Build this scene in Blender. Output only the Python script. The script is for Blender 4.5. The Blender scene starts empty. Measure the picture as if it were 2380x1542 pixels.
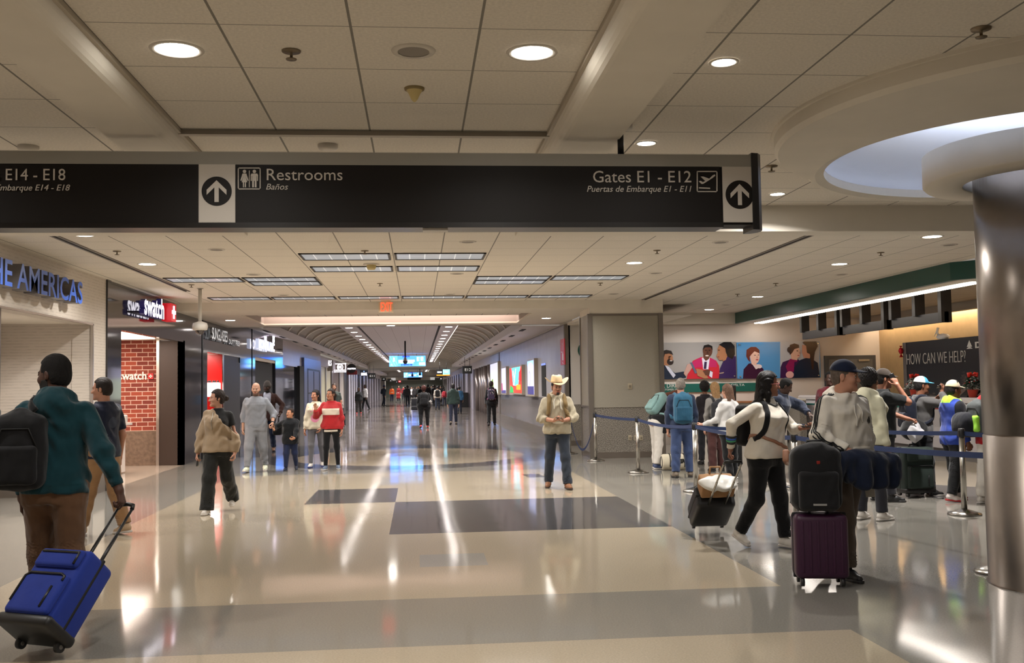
import bpy, math, random
import numpy as np
from mathutils import Vector, Matrix, Euler
from math import sin, cos, pi, radians, sqrt, atan2

# ------------------------------------------------------------------ camera, world, exposure
SC = bpy.context.scene
COL = SC.collection
CAMH = 1.58
FPX, PX0, PY0 = 2367.8, 1190.0, 771.0
def _cam_axes(yaw, pit, roll):
    cy, sy, cp, sp = cos(yaw), sin(yaw), cos(pit), sin(pit)
    f = Vector((sy*cp, cy*cp, sp)); r = Vector((cy, -sy, 0)); u = r.cross(f)
    cr, sr = cos(roll), sin(roll)
    return cr*r + sr*u, -sr*r + cr*u, f
CR, CU, CF = _cam_axes(radians(5.3198), radians(3.0541), radians(-0.8937))
cam = bpy.data.cameras.new('camera'); cam.sensor_width = 36; cam.lens = FPX/2380*36
cam.clip_start = .05; cam.clip_end = 400
camo = bpy.data.objects.new('camera', cam); COL.objects.link(camo)
mw = Matrix(((CR.x, CU.x, -CF.x, 0), (CR.y, CU.y, -CF.y, 0), (CR.z, CU.z, -CF.z, CAMH), (0, 0, 0, 1)))
camo.matrix_world = mw
SC.camera = camo
w = bpy.data.worlds.new('world'); SC.world = w; w.use_nodes = True
w.node_tree.nodes['Background'].inputs[0].default_value = (1.0, .88, .76, 1)
w.node_tree.nodes['Background'].inputs[1].default_value = .15
vs = SC.view_settings
vs.view_transform = 'Standard'; vs.look = 'None'; vs.gamma = 1; vs.use_curve_mapping = False
vs.exposure = 0.85
SC.cycles.max_bounces = 6; SC.cycles.diffuse_bounces = 3; SC.cycles.glossy_bounces = 3
SC.cycles.use_adaptive_sampling = True; SC.cycles.adaptive_threshold = .025
SC.cycles.transmission_bounces = 4; SC.cycles.transparent_max_bounces = 6
SC.cycles.sample_clamp_indirect = 6; SC.cycles.caustics_reflective = False; SC.cycles.caustics_refractive = False
LAMP = 34.0

def glow(parent, w_, h_, power, z=-.02, col=(1.0, .96, .915), spread=150, round_=False):
    'the light given off by a lamp, just under its lens'
    l = bpy.data.lights.new('lamp_light', 'AREA'); l.shape = 'DISK' if round_ else 'RECTANGLE'; l.size = w_
    if not round_: l.size_y = h_
    l.energy = power; l.color = col; l.spread = radians(spread)
    o = bpy.data.objects.new('lamp_light', l); COL.objects.link(o); o.parent = parent; o.location = (0, 0, z); return o
def ray(x, y):
    return CR*((x-PX0)/FPX) - CU*((y-PY0)/FPX) + CF
def fl(x, y, z=0.0):
    d = ray(x, y); t = (z-CAMH)/d.z
    return Vector((d.x*t, d.y*t, z))

# ------------------------------------------------------------------ materials
def lin(c):
    return tuple((v/255/12.92 if v/255 <= .04045 else ((v/255+.055)/1.055)**2.4) for v in c[:3])
MATS = {}
def M(name, col=(128, 128, 128), rough=.6, metal=0.0, spec=.5, emit=0.0, noise=None, bump=None, alpha=1.0, coat=0.0, sheen=0.0):
    if name in MATS: return MATS[name]
    m = bpy.data.materials.new(name); MATS[name] = m; m.use_nodes = True
    nt = m.node_tree; b = nt.nodes['Principled BSDF']
    c = lin(col) + (1,)
    b.inputs['Base Color'].default_value = c
    b.inputs['Roughness'].default_value = rough; b.inputs['Metallic'].default_value = metal
    b.inputs['Specular IOR Level'].default_value = spec
    b.inputs['Coat Weight'].default_value = coat; b.inputs['Coat Roughness'].default_value = .05
    b.inputs['Sheen Weight'].default_value = sheen
    if alpha < 1: b.inputs['Alpha'].default_value = alpha
    if emit: b.inputs['Emission Color'].default_value = c; b.inputs['Emission Strength'].default_value = emit
    if noise or bump:
        tc = nt.nodes.new('ShaderNodeTexCoord')
    if noise:
        n = nt.nodes.new('ShaderNodeTexNoise'); n.inputs['Scale'].default_value = noise[0]; n.inputs['Detail'].default_value = 4
        nt.links.new(tc.outputs['Object'], n.inputs['Vector'])
        r = nt.nodes.new('ShaderNodeMapRange'); r.inputs[1].default_value = .3; r.inputs[2].default_value = .7
        r.inputs[3].default_value = 1-noise[1]; r.inputs[4].default_value = 1+noise[1]
        nt.links.new(n.outputs['Fac'], r.inputs[0])
        x = nt.nodes.new('ShaderNodeVectorMath'); x.operation = 'SCALE'; x.inputs[0].default_value = c[:3]
        nt.links.new(r.outputs[0], x.inputs['Scale']); nt.links.new(x.outputs[0], b.inputs['Base Color'])
    if bump:
        n = nt.nodes.new('ShaderNodeTexNoise'); n.inputs['Scale'].default_value = bump[0]; n.inputs['Detail'].default_value = 3
        nt.links.new(tc.outputs['Object'], n.inputs['Vector'])
        bn = nt.nodes.new('ShaderNodeBump'); bn.inputs['Strength'].default_value = bump[1]; bn.inputs['Distance'].default_value = .01
        nt.links.new(n.outputs['Fac'], bn.inputs['Height']); nt.links.new(bn.outputs[0], b.inputs['Normal'])
    return m
class NG:
    'tiny node-graph helper: every method returns an output socket'
    def __init__(s, name):
        s.m = bpy.data.materials.new(name); MATS[name] = s.m; s.m.use_nodes = True
        s.t = s.m.node_tree; s.b = s.t.nodes['Principled BSDF']
        s.tc = s.t.nodes.new('ShaderNodeTexCoord').outputs['Object']
        sp = s.t.nodes.new('ShaderNodeSeparateXYZ'); s.t.links.new(s.tc, sp.inputs[0])
        s.x, s.y, s.z = sp.outputs
    def put(s, inp, v):
        if isinstance(v, bpy.types.NodeSocket): s.t.links.new(v, inp)
        else: inp.default_value = v
    def op(s, o, a, b=0.0, c=0.0):
        n = s.t.nodes.new('ShaderNodeMath'); n.operation = o
        s.put(n.inputs[0], a); s.put(n.inputs[1], b); s.put(n.inputs[2], c); return n.outputs[0]
    def gt(s, a, b): return s.op('GREATER_THAN', a, b)
    def lt(s, a, b): return s.op('LESS_THAN', a, b)
    def mul(s, a, b): return s.op('MULTIPLY', a, b)
    def add(s, a, b): return s.op('ADD', a, b)
    def rect(s, u0, u1, v0, v1, u=None, v=None):
        u = u or s.x; v = v or s.y
        return s.mul(s.mul(s.gt(u, u0), s.lt(u, u1)), s.mul(s.gt(v, v0), s.lt(v, v1)))
    def disc(s, cx, cy, rx, ry, u=None, v=None):
        u = u or s.x; v = v or s.y
        a = s.mul(s.add(u, -cx), 1/rx); b = s.mul(s.add(v, -cy), 1/ry)
        return s.lt(s.add(s.mul(a, a), s.mul(b, b)), 1.0)
    def mix(s, f, a, b):
        n = s.t.nodes.new('ShaderNodeMix'); n.data_type = 'RGBA'
        s.put(n.inputs[0], f)
        s.put(n.inputs[6], a if isinstance(a, bpy.types.NodeSocket) else lin(a)+(1,))
        s.put(n.inputs[7], b if isinstance(b, bpy.types.NodeSocket) else lin(b)+(1,))
        return n.outputs[2]
    def noise(s, scale, detail=2, vec=None, rough=.5):
        n = s.t.nodes.new('ShaderNodeTexNoise'); n.inputs['Scale'].default_value = scale; n.inputs['Detail'].default_value = detail
        n.inputs['Roughness'].default_value = rough
        s.t.links.new(vec or s.tc, n.inputs['Vector']); return n.outputs['Fac']
    def vec(s, sx, sy, sz):
        n = s.t.nodes.new('ShaderNodeVectorMath'); n.operation = 'MULTIPLY'; s.t.links.new(s.tc, n.inputs[0]); n.inputs[1].default_value = (sx, sy, sz); return n.outputs[0]
    def ramp(s, f, lo, hi, a=0.0, b=1.0):
        n = s.t.nodes.new('ShaderNodeMapRange'); s.put(n.inputs[0], f)
        n.inputs[1].default_value = lo; n.inputs[2].default_value = hi; n.inputs[3].default_value = a; n.inputs[4].default_value = b; return n.outputs[0]
    def lines(s, u, off, step, half):
        t = s.op('FRACT', s.mul(s.add(u, -off+step/2), 1/step))       # 0.5 on a line
        return s.lt(s.op('ABSOLUTE', s.add(t, -.5)), half/step)
    def bump(s, h, strength=.3, dist=.01):
        n = s.t.nodes.new('ShaderNodeBump'); n.inputs['Strength'].default_value = strength; n.inputs['Distance'].default_value = dist
        s.t.links.new(h, n.inputs['Height']); s.t.links.new(n.outputs[0], s.b.inputs['Normal'])
    def out(s, col, rough=.5, metal=0.0, spec=.5, emit=None):
        s.put(s.b.inputs['Base Color'], col if isinstance(col, bpy.types.NodeSocket) else lin(col)+(1,))
        s.put(s.b.inputs['Roughness'], rough); s.b.inputs['Metallic'].default_value = metal
        s.b.inputs['Specular IOR Level'].default_value = spec
        if emit: s.put(s.b.inputs['Emission Color'], col if isinstance(col, bpy.types.NodeSocket) else lin(col)+(1,)); s.b.inputs['Emission Strength'].default_value = emit
        return s.m

# ------------------------------------------------------------------ objects and mesh collecting
def tag(o, label=None, cat=None, group=None, kind=None):
    if label: o['label'] = label
    if cat: o['category'] = cat
    if group: o['group'] = group
    if kind: o['kind'] = kind
    return o
def empty(name, loc=(0, 0, 0), rz=0.0, label=None, cat=None, group=None):
    o = bpy.data.objects.new(name, None); COL.objects.link(o)
    o.location = loc; o.rotation_euler = (0, 0, rz); o.empty_display_size = .1
    return tag(o, label, cat, group)
class B:
    def __init__(s): s.v = []; s.f = []; s.m = []; s.sm = []
    def face(s, idx, m=0, sm=False): s.f.append(tuple(idx)); s.m.append(m); s.sm.append(sm)
    def poly(s, pts, m=0):
        n = len(s.v); s.v += [tuple(p) for p in pts]; s.face(range(n, n+len(pts)), m); return s
    def box(s, x0, x1, y0, y1, z0, z1, m=0, T=None):
        n = len(s.v)
        P = [(x0, y0, z0), (x1, y0, z0), (x1, y1, z0), (x0, y1, z0), (x0, y0, z1), (x1, y0, z1), (x1, y1, z1), (x0, y1, z1)]
        if T is not None: P = [tuple(T @ Vector(p)) for p in P]
        s.v += P
        for q in ((3, 2, 1, 0), (4, 5, 6, 7), (0, 1, 5, 4), (1, 2, 6, 5), (2, 3, 7, 6), (3, 0, 4, 7)): s.face([n+i for i in q], m)
        return s
    def rbox(s, x0, x1, y0, y1, z0, z1, r, m=0, T=None, seg=3):
        'box with all edges rounded (superellipsoid-like cube grid)'
        n = len(s.v); N = seg*2+2
        def ax(a0, a1):
            L = [a0+r-r*cos(pi/2*i/seg) for i in range(seg+1)]
            return L + [a1-(q-a0) for q in reversed(L)]
        X, Y, Z = ax(x0, x1), ax(y0, y1), ax(z0, z1)
        def put(p):
            q = Vector((min(max(p[0], x0+r), x1-r), min(max(p[1], y0+r), y1-r), min(max(p[2], z0+r), z1-r)))
            d = Vector(p)-q
            if d.length > 1e-9: p = q + d.normalized()*r
            p = Vector(p)
            return tuple(T @ p) if T is not None else tuple(p)
        for (A, Bv, fn, fl_) in ((X, Y, lambda a, b: (a, b, z0), 1), (X, Y, lambda a, b: (a, b, z1), 0), (X, Z, lambda a, b: (a, y0, b), 0),
                                 (X, Z, lambda a, b: (a, y1, b), 1), (Y, Z, lambda a, b: (x0, a, b), 1), (Y, Z, lambda a, b: (x1, a, b), 0)):
            n = len(s.v)
            for a in A:
                for b in Bv: s.v.append(put(fn(a, b)))
            K = len(Bv)
            for i in range(len(A)-1):
                for j in range(K-1):
                    q = [n+i*K+j, n+(i+1)*K+j, n+(i+1)*K+j+1, n+i*K+j+1]
                    s.face(q[::-1] if fl_ else q, m, True)
        return s
    def prism(s, pts, axis, lo, hi, m=0, mside=None):
        'pts: 2-D polygon (counter-clockwise), extruded along axis x/y/z'
        def mk(a, b, c): return {'x': (c, a, b), 'y': (a, c, b), 'z': (a, b, c)}[axis]
        n = len(s.v); k = len(pts)
        s.v += [mk(a, b, lo) for a, b in pts] + [mk(a, b, hi) for a, b in pts]
        fl_ = axis == 'y'
        lo_f = [n+i for i in range(k)]; hi_f = [n+k+i for i in range(k)]
        s.face(lo_f if fl_ else lo_f[::-1], m); s.face(hi_f[::-1] if fl_ else hi_f, m)
        for i in range(k):
            j = (i+1) % k; q = [n+i, n+j, n+k+j, n+k+i]
            s.face(q[::-1] if fl_ else q, m if mside is None else mside)
        return s
    def cyl(s, p0, p1, r0, r1=None, n=20, m=0, caps=True, sm=True):
        r1 = r0 if r1 is None else r1
        p0, p1 = Vector(p0), Vector(p1); d = (p1-p0).normalized()
        a = d.orthogonal().normalized(); b = d.cross(a); k = len(s.v)
        for p, r in ((p0, r0), (p1, r1)):
            for i in range(n):
                t = 2*pi*i/n; s.v.append(tuple(p + a*(r*cos(t)) + b*(r*sin(t))))
        for i in range(n): j = (i+1) % n; s.face((k+i, k+j, k+n+j, k+n+i), m, sm)
        if caps: s.face(range(k+n-1, k-1, -1), m); s.face(range(k+n, k+2*n), m)
        return s
    def lathe(s, prof, c=(0, 0, 0), n=32, m=0, ms=None, sm=True, T=None):
        'prof: (r, z) pairs from bottom to top; closed at the ends where r = 0'
        k = len(s.v); cx, cy, cz = c
        for r, z in prof:
            for i in range(n):
                t = 2*pi*i/n; p = Vector((cx+r*cos(t), cy+r*sin(t), cz+z)); s.v.append(tuple(T @ p) if T is not None else tuple(p))
        for a in range(len(prof)-1):
            for i in range(n):
                j = (i+1) % n; s.face((k+a*n+i, k+a*n+j, k+(a+1)*n+j, k+(a+1)*n+i), ms[a] if ms else m, sm)
        return s
    def tube(s, pts, r, n=8, m=0, closed=False):
        pts = [Vector(p) for p in pts]; k = len(s.v); N = len(pts); up = None
        rr = r if isinstance(r, (list, tuple)) else [r]*N
        for i, p in enumerate(pts):
            d = (pts[(i+1) % N] - pts[i-1]) if closed else (pts[min(i+1, N-1)] - pts[max(i-1, 0)])
            d.normalize()
            if up is None: up = d.orthogonal().normalized()
            a = (up - d*up.dot(d)).normalized(); up = a; b = d.cross(a)
            for q in range(n):
                t = 2*pi*q/n; s.v.append(tuple(p + a*(rr[i]*cos(t)) + b*(rr[i]*sin(t))))
        for i in range(N if closed else N-1):
            for q in range(n):
                j = (q+1) % n; i2 = (i+1) % N
                s.face((k+i*n+q, k+i*n+j, k+i2*n+j, k+i2*n+q), m, True)
        if not closed: s.face(range(k+n-1, k-1, -1), m); s.face(range(k+(N-1)*n, k+N*n), m)
        return s
    def strip(s, pts, side, half, th=.003, m=0):
        'flat band along pts; side = list of side directions, th = thickness along cross'
        pts = [Vector(p) for p in pts]; k = len(s.v); N = len(pts)
        for i, p in enumerate(pts):
            d = (pts[min(i+1, N-1)] - pts[max(i-1, 0)]).normalized(); sd = Vector(side[i] if isinstance(side, list) else side)
            nn = d.cross(sd).normalized(); h = half[i] if isinstance(half, (list, tuple)) else half
            for a, b in ((-1, 0), (1, 0), (1, 1), (-1, 1)): s.v.append(tuple(p + sd*(h*a) + nn*(th*b)))
        for i in range(N-1):
            for q in range(4):
                j = (q+1) % 4; s.face((k+i*4+q, k+i*4+j, k+i*4+4+j, k+i*4+4+q), m)
        s.face((k+3, k+2, k+1, k), m); e = k+(N-1)*4; s.face((e, e+1, e+2, e+3), m)
        return s
    def mesh(s, name, mats):
        me = bpy.data.meshes.new(name); me.from_pydata(s.v, [], s.f)
        for m in (mats if isinstance(mats, (list, tuple)) else [mats]): me.materials.append(m)
        me.polygons.foreach_set('material_index', s.m); me.polygons.foreach_set('use_smooth', s.sm)
        me.update(); return me
    def build(s, name, mats, parent=None, loc=None, rz=0.0, **kw):
        o = bpy.data.objects.new(name, s.mesh(name, mats)); COL.objects.link(o)
        if parent: o.parent = parent
        if loc is not None: o.location = loc
        if rz: o.rotation_euler = (0, 0, rz)
        return tag(o, **kw)
def struct(name, b, mats): return b.build(name, mats, kind='structure')
def bevel(o, w=.004, seg=2):
    md = o.modifiers.new('bevel', 'BEVEL'); md.width = w; md.segments = seg; md.limit_method = 'ANGLE'; return o

def text_mesh(txt, size, depth=.004, shear=0.0, bold=0.0, space=1.0, align='LEFT', width=None):
    'returns (verts, faces) of filled lettering in the x-y plane, depth along +z'
    cu = bpy.data.curves.new('t', 'FONT'); cu.body = txt; cu.size = size; cu.shear = shear
    cu.extrude = depth/2; cu.offset = bold; cu.space_character = space; cu.align_x = align; cu.resolution_u = 3
    ob = bpy.data.objects.new('t', cu); COL.objects.link(ob)
    dg = bpy.context.evaluated_depsgraph_get(); me = bpy.data.meshes.new_from_object(ob.evaluated_get(dg))
    V = [tuple(v.co) for v in me.vertices]; F = [tuple(p.vertices) for p in me.polygons]
    bpy.data.objects.remove(ob); bpy.data.curves.remove(cu); bpy.data.meshes.remove(me)
    if width and V:
        xs = [v[0] for v in V]; w0 = max(xs)-min(xs); k = width/w0
        ref = 0 if align == 'LEFT' else (max(xs) if align == 'RIGHT' else (max(xs)+min(xs))/2)
        V = [((v[0]-ref)*k+ref, v[1], v[2]) for v in V]
    return V, F
def frame(org, xd, yd):
    'matrix whose x / y axes run along xd / yd (text baseline and up), z = normal'
    x = Vector(xd).normalized(); y = Vector(yd).normalized(); z = x.cross(y); o = Vector(org)
    return Matrix(((x.x, y.x, z.x, o.x), (x.y, y.y, z.y, o.y), (x.z, y.z, z.z, o.z), (0, 0, 0, 1)))
def letters(name, txt, size, T, mat, parent=None, **kw):
    b = B(); V, F = text_mesh(txt, size, **kw)
    b.v = [tuple(T @ Vector(v)) for v in V]; b.f = F; b.m = [0]*len(F); b.sm = [False]*len(F)
    return b.build(name, mat, parent)
FACE_CAM = ((1, 0, 0), (0, 0, 1))          # text on a wall that faces the camera (-y)
FACE_R = ((0, 1, 0), (0, 0, 1))            # text on a left-hand wall that faces +x
FACE_L = ((0, -1, 0), (0, 0, 1))           # text on a right-hand wall that faces -x
# ------------------------------------------------------------------ surface materials of the setting
HC = 3.40                      # concourse ceiling height
g = NG('terrazzo_floor')
beige, grey, dark, lgrey = (178, 165, 144), (138, 134, 126), (84, 82, 83), (164, 161, 154)
c = g.mix(g.gt(g.y, 27.0), grey, (112, 104, 99))
c = g.mix(g.lines(g.y, 31.0, 6.0, .9), c, (98, 91, 88)) if False else c
c = g.mix(g.disc(-.2, 24.0, 3.35, 4.15), c, dark)
c = g.mix(g.mul(g.disc(-.2, 24.0, 6.2, 5.4), g.mul(g.lt(g.x, -2.6), g.gt(g.y, 24.4))), c, dark)
c = g.mix(g.disc(-.2, 23.7, 2.62, 2.85), c, (190, 174, 150))
c = g.mix(g.disc(9.5, 15.5, 3.6, 3.6), c, dark)
c = g.mix(g.disc(9.9, 16.3, 2.7, 2.7), c, beige)
c = g.mix(g.rect(-3.42, 2.78, 7.75, 19.2), c, beige)
c = g.mix(g.rect(-40, 2.72, -20, 6.34), c, beige)
c = g.mix(g.rect(-.325, 2.78, 11.15, 14.27), c, dark)
c = g.mix(g.rect(-1.57, -.325, 14.27, 16.25), c, dark)
c = g.mix(g.rect(0, .605, 9.09, 9.75), c, lgrey)
c = g.mix(g.rect(-.645, -.325, 16.8, 18.25), c, lgrey)
sk = g.add(g.x, g.mul(g.add(g.y, -18.2), .085))
c = g.mix(g.rect(1.82, 2.13, 15.4, 18.2, u=sk), c, lgrey)
c = g.mix(g.rect(1.82, 2.13, 17.55, 18.2, u=sk), c, dark)
c = g.mix(g.rect(-9, -5.0, 17.7, 22.5), c, (196, 182, 166))
sp = g.noise(75, 3, rough=.7)
ch = g.ramp(sp, .35, .68, .86, 1.10)
n = g.t.nodes.new('ShaderNodeVectorMath'); n.operation = 'SCALE'; g.t.links.new(c, n.inputs[0]); g.t.links.new(ch, n.inputs['Scale'])
big = g.noise(.35, 2)
rg = g.ramp(big, .3, .7, .06, .11)
g.bump(g.noise(1.0, 2, g.vec(1.0, .55, 1)), .085, .05)
FLOORM = g.out(n.outputs[0], rg, spec=.62)

def ceil_mat(name, col, lx, wx, ly, wy):
    g = NG(name)
    m1 = g.lines(g.x, lx[0], lx[1], wx); m2 = g.lines(g.y, ly[0], ly[1], wy)
    t = g.noise(60, 3); col2 = g.mix(g.ramp(t, .3, .7), tuple(v*.95 for v in col), tuple(min(255, v*1.02) for v in col))
    c = g.mix(m2, col2, tuple(v*.66 for v in col)); c = g.mix(m1, c, tuple(v*.6 for v in col))
    return g.out(c, .85, spec=.2)
CEIL = ceil_mat('ceiling_tiles', (230, 222, 210), (-.318, .6525), .007, (5.09, .69), .0045)
CEILC = ceil_mat('corridor_ceiling_tiles', (206, 200, 202), (-.3, .61), .004, (5.09, .61), .004)
CEILD = ceil_mat('counter_ceiling_tiles', (190, 176, 156), (-.318, 1.3), .008, (5.09, 1.3), .006)
WHITE = M('white_paint', (226, 218, 205), .7, noise=(3, .03))
PINK = M('recess_paint', (172, 160, 152), .7)
SHOPW = NG('ribbed_shop_wall'); g = SHOPW
SHOPW = g.out(g.mix(g.mul(g.lines(g.z, 0, .045, .008), g.ramp(g.noise(9, 3, g.vec(1, 1, 6)), .4, .55)), (205, 195, 183), (190, 180, 168)), .45)
SHUT = NG('shutter'); g = SHUT
SHUT = g.out(g.mix(g.lines(g.z, 0, .05, .007), (196, 180, 170), (160, 146, 138)), .5)
g = NG('black_granite')
j = g.lines(g.y, 16.95, 2.42, .004)
GRAN = g.out(g.mix(j, g.mix(g.ramp(g.noise(120, 2), .45, .75), (26, 26, 31), (44, 43, 50)), (8, 8, 8)), .07, spec=.9)
g = NG('speckled_granite')
vn = g.noise(80, 2, rough=.75)
SPECK = g.out(g.mix(g.ramp(vn, .44, .58), (62, 58, 54), (176, 168, 156)), .35)
g = NG('grey_wall_panel')
GWALL = g.out(g.mix(g.lines(g.y, 26.4, 12.6, .012), g.mix(g.ramp(g.noise(2, 3), .3, .7), (168, 164, 166), (180, 176, 178)), (120, 116, 116)), .34, spec=.55)
g = NG('polished_wainscot')
WAINS = g.out(g.mix(g.ramp(g.noise(40, 3), .35, .7), (104, 99, 97), (140, 134, 131)), .13, spec=.8)
PILLP = M('pillar_laminate', (156, 150, 137), .5, noise=(30, .03))
METAL = M('brushed_metal', (150, 146, 142), .32, 1.0, bump=(90, .05))
TRIM = M('trim_metal', (128, 120, 112), .4, .6)
BASEM = M('base_metal', (120, 111, 102), .38, .5)
BLACK = M('black_satin', (20, 20, 21), .42)
MATTE = M('black_matte', (14, 14, 15), .8)
CHROME = M('chrome', (205, 203, 200), .22, 1.0)
LENS = M('lamp_lens', (255, 250, 240), .4, emit=LAMP)
LENSC = M('corridor_lamp_lens', (255, 246, 240), .4, emit=LAMP*.5)
RING = M('lamp_trim', (208, 200, 188), .45)
DIMG = M('speaker_grille', (146, 138, 130), .7)
CABLE = M('dark_wire', (58, 52, 46), .6)

# ------------------------------------------------------------------ floor and ceilings
b = B(); b.box(-12, 18, -8, 175, -.12, 0); struct('floor', b, FLOORM)
CCX, CCY = 4.90, 7.45          # column, cove and capital share this centre
b = B(); z = HC
def rect(x0, x1, y0, y1, m=0): b.box(x0, x1, y0, y1, z, z+.08, m)
rect(-5.3, 3.1, -8, 26); rect(6.7, 14.5, -8, 14.0); rect(3.1, 6.7, -8, 5.65); rect(3.1, 6.7, 9.25, 26.2); rect(6.7, 8.4, 14.0, 26.2)
N = 64
for i in range(N):
    q = []
    for t in (2*pi*i/N, 2*pi*(i+1)/N):
        dx, dy = cos(t), sin(t); k = 1.8/max(abs(dx), abs(dy)); q.append(((CCX+1.74*dx, CCY+1.74*dy, z), (CCX+k*dx, CCY+k*dy, z)))
    b.poly([q[0][0], q[1][0], q[1][1], q[0][1]])
    b.poly([(x, y, z+.08) for x, y, _ in (q[0][0], q[0][1], q[1][1], q[1][0])])
struct('ceiling', b, CEIL)
# beams and the transverse downstand
b = B()
def beam(x0, x1, y0, y1, zb, r=.05):
    pts = [(x0, HC), (x0, zb+r*.3), (x0+r*.3, zb), (x1-r*.3, zb), (x1, zb+r*.3), (x1, HC)]
    b.prism(pts, 'y', y0, y1)
def cove_beam(x0, x1, y0, y1, zb, side):
    'beam whose inner edge is a quarter round'
    a = [(r_[0], r_[1]) for r_ in [(x1-.09+.09*sin(t), HC-.0-(HC-zb)*1.0*cos(t)) for t in [pi/2*i/6 for i in range(7)]]]
    pts = [(x0, HC), (x0, zb)] + a if side > 0 else [(x0+x1-p[0], p[1]) for p in reversed([(x0, HC), (x0, zb)] + a)]
    b.prism(pts, 'y', y0, y1)
cove_beam(-2.06, -1.64, -8, 10.2, 3.29, 1); cove_beam(.96, 1.42, -8, 10.2, 3.29, -1)
struct('trim_1', b, WHITE)
b = B()
b.box(-5.0, -1.7, 10.14, 10.45, 3.14, HC); b.box(1.02, 14.5, 10.14, 10.45, 3.13, HC)
struct('trim_2', b, WHITE)
b = B(); b.box(-1.64, .96, 7.18, 7.24, HC-.035, HC-.001); b.box(-1.66, -1.62, -8, 10.2, HC-.03, HC-.001); b.box(.94, .98, -8, 10.2, HC-.03, HC-.001)
struct('trim_3', b, M('ceiling_trim', (176, 165, 148), .5))
# slot diffusers
for i, (sx, y1) in enumerate(((-4.17, 19.0), (4.88, 22.2))):
    b = B(); b.box(sx-.05, sx-.02, 10.5, y1, HC-.012, HC-.001, 1); b.box(sx+.02, sx+.05, 10.5, y1, HC-.012, HC-.001, 1); b.box(sx-.02, sx+.02, 10.5, y1, HC-.004, HC-.0008, 0)
    o = b.build('slot_diffuser', [MATTE, TRIM]); tag(o, ['long thin dark slot air diffuser in the ceiling beside the left shop fronts', 'long thin dark slot air diffuser in the ceiling towards the airline counter'][i], 'air diffuser')
# bulkhead at the corridor mouth with its luminous recess
b = B(); zs = 3.23
b.box(-5.3, 5.3, 21.6, 21.66, zs, HC)
for x0, x1, y0, y1 in ((-5.3, -3.9, 21.66, 27.5), (2.6, 3.9, 21.66, 27.5), (-3.9, 2.6, 21.66, 23.0), (-3.9, 2.6, 26.55, 27.5)): b.box(x0, x1, y0, y1, zs, zs+.04)
b.box(3.9, 6.3, 22.9, 26.4, 3.14, 3.2); b.box(3.9, 5.3, 21.66, 22.9, zs, zs+.04)
b.box(3.69, 5.3, 21.605, 22.9, 3.1, zs)
b.box(-5.3, 4.2, 27.4, 27.5, zs, 4.2)
struct('ceiling_bulkhead', b, WHITE)
b = B()
b.box(-3.96, 2.66, 26.55, 26.61, zs+.04, zs+.5, 0); b.box(-3.96, 2.66, 22.94, 23.0, zs+.04, zs+.5, 0); b.box(-3.96, -3.9, 23, 26.55, zs+.04, zs+.5, 0); b.box(2.6, 2.66, 23, 26.55, zs+.04, zs+.5, 0)
b.box(-3.96, 2.66, 22.94, 26.61, zs+.5, zs+.54, 1)
struct('trim_4', b, [PINK, M('recess_light', (255, 236, 226), .5, emit=2.3)])
# column cove: dropped soffit (big disc joined with the cove rim), dome, capital ring
def soffit_r(t):
    'outer radius about the cove centre: union of two circles'
    r = 1.80
    ox, oy, R0 = 4.65-CCX, 6.62-CCY, 2.10
    bq = ox*cos(t)+oy*sin(t); cq = ox*ox+oy*oy-R0*R0; dsc = bq*bq-cq
    return max(r, bq+sqrt(dsc) if dsc > 0 else 0)
b = B(); N = 128; zl, zb = HC, 3.27
A = [2*pi*i/N for i in range(N)]
rings = [[(CCX+1.66*cos(t), CCY+1.66*sin(t), 3.36) for t in A], [(CCX+1.66*cos(t), CCY+1.66*sin(t), zb+.02) for t in A],
         [(CCX+(1.66+.07)*cos(t), CCY+1.73*sin(t), zb) for t in A], [(CCX+(soffit_r(t)-.03)*cos(t), CCY+(soffit_r(t)-.03)*sin(t), zb) for t in A],
         [(CCX+soffit_r(t)*cos(t), CCY+soffit_r(t)*sin(t), zb+.03) for t in A], [(CCX+soffit_r(t)*cos(t), CCY+soffit_r(t)*sin(t), zl-.02) for t in A],
         [(CCX+(soffit_r(t)+.025)*cos(t), CCY+(soffit_r(t)+.025)*sin(t), zl-.02) for t in A], [(CCX+(soffit_r(t)+.025)*cos(t), CCY+(soffit_r(t)+.025)*sin(t), zl) for t in A]]
for R_ in rings: b.v += R_
for k in range(len(rings)-1):
    for i in range(N): j = (i+1) % N; b.face((k*N+i, (k+1)*N+i, (k+1)*N+j, k*N+j), 0)
struct('ceiling_soffit', b, WHITE)
b = B(); prof = [(1.66, 3.36), (1.70, 3.44)] + [(1.70*cos(a), 3.46+.42*sin(a)) for a in [pi/2*i/10 for i in range(1, 11)]]
b.lathe([(max(r, .001), z) for r, z in prof], (CCX, CCY, 0), 64); struct('ceiling_dome', b, M('dome_paint', (226, 228, 234), .6))
b = B(); b.lathe([(.60, 3.30), (.60, 3.12), (.61, 3.11), (.88, 3.11), (.90, 3.13), (.90, 3.36), (.86, 3.36), (.86, 3.30), (.60, 3.30)], (CCX, CCY, 0), 64)
struct('trim_5', b, WHITE)
b = B(); b.lathe([(.66, 3.31), (.84, 3.31), (.84, 3.33), (.66, 3.33), (.66, 3.31)], (CCX, CCY, 0), 48)
o = b.build('cove_lamp', M('cove_glow', (226, 236, 255), .4, emit=5.0)); tag(o, 'bluish white ring lamp glowing in the round ceiling cove above the steel column', 'cove light')
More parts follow.
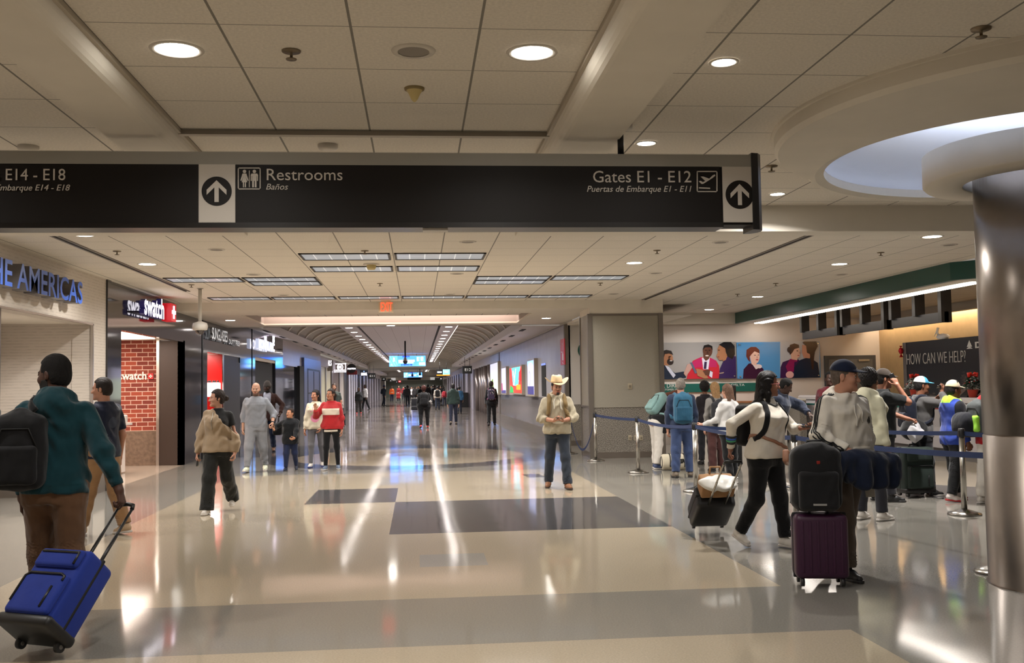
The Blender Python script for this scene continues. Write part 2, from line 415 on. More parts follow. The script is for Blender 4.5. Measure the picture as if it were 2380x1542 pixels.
# the steel column
b = B(); rc = .53
b.lathe([(rc+.012, 0), (rc+.012, .012), (rc, .02), (rc, 1.135), (rc-.008, 1.14), (rc-.008, 1.15), (rc, 1.155), (rc, 3.2), (rc-.1, 3.22)], (0, 0, 0), 72)
a0 = radians(252)
o = b.build('column', M('column_steel', (148, 138, 130), .30, 1.0, noise=(2.2, .16), bump=(3.0, .05)), loc=(CCX, CCY, 0)); tag(o, 'round brushed steel clad column under the round ceiling cove', 'column', kind='structure')
b = B()
for da in (0, .05): b.box(rc-.004, rc+.006, -.008, .008, 1.16, 3.15, T=Matrix.Rotation(a0+da, 4, 'Z'))
b.build('trim_6', TRIM, loc=(CCX, CCY, 0), kind='structure')

# ------------------------------------------------------------------ left side: white shop, black granite stores
X0 = -5.0
b = B()
b.box(X0-.3, X0, -6, 10.5, 0, HC); b.box(X0-.3, X0, 10.5, 16.25, 2.63, HC); b.box(X0-.3, X0, 16.25, 16.95, 0, HC)
struct('wall_left', b, SHOPW)
b = B()
b.box(-6.6, -6.5, 10.3, 16.35, 0, 2.7, 1); b.box(-6.5, X0-.3, 16.27, 16.37, 0, 2.7, 0); b.box(-6.5, X0-.3, 10.3, 10.5, 0, 2.7, 0)
b.box(-6.5, X0-.3, 10.3, 16.35, 2.645, 2.7, 2)
struct('wall_shop_recess', b, [SHOPW, SHUT, WHITE])
b = B(); b.box(-6.5, X0-.02, 16.2, 16.26, 0, .28); b.box(X0, X0+.012, 16.25, 16.95, 0, .3); b.box(-6.5, -6.46, 10.4, 16.2, 0, .25)
struct('baseboard_left', b, BASEM)
b = B(); b.box(X0-.02, X0+.02, 16.225, 16.26, .28, 2.63); b.box(X0-.02, X0+.02, 10.5, 16.26, 2.615, 2.64); struct('trim_7', b, CHROME)
b = B(); b.box(-5.16, -5.10, 12.96, 13.04, 0, 2.64); b.box(-5.15, -5.11, 10.5, 12.96, 2.40, 2.5); struct('window_1', b, METAL)
b = B(); b.box(-5.14, -5.12, 10.5, 12.96, .05, 2.4); o = struct('window_2', b, M('clear_glass', (120, 124, 128), .05, spec=.5, alpha=.05))
# granite front with three openings
b = B(); zt = 3.46
def wallseg(y0, y1, z0=0.0, z1=zt): b.box(X0-.12, X0, y0, y1, z0, z1)
wallseg(16.95, 17.8); wallseg(17.8, 22.4, 2.63); wallseg(22.4, 24.9); wallseg(24.9, 29.4, 2.5); wallseg(29.4, 32.1); wallseg(32.1, 36.6, 2.6); wallseg(36.6, 38.6)
b.box(X0, X0+.03, 16.93, 17.12, 0, HC); struct('wall_granite', b, GRAN)
b = B()
for y in (24.33, 31.5): b.box(X0-.01, X0+.012, y-.05, y+.05, 0, zt)
struct('trim_8', b, MATTE)
# shop interior behind the first opening
g = NG('brick_wall')
bk = g.t.nodes.new('ShaderNodeTexBrick'); 
cv = g.t.nodes.new('ShaderNodeCombineXYZ'); g.t.links.new(g.x, cv.inputs[0]); g.t.links.new(g.z, cv.inputs[1]); g.t.links.new(cv.outputs[0], bk.inputs['Vector'])
bk.inputs['Color1'].default_value = lin((150, 66, 44))+(1,); bk.inputs['Color2'].default_value = lin((112, 44, 34))+(1,); bk.inputs['Mortar'].default_value = lin((206, 176, 160))+(1,)
bk.inputs['Scale'].default_value = 1.0; bk.inputs['Mortar Size'].default_value = .007; bk.inputs['Brick Width'].default_value = .24; bk.inputs['Row Height'].default_value = .093
BRICK = g.out(bk.outputs['Color'], .8)
b = B(); b.box(-9.0, -5.52, 22.5, 22.6, .74, 2.7); struct('wall_brick', b, BRICK)
b = B(); b.box(-9.0, -5.52, 22.5, 22.6, 0, .74); struct('wall_brick_plinth', b, M('rough_concrete', (112, 92, 76), .8, noise=(14, .25)))
b = B(); b.box(-5.52, -5.0, 22.4, 22.55, 0, 2.66); struct('wall_jamb', b, M('bronze_panel', (64, 52, 46), .35, .3))
b = B(); b.box(-5.56, -5.50, 22.38, 22.5, 0, 2.68); struct('trim_9', b, CHROME)
b = B(); b.box(-9.0, X0-.12, 17.2, 22.6, 2.68, 2.74, 0); b.box(-9.1, -9.0, 17.2, 22.6, 0, 2.74, 0); b.box(-9.0, X0-.12, 17.1, 17.2, 0, 2.74, 0)
struct('ceiling_shop', b, WHITE)
b = B(); b.box(-7.2, -5.4, 18.2, 21.6, 2.66, 2.675); struct('trim_10', b, M('shop_light', (255, 236, 222), .4, emit=5))
# red shop (second opening) and dark shop (third)
b = B(); b.box(-6.6, -5.03, 26.9, 27.0, 0, 2.5, 0); b.box(-9, -6.6, 26.9, 27.0, 0, 2.5, 0); b.box(-8, X0-.12, 24.9, 29.4, 2.5, 2.56, 1); b.box(-8.1, -8, 24.8, 29.4, 0, 2.5, 0); b.box(-8, X0-.12, 29.3, 29.4, 0, 2.5, 2)
struct('wall_red_shop', b, [M('red_lacquer', (196, 30, 26), .25), WHITE, BLACK])
b = B(); b.box(-6.4, -5.4, 25.3, 26.7, 2.47, 2.49); struct('trim_11', b, M('red_shop_light', (255, 244, 236), .4, emit=9))
b = B(); b.box(-5.13, -5.03, 27.0, 29.4, 0, 2.5, 0); b.box(-5.05, -5.0, 26.92, 27.02, 0, 2.5, 1); b.box(-5.03, -5.0, 27.0, 29.4, .3, 2.35, 0)
struct('door_1', b, [BLACK, CHROME])
b = B(); b.box(-5.35, X0-.1, 32.1, 36.6, 0, 2.48, 0); b.box(-5.35, X0-.02, 32.1, 36.6, 2.5, 2.6, 1)
struct('door_2', b, [MATTE, M('warm_soffit', (190, 175, 155), .5)])
# wall beyond the granite: pale panels, dark glass, bluish door leaf
b = B(); b.box(X0-.15, X0, 38.6, 53.4, 2.5, 3.5, 0); b.box(X0-.15, X0, 52.3, 53.4, 0, 2.5, 0)
struct('wall_corridor_left', b, [M('pale_tile', (190, 184, 188), .3, noise=(2, .04))])
b = B(); b.box(X0-.15, X0-.02, 38.6, 44.6, .1, 2.5); struct('window_3', b, M('mirror_glass', (60, 62, 70), .04, .8))
b = B(); b.box(X0-.02, X0+.1, 43.2, 44.7, 0, 2.55, 0); struct('trim_12', b, MATTE)
b = B(); b.box(X0-.1, X0+.12, 44.7, 52.3, 0, 2.95, 0)
for q in ((46.0, 51.6, 2.42, 2.5), (46.0, 46.2, 0, 2.45), (51.4, 51.6, 0, 2.45), (48.7, 48.8, 1.4, 2.4), (46.2, 51.4, 1.36, 1.42)): b.box(X0+.12, X0+.135, q[0], q[1], q[2], q[3], 1)
struct('door_3', b, [M('bluish_metal_panel', (96, 104, 138), .28, .5), BLACK])

# ------------------------------------------------------------------ corridor shell
XM = -.62
def mir(x): return 2*XM-x
def section(y0, y1, left_soffit):
    b = B()
    for s in (0, 1):
        f = (lambda x: x) if s == 0 else mir
        prof = [(f(3.9), 3.2 if s == 0 else left_soffit), (f(2.83), 3.2), (f(2.83), 3.42), (f(2.95), 3.42)]
        for i in range(len(prof)-1): (xa, za), (xb, zb_) = prof[i], prof[i+1]; b.poly([(xa, y0, za), (xb, y0, zb_), (xb, y1, zb_), (xa, y1, za)], 0)
        x0, x1 = sorted((f(.80), f(1.36))); b.box(x0, x1, y0, y1, 3.65, 3.72, 1); 
        xa = f(1.36); xb = f(1.33); b.box(min(xa, xb), max(xa, xb), y0, y1, 3.72, 3.9, 1)
        xa, xb = sorted((f(.70), f(.80))); b.box(xa, xb, y0, y1, 3.70, 3.72, 2)
    struct('ceiling_corridor_soffit', b, [M('corridor_white', (204, 196, 192), .6), M('lamp_strip_paint', (190, 182, 184), .6), MATTE])
    b = B(); b.box(mir(.72), .72, y0, y1, 3.67, 3.72); struct('ceiling_corridor', b, CEILC)
    for s in (0, 1):
        f = (lambda x: x) if s == 0 else mir
        b = B(); K = 14
        def arc(o, k): t = pi/2*k/K; return (f(2.90 - 1.60*(1-cos(t))*1.0), 3.40 + (.62+o)*sin(t))
        pts = [arc(0, k) for k in range(K+1)]
        for i in range(K): b.poly([(pts[i][0], y0, pts[i][1]), (pts[i+1][0], y0, pts[i+1][1]), (pts[i+1][0], y1, pts[i+1][1]), (pts[i][0], y1, pts[i][1])], 0)
        y = y0+.6
        while y < y1:
            for i in range(K):
                (xa, za), (xb, zb_) = pts[i], pts[i+1]; d = .07
                q = [(xa, y, za-d), (xb, y, zb_-d), (xb, y+.28, zb_-d), (xa, y+.28, za-d)]
                b.poly(q, 1); b.poly([(xa, y, za), (xb, y, zb_), q[1], q[0]], 1); b.poly([(xa, y+.28, za), (xb, y+.28, zb_), q[2], q[3]], 1)
            y += 2.5
        struct('ceiling_vault', b, [VAULT, M('rib_paint', (196, 186, 172), .6)])
        if s == 0: b = B(); b.box(1.365, 1.385, y0, y1, 3.655, 3.68); struct('trim_13', b, M('cove_strip', (255, 246, 232), .4, emit=1.6))
g = NG('vault_panel'); VAULT = g.out(g.mix(g.lines(g.y, 0, .22, .03), (150, 140, 124), (104, 96, 84)), .6)
section(27.5, 85, 3.46); section(96, 138, 3.2)
b = B()
b.box(-5.3, 4.2, 84.9, 85.0, 3.2, 4.2); b.box(-5.3, 4.2, 85, 96, 3.2, 3.26); b.box(-5.3, 4.2, 138, 138.1, 3.2, 4.2); b.box(-5.3, 4.2, 138, 172, 3.05, 3.1); b.box(-5.3, 4.2, 138, 138.2, 2.9, 3.2)
struct('ceiling_cross', b, M('cross_paint', (190, 184, 170), .6))
b = B(); b.box(-5.3, 4.2, 171, 171.2, 0, 3.2, 0); struct('wall_end', b, M('dark_end_glass', (96, 102, 94), .3))
# right-hand corridor wall
XR = 3.83
b = B(); b.box(XR, XR+.15, 26.4, 54, 1.2, 3.16, 0); b.box(XR+.0, XR+.15, 26.4, 54, 3.16, 3.2, 1); struct('wall_corridor_right', b, [GWALL, WHITE])
b = B(); b.box(XR, XR+.15, 26.4, 54, .28, 1.2); struct('wall_wainscot', b, WAINS)
b = B(); b.box(XR-.015, XR+.1, 26.4, 54, 0, .28); struct('baseboard_right', b, BASEM)
b = B(); b.box(XR-.01, XR+.1, 26.32, 26.5, 0, 3.16, 0); b.box(XR-.012, XR, 26.4, 54, 1.18, 1.215, 0); b.box(XR-.012, XR, 26.4, 54, 3.14, 3.17, 0)
struct('trim_14', b, TRIM)
b = B(); b.box(XR-.03, XR+.05, 47.6, 48.3, 0, 3.16, 0); struct('trim_15', b, TRIM)
# passage wall beside the pillar (faces the hall)
b = B(); b.box(XR+.1, 6.3, 26.4, 26.5, 1.07, 3.2, 0); b.box(XR+.1, 6.3, 26.4, 26.5, .13, 1.07, 1); b.box(XR+.1, 6.3, 26.38, 26.5, 0, .13, 2)
struct('wall_passage', b, [M('passage_white', (206, 200, 194), .6), SPECK, BASEM])
b = B(); b.cyl((4.42, 26.38, 2.48), (4.42, 26.40, 2.48), .24, n=40)
o = b.build('round_sign', M('delta_green', (10, 78, 64), .4)); tag(o, 'round dark green sign on the white wall behind the pillar', 'sign')

# ------------------------------------------------------------------ pillar and airline hall on the right
b = B(); px0, px1, py0, py1 = 3.69, 5.24, 21.6, 22.9
b.box(px0, px1, py0, py1, 1.10, 3.1, 0); b.box(px0, px1, py0, py1, .13, 1.10, 1); b.box(px0-.01, px1+.01, py0-.012, py1, 0, .13, 2)
for x in (px0, px1): b.box(x-.05, x+.05, py0-.025, py0+.06, 0, 3.1, 3)
b.box(px0-.02, px0, py0, py1, 1.08, 1.12, 3); b.box(px0-.02, px0+.03, py1-.05, py1, 0, 3.1, 3); b.box(px0+.05, px1-.05, py0-.01, py0, 1.085, 1.11, 0); b.box(px0+.05, px1-.05, py0-.01, py0, 3.05, 3.1, 3)
o = struct('wall_pillar', b, [PILLP, SPECK, BASEM, TRIM])
b = B(); b.box(5.24, 8.35, 26.0, 26.1, 3.12, HC, 0); struct('trim_16', b, WHITE)
b = B(); b.box(5.2, 12.4, 26.2, 26.3, 0, 3.3); struct('wall_back', b, M('hall_white', (214, 204, 196), .6))
b = B(); b.box(12.3, 12.4, 12, 26.2, 0, 3.3); struct('wall_gold', b, M('gold_wallcovering', (196, 168, 126), .42, .1, noise=(5, .06)))
b = B(); b.box(8.75, 14.5, 10.45, 26.3, 3.26, 3.32); struct('ceiling_counter', b, CEILD)
b = B()   # green canopy fascia with its angled end
fas = [(8.30, 26.15), (8.30, 15.15), (9.05, 14.2), (14.5, 14.2)]
for (xa, ya), (xb, yb) in zip(fas, fas[1:]):
    d = Vector((xb-xa, yb-ya, 0)).normalized(); nrm = Vector((-d.y, d.x, 0))*.12
    b.prism([(xa, ya), (xb, yb), (xb+nrm.x, yb+nrm.y), (xa+nrm.x, ya+nrm.y)], 'z', 3.12, HC, 0)
for q in ([(8.42, 26.15), (8.42, 15.2), (9.1, 14.33), (14.5, 14.33), (14.5, 14.8), (9.4, 14.8), (8.75, 15.6), (8.75, 26.15)],): b.prism(q[::-1], 'z', 3.12, 3.15, 1)
struct('trim_17', b, [M('canopy_green', (6, 74, 66), .28, spec=.6), WHITE])
b = B(); b.box(8.78, 8.86, 15.4, 25.9, 3.105, 3.125); b.box(8.92, 9.0, 15.4, 25.9, 3.105, 3.125)
o = b.build('strip_lamp', M('canopy_lamp', (255, 246, 236), .4, emit=6)); tag(o, 'double white strip lamp under the green canopy', 'strip light')
b = B(); b.box(12.05, 12.15, 12.5, 26, 3.2, 3.24, 0); o = b.build('wall_washer', M('washer_glow', (255, 232, 200), .4, emit=13)); tag(o, 'warm strip lamp washing the top of the gold wall', 'strip light')
b = B(); b.box(11.85, 12.0, 12.5, 26.2, 3.08, 3.26); struct('trim_18', b, M('shelf_paint', (150, 138, 124), .6))
# ------------------------------------------------------------------ points on known planes
def pt(x, y, Y):
    d = ray(x, y); t = Y/d.y; return Vector((d.x*t, Y, d.z*t+CAMH))
def ptx(x, y, X):
    d = ray(x, y); t = X/d.x; return Vector((X, d.y*t, d.z*t+CAMH))
def facing_poly(b, pts, Y, th=.006, m=0):
    'pts: pixels (clockwise as seen) on the plane y = Y, given thickness towards the camera'
    P = [pt(x, y, Y) for x, y in pts]
    b.prism([(p.x, p.z) for p in P], 'y', Y-th, Y, m)
def ell(cx, cy, rx, ry, n=28, rot=0.0):
    c, s = cos(rot), sin(rot)
    return [(cx+rx*cos(t)*c-ry*sin(t)*s, cy+rx*cos(t)*s+ry*sin(t)*c) for t in [2*pi*i/n for i in range(n)]]

# ------------------------------------------------------------------ ceiling lamps, sprinklers, speakers
def lamp_meshes(r):
    a = B(); a.lathe([(r, -.001), (r*1.02, -.006), (r*1.24, -.007), (r*1.28, -.0005)], n=32)
    c = B(); c.lathe([(.0005, -.003), (r*1.0, -.002)], n=32)
    return a.mesh('trim_ring', RING), c.mesh('lamp_lens', LENS)
LM = {r: lamp_meshes(r) for r in (.112, .066)}
def downlight(x, y, z, r, label, group=None, power=None):
    t = empty('downlight', (x, y, z-.001), label=label, cat='ceiling light', group=group)
    for nm, me in zip(('trim_ring', 'lamp_lens'), LM[r]):
        o = bpy.data.objects.new(nm, me); COL.objects.link(o); o.parent = t
    glow(t, r*1.9, 0, power or (9 if r > .1 else 6), round_=True)
for x, y, r, lb in ((-1.26, 5.48, .112, 'big round downlight in the ceiling near the left beam'), (.64, 5.44, .112, 'big round downlight in the ceiling beside the round speaker grille'),
                    (1.75, 5.56, .066, 'small round downlight in the ceiling right of the right beam'), (1.74, 7.49, .066, 'small round downlight behind the sign post above the hanging sign'),
                    (3.49, 9.51, .066, 'small round downlight between the sign end and the column cove'), (-3.83, 12.09, .112, 'round downlight below the left part of the hanging sign'),
                    (-3.83, 14.9, .112, 'round downlight in front of the left row of light panels'), (3.26, 12.07, .112, 'round downlight just below the right end of the hanging sign'),
                    (3.26, 15.0, .112, 'round downlight in front of the right row of light panels'), (6.57, 15.28, .112, 'round downlight on the right, nearer the green canopy'),
                    (6.55, 12.36, .112, 'round downlight just left of the steel column'), (7.24, 21.1, .112, 'round downlight near the left end of the green canopy'),
                    (7.23, 24.7, .112, 'farthest round downlight, above the airline posters')):
    downlight(x, y, HC, r, lb, power=26 if x > 7 else 62 if x > 6 else 30 if x > 3 else 25 if x < -3 else 11 if r > .1 else None)
for x, y in ((-1.26, 2.6), (.64, 2.6), (1.75, 2.4), (-3.83, 9.2), (-3.83, 6.4), (-1.26, -.6), (.64, -.6), (3.5, 1.6), (3.3, 18.2), (-3.8, 18.3)):
    if y < 3 or x < -3.82: downlight(x, y, HC, .112, 'round downlight in the concourse ceiling outside the picture', 'downlights outside the picture', power=3.5 if y < 3 else 16)
downlight(-5.8, 14.6, 2.644, .066, 'small round downlight added in the soffit to brighten the white shop entrance', power=16)  # this lamp and the next are added to brighten the shop recess
downlight(-5.8, 11.6, 2.644, .066, 'small round downlight added outside the picture to brighten the white shop entrance', power=16)
for x, y, lb in ((-4.39, 24.5, 'downlight left of the luminous recess at the corridor mouth'), (3.16, 24.8, 'downlight right of the luminous recess at the corridor mouth'), (-.7, 27.2, 'downlight in the thin strip beyond the luminous recess')):
    downlight(x, y, 3.23, .112, lb)
cl = B(); cl.lathe([(.0005, -.012), (.12, -.012), (.14, -.004), (.15, .0)], n=20, ms=[0, 1, 1]); CLM = cl.mesh('corridor_downlight', [LENSC, RING])
for s, x in ((0, -2.32), (1, 1.08)):
    for y0, k, zl in ((29.5, 20, 3.649), (97.5, 14, 3.649), (140, 11, 3.049)):  # last run, past the vaults, is added to light the far end
        for i in range(k):
            o = bpy.data.objects.new('corridor_downlight', CLM); COL.objects.link(o); o.location = (x, y0+2.8*i, zl)
            glow(o, .22, 0, 64 if y0 < 90 else 95, -.02, (1.0, .95, .90), round_=True) if y0 < 90 or i % 2 == 0 else None
            tag(o, 'small round lamp in the %s row of lamps along the corridor vault, row lengthened by added lamps' % ('left', 'right')[s], 'ceiling light', 'corridor lamps in the %s row' % ('left', 'right')[s])
sp = B(); sp.lathe([(.0005, -.05), (.028, -.05), (.03, -.045), (.008, -.042), (.008, -.012), (.05, -.008), (.052, 0)], n=16)
SPM = sp.mesh('sprinkler', M('sprinkler_metal', (122, 108, 88), .4, .7))
spk = [((677, 118), 'sprinkler head in the ceiling right of the left big downlight'), ((2280, 66), 'sprinkler head in the ceiling at the upper right above the cove'), ((1793, 386), 'sprinkler head beside the right end of the hanging sign'), ((272, 584), 'sprinkler head between the two left downlights'),
       ((848, 583), 'sprinkler head in front of the nearest light panels'), ((445, 662), 'sprinkler head behind the left light panels beside the camera pole'), ((883, 659), 'sprinkler head above the exit sign'), ((1527, 582), 'sprinkler head between the two right downlights'),
       ((1395, 658), 'sprinkler head behind the right light panels'), ((1803, 659), 'sprinkler head above the green canopy, nearer one'), ((2047, 587), 'sprinkler head right of the middle right downlight'), ((1714, 684), 'sprinkler head above the left end of the green canopy')]
for (x, y), lb in spk:
    o = bpy.data.objects.new('sprinkler', SPM); COL.objects.link(o); o.location = fl(x, y, HC-.0005); tag(o, lb, 'sprinkler')
def speaker(x, y, label, r=.085, z=HC):
    t = empty('ceiling_speaker', fl(x, y, z-.0005), label=label, cat='speaker')
    b = B(); b.lathe([(.0005, -.006), (r*.78, -.006)], n=28); b.build('grille', DIMG, t)
    b = B(); b.lathe([(r*.78, -.008), (r*1.05, -.008), (r*1.1, 0)], n=28); b.build('rim', RING, t)
for x, y, lb in ((961, 118, 'round speaker grille in the ceiling between the two big downlights'), (503, 580, 'speaker grille left of the nearest light panels'), (1087, 562, 'speaker grille right above the nearest light panels'), (589, 638, 'speaker grille above the left light panels'),
                 (1062, 636, 'speaker grille left of the right light panels'), (659, 686, 'speaker grille above the far row of light panels, left'), (1045, 684, 'speaker grille above the far row of light panels, right'), (1674, 563, 'speaker grille right of the downlight under the sign end'),
                 (1523, 635, 'speaker grille right of the right light panels'), (1425, 683, 'speaker grille right of the far row of light panels'), (2206, 569, 'speaker grille nearest the steel column'), (1955, 638, 'speaker grille below the middle right downlight'), (1688, 709, 'speaker grille nearest the airline posters')):
    speaker(x, y, lb, .11 if x == 961 else .1)
t = empty('heat_detector', fl(963, 205, HC-.0005), label='yellowish cone shaped detector on the ceiling above the hanging sign', cat='detector')
b = B(); b.lathe([(.062, 0), (.06, -.012), (.05, -.016)], n=24); b.build('base', M('aged_rim', (140, 122, 80), .5), t)
b = B(); b.lathe([(.05, -.014), (.036, -.035), (.02, -.07), (.006, -.085), (.0005, -.087)], n=24); b.build('cone', M('aged_plastic', (206, 186, 128), .4), t)
t = empty('smoke_detector', fl(863, 614, HC-.0005), label='smoke detector in front of the second light panel row', cat='detector')
b = B(); b.lathe([(.12, 0), (.12, -.012), (.07, -.015)], n=24); b.build('base', RING, t)
b = B(); b.lathe([(.07, -.012), (.065, -.06), (.05, -.085), (.0005, -.088)], n=24); b.build('sensor', M('aged_plastic'), t)
for x, y, lb in ((66, 343, 'flat round detector above the left part of the hanging sign'), (762, 340, 'flat round detector above the middle of the hanging sign')):
    b = B(); b.lathe([(.0005, -.04), (.03, -.04), (.065, -.035), (.075, -.02), (.075, 0)], n=24); o = b.build('smoke_detector', RING, loc=fl(x, y-3, HC)); tag(o, lb, 'detector')
# fluorescent panels
g = NG('louvre_panel')
lv = g.lines(g.x, 0, .21, .008)
fg = g.mix(lv, g.mix(g.ramp(g.noise(3, 2, g.vec(.6, 6, 1)), .3, .7), (150, 158, 166), (186, 192, 200)), (246, 250, 255))
LOUV = g.out(fg, .3, emit=.25)
PN = [(-1.58, -.36, 13.78, 14.46), (-.30, .95, 13.78, 14.46), (-1.58, -.36, 15.26, 15.92), (-.30, .95, 15.26, 15.92), (-4.06, -2.86, 16.72, 17.36), (-2.82, -1.64, 16.72, 17.30), (-2.82, -1.64, 17.36, 17.98),
      (.99, 2.24, 16.72, 17.30), (.99, 2.24, 17.36, 17.98), (2.28, 3.54, 16.72, 17.36), (-4.08, -2.9, 20.3, 20.85), (-2.86, -1.62, 20.3, 20.85), (-1.56, -.36, 20.3, 20.85), (-.30, .95, 20.3, 20.85), (.99, 2.24, 20.3, 20.85), (2.28, 3.54, 20.3, 20.85)]
PL = ['nearest row, left', 'nearest row, right', 'second row, left', 'second row, right', 'third row, far left single', 'third row, left pair nearer', 'third row, left pair farther', 'third row, right pair nearer', 'third row, right pair farther', 'third row, far right single',
      'farthest row, first from left', 'farthest row, second from left', 'farthest row, third from left', 'farthest row, fourth from left', 'farthest row, fifth from left', 'farthest row, sixth from left']
for (x0, x1, y0, y1), lb in zip(PN, PL):
    xm, ym = (x0+x1)/2, (y0+y1)/2; hx, hy = (x1-x0)/2, (y1-y0)/2
    t = empty('fluorescent_light', (xm, ym, HC-.001), label='louvred fluorescent ceiling panel in the '+lb, cat='ceiling light')
    b = B(); b.box(-hx+.03, hx-.03, -hy+.03, hy-.03, -.006, -.001); b.build('louvre', LOUV, t)
    b = B()
    for q in ((-hx, hx, -hy, -hy+.03), (-hx, hx, hy-.03, hy), (-hx, -hx+.03, -hy, hy), (hx-.03, hx, -hy, hy)): b.box(*q, -.014, 0)
    b.build('frame', M('panel_frame', (46, 42, 40), .5), t); glow(t, 2*hx-.06, 2*hy-.06, 18, -.016, (1.0, .965, .92))

# ------------------------------------------------------------------ the big hanging sign
SY = 6.85; zb_, zt_, zf = 2.655, 3.165, 3.08
t = empty('hanging_sign', (0, SY, zb_), label='long dark hanging direction sign for gates and restrooms', cat='sign')
def local(o): o.matrix_parent_inverse = t.matrix_basis.inverted(); return o
SIGNK = M('sign_black', (25, 21, 19), .5, spec=.2); SIGNW = M('sign_white', (200, 192, 182), .45); SIGNG = M('sign_header', (150, 146, 138), .5)
XL, XRr = -3.6, 2.33
b = B(); b.box(XL, XRr, SY+.012, SY+.2, zb_+.02, zt_); local(b.build('housing', SIGNK, t))
b = B(); b.box(XL, XRr, SY-.002, SY+.012, zf, zt_); local(b.build('header', SIGNG, t))
b = B(); b.box(XL, 2.105, SY, SY+.012, zb_+.03, zf); local(b.build('face', SIGNK, t))
b = B(); b.box(XL, 2.12, SY-.01, SY+.2, zb_, zb_+.03); b.box(XL, 2.12, SY-.004, SY, zb_+.03, zb_+.036); local(b.build('bottom_rail', [M('sign_rail', (30, 27, 26), .3, .3)], t))
b = B(); b.prism([(XRr, SY-.012), (XRr+.05, SY+.0), (XRr+.085, SY+.05), (XRr+.09, SY+.1), (XRr+.085, SY+.15), (XRr+.05, SY+.2), (XRr, SY+.212)], 'z', zb_-.015, zt_+.012)
local(b.build('end_cap', M('sign_cap', (26, 25, 27), .28), t))
for x0, x1 in ((462, 547), (1679.5, 1757)):
    p0, p1 = pt(x0, 450, SY), pt(x1, 450, SY); b = B(); b.box(p0.x, p1.x, SY-.004, SY+.002, zb_+.035, zf); local(b.build('arrow_panel', SIGNW, t))
def arrow(cx, cy, r):
    c = pt(cx, cy, SY); k = (pt(cx+r, cy, SY)-c).length
    b = B(); b.prism([(c.x+k*cos(a), c.z+k*sin(a)) for a in [2*pi*i/40 for i in range(40)]], 'y', SY-.007, SY-.002); local(b.build('arrow_disc', SIGNK, t))
    u = k/35
    P = [(0, 26), (-23, 3), (-23, -9), (-5, 9), (-5, -26), (5, -26), (5, 9), (23, -9), (23, 3)]
    b = B(); b.prism([(c.x+x*u, c.z+y*u) for x, y in P], 'y', SY-.010, SY-.006); local(b.build('arrow', SIGNW, t))
arrow(504, 445, 35); arrow(1718.5, 453, 32.5)
def sign_text(txt, x0, x1, ybase, caph, shear=0.0, align='LEFT', full=None):
    p0, p1 = pt(x0, ybase, SY-.004), pt(x1, ybase, SY-.004); sz = (pt(x0, ybase-caph, SY)-pt(x0, ybase, SY)).length/.70
    wd = (p1-p0).length
    org = p0 if align == 'LEFT' else p1
    o = letters('lettering', txt, sz, frame(org, (p1-p0), (0, 0, 1)), SIGNW, t, depth=.004, shear=shear, width=wd, align=align, bold=0.0)
    local(o); o['label'] = 'white lettering ' + txt.split(' - ')[0].lower(); return o
sign_text('Restrooms', 617, 793, 419, 27); sign_text('Baños', 617, 668, 441, 14, .25)
sign_text('Gates E1 - E12', 1380, 1608, 424, 27, 0, 'RIGHT'); sign_text('Puertas de Embarque E1 - E11', 1365, 1608, 446, 14, .25, 'RIGHT')
sign_text('Gates E14 - E18', -84, 153, 419, 27, 0, 'RIGHT'); sign_text('Puertas de Embarque E14 - E18', -108, 161, 443, 14, .25, 'RIGHT')
def outline(b, x0, y0, x1, y1, wd):
    for q in ((x0, y0, x1, y0+wd), (x0, y1-wd, x1, y1), (x0, y0, x0+wd, y1), (x1-wd, y0, x1, y1)):
        facing_poly(b, [(q[0], q[1]), (q[2], q[1]), (q[2], q[3]), (q[0], q[3])][::-1], SY)
b = B(); outline(b, 553, 390, 606, 441, 2.2)
F = lambda pts: facing_poly(b, pts[::-1], SY)
F(ell(568.5, 399, 4, 4, 16)); F(ell(591.5, 399, 4, 4, 16)); F([(579, 397), (580.5, 397), (580.5, 436), (579, 436)])
F([(564, 404), (573, 404), (578, 420), (575.5, 421), (571, 411), (575, 424), (572, 424), (572, 436), (569.5, 436), (569.5, 424), (567.5, 424), (567.5, 436), (565, 436), (565, 424), (562, 424), (566, 411), (561.5, 421), (559, 420)])
F([(585, 404), (598, 404), (600, 407), (600, 421), (597.5, 421), (597.5, 410), (596.5, 410), (596.5, 436), (592.5, 436), (592.5, 421), (590.5, 421), (590.5, 436), (586.5, 436), (586.5, 410), (585.5, 410), (585.5, 421), (583, 421), (583, 407)])
local(b.build('restroom_symbol', SIGNW, t))
b = B(); outline(b, 1619, 398, 1667, 447, 2.2)
F([(1624, 422), (1628, 421), (1633, 424), (1639, 421), (1628, 411), (1634, 411), (1648, 416), (1656, 408), (1661, 406), (1662, 409), (1656, 414), (1645, 421), (1634, 428), (1630, 428)]); F([(1624, 436), (1650, 437), (1650, 439.5), (1624, 438.5)])
local(b.build('departures_symbol', SIGNW, t))
p = fl(1449, 279, HC)
b = B(); b.cyl((p.x, SY+.1, zt_), (p.x, SY+.1, HC-.03), .022); local(b.build('post', BLACK, t))
b = B(); b.lathe([(.0505, -.035), (.085, -.035), (.085, 0), (.0505, 0)], (p.x, SY+.1, HC-.0005), 24); local(b.build('ceiling_flange', RING, t))
b = B(); b.cyl((-2.9, SY+.1, zt_), (-2.9, SY+.1, HC-.001), .022); local(b.build('post', BLACK, t))
p = pt(1012, 521, SY); b = B(); b.box(p.x-.085, p.x+.085, SY+.02, SY+.09, zb_-.018, zb_); local(b.build('sensor', SIGNW, t))

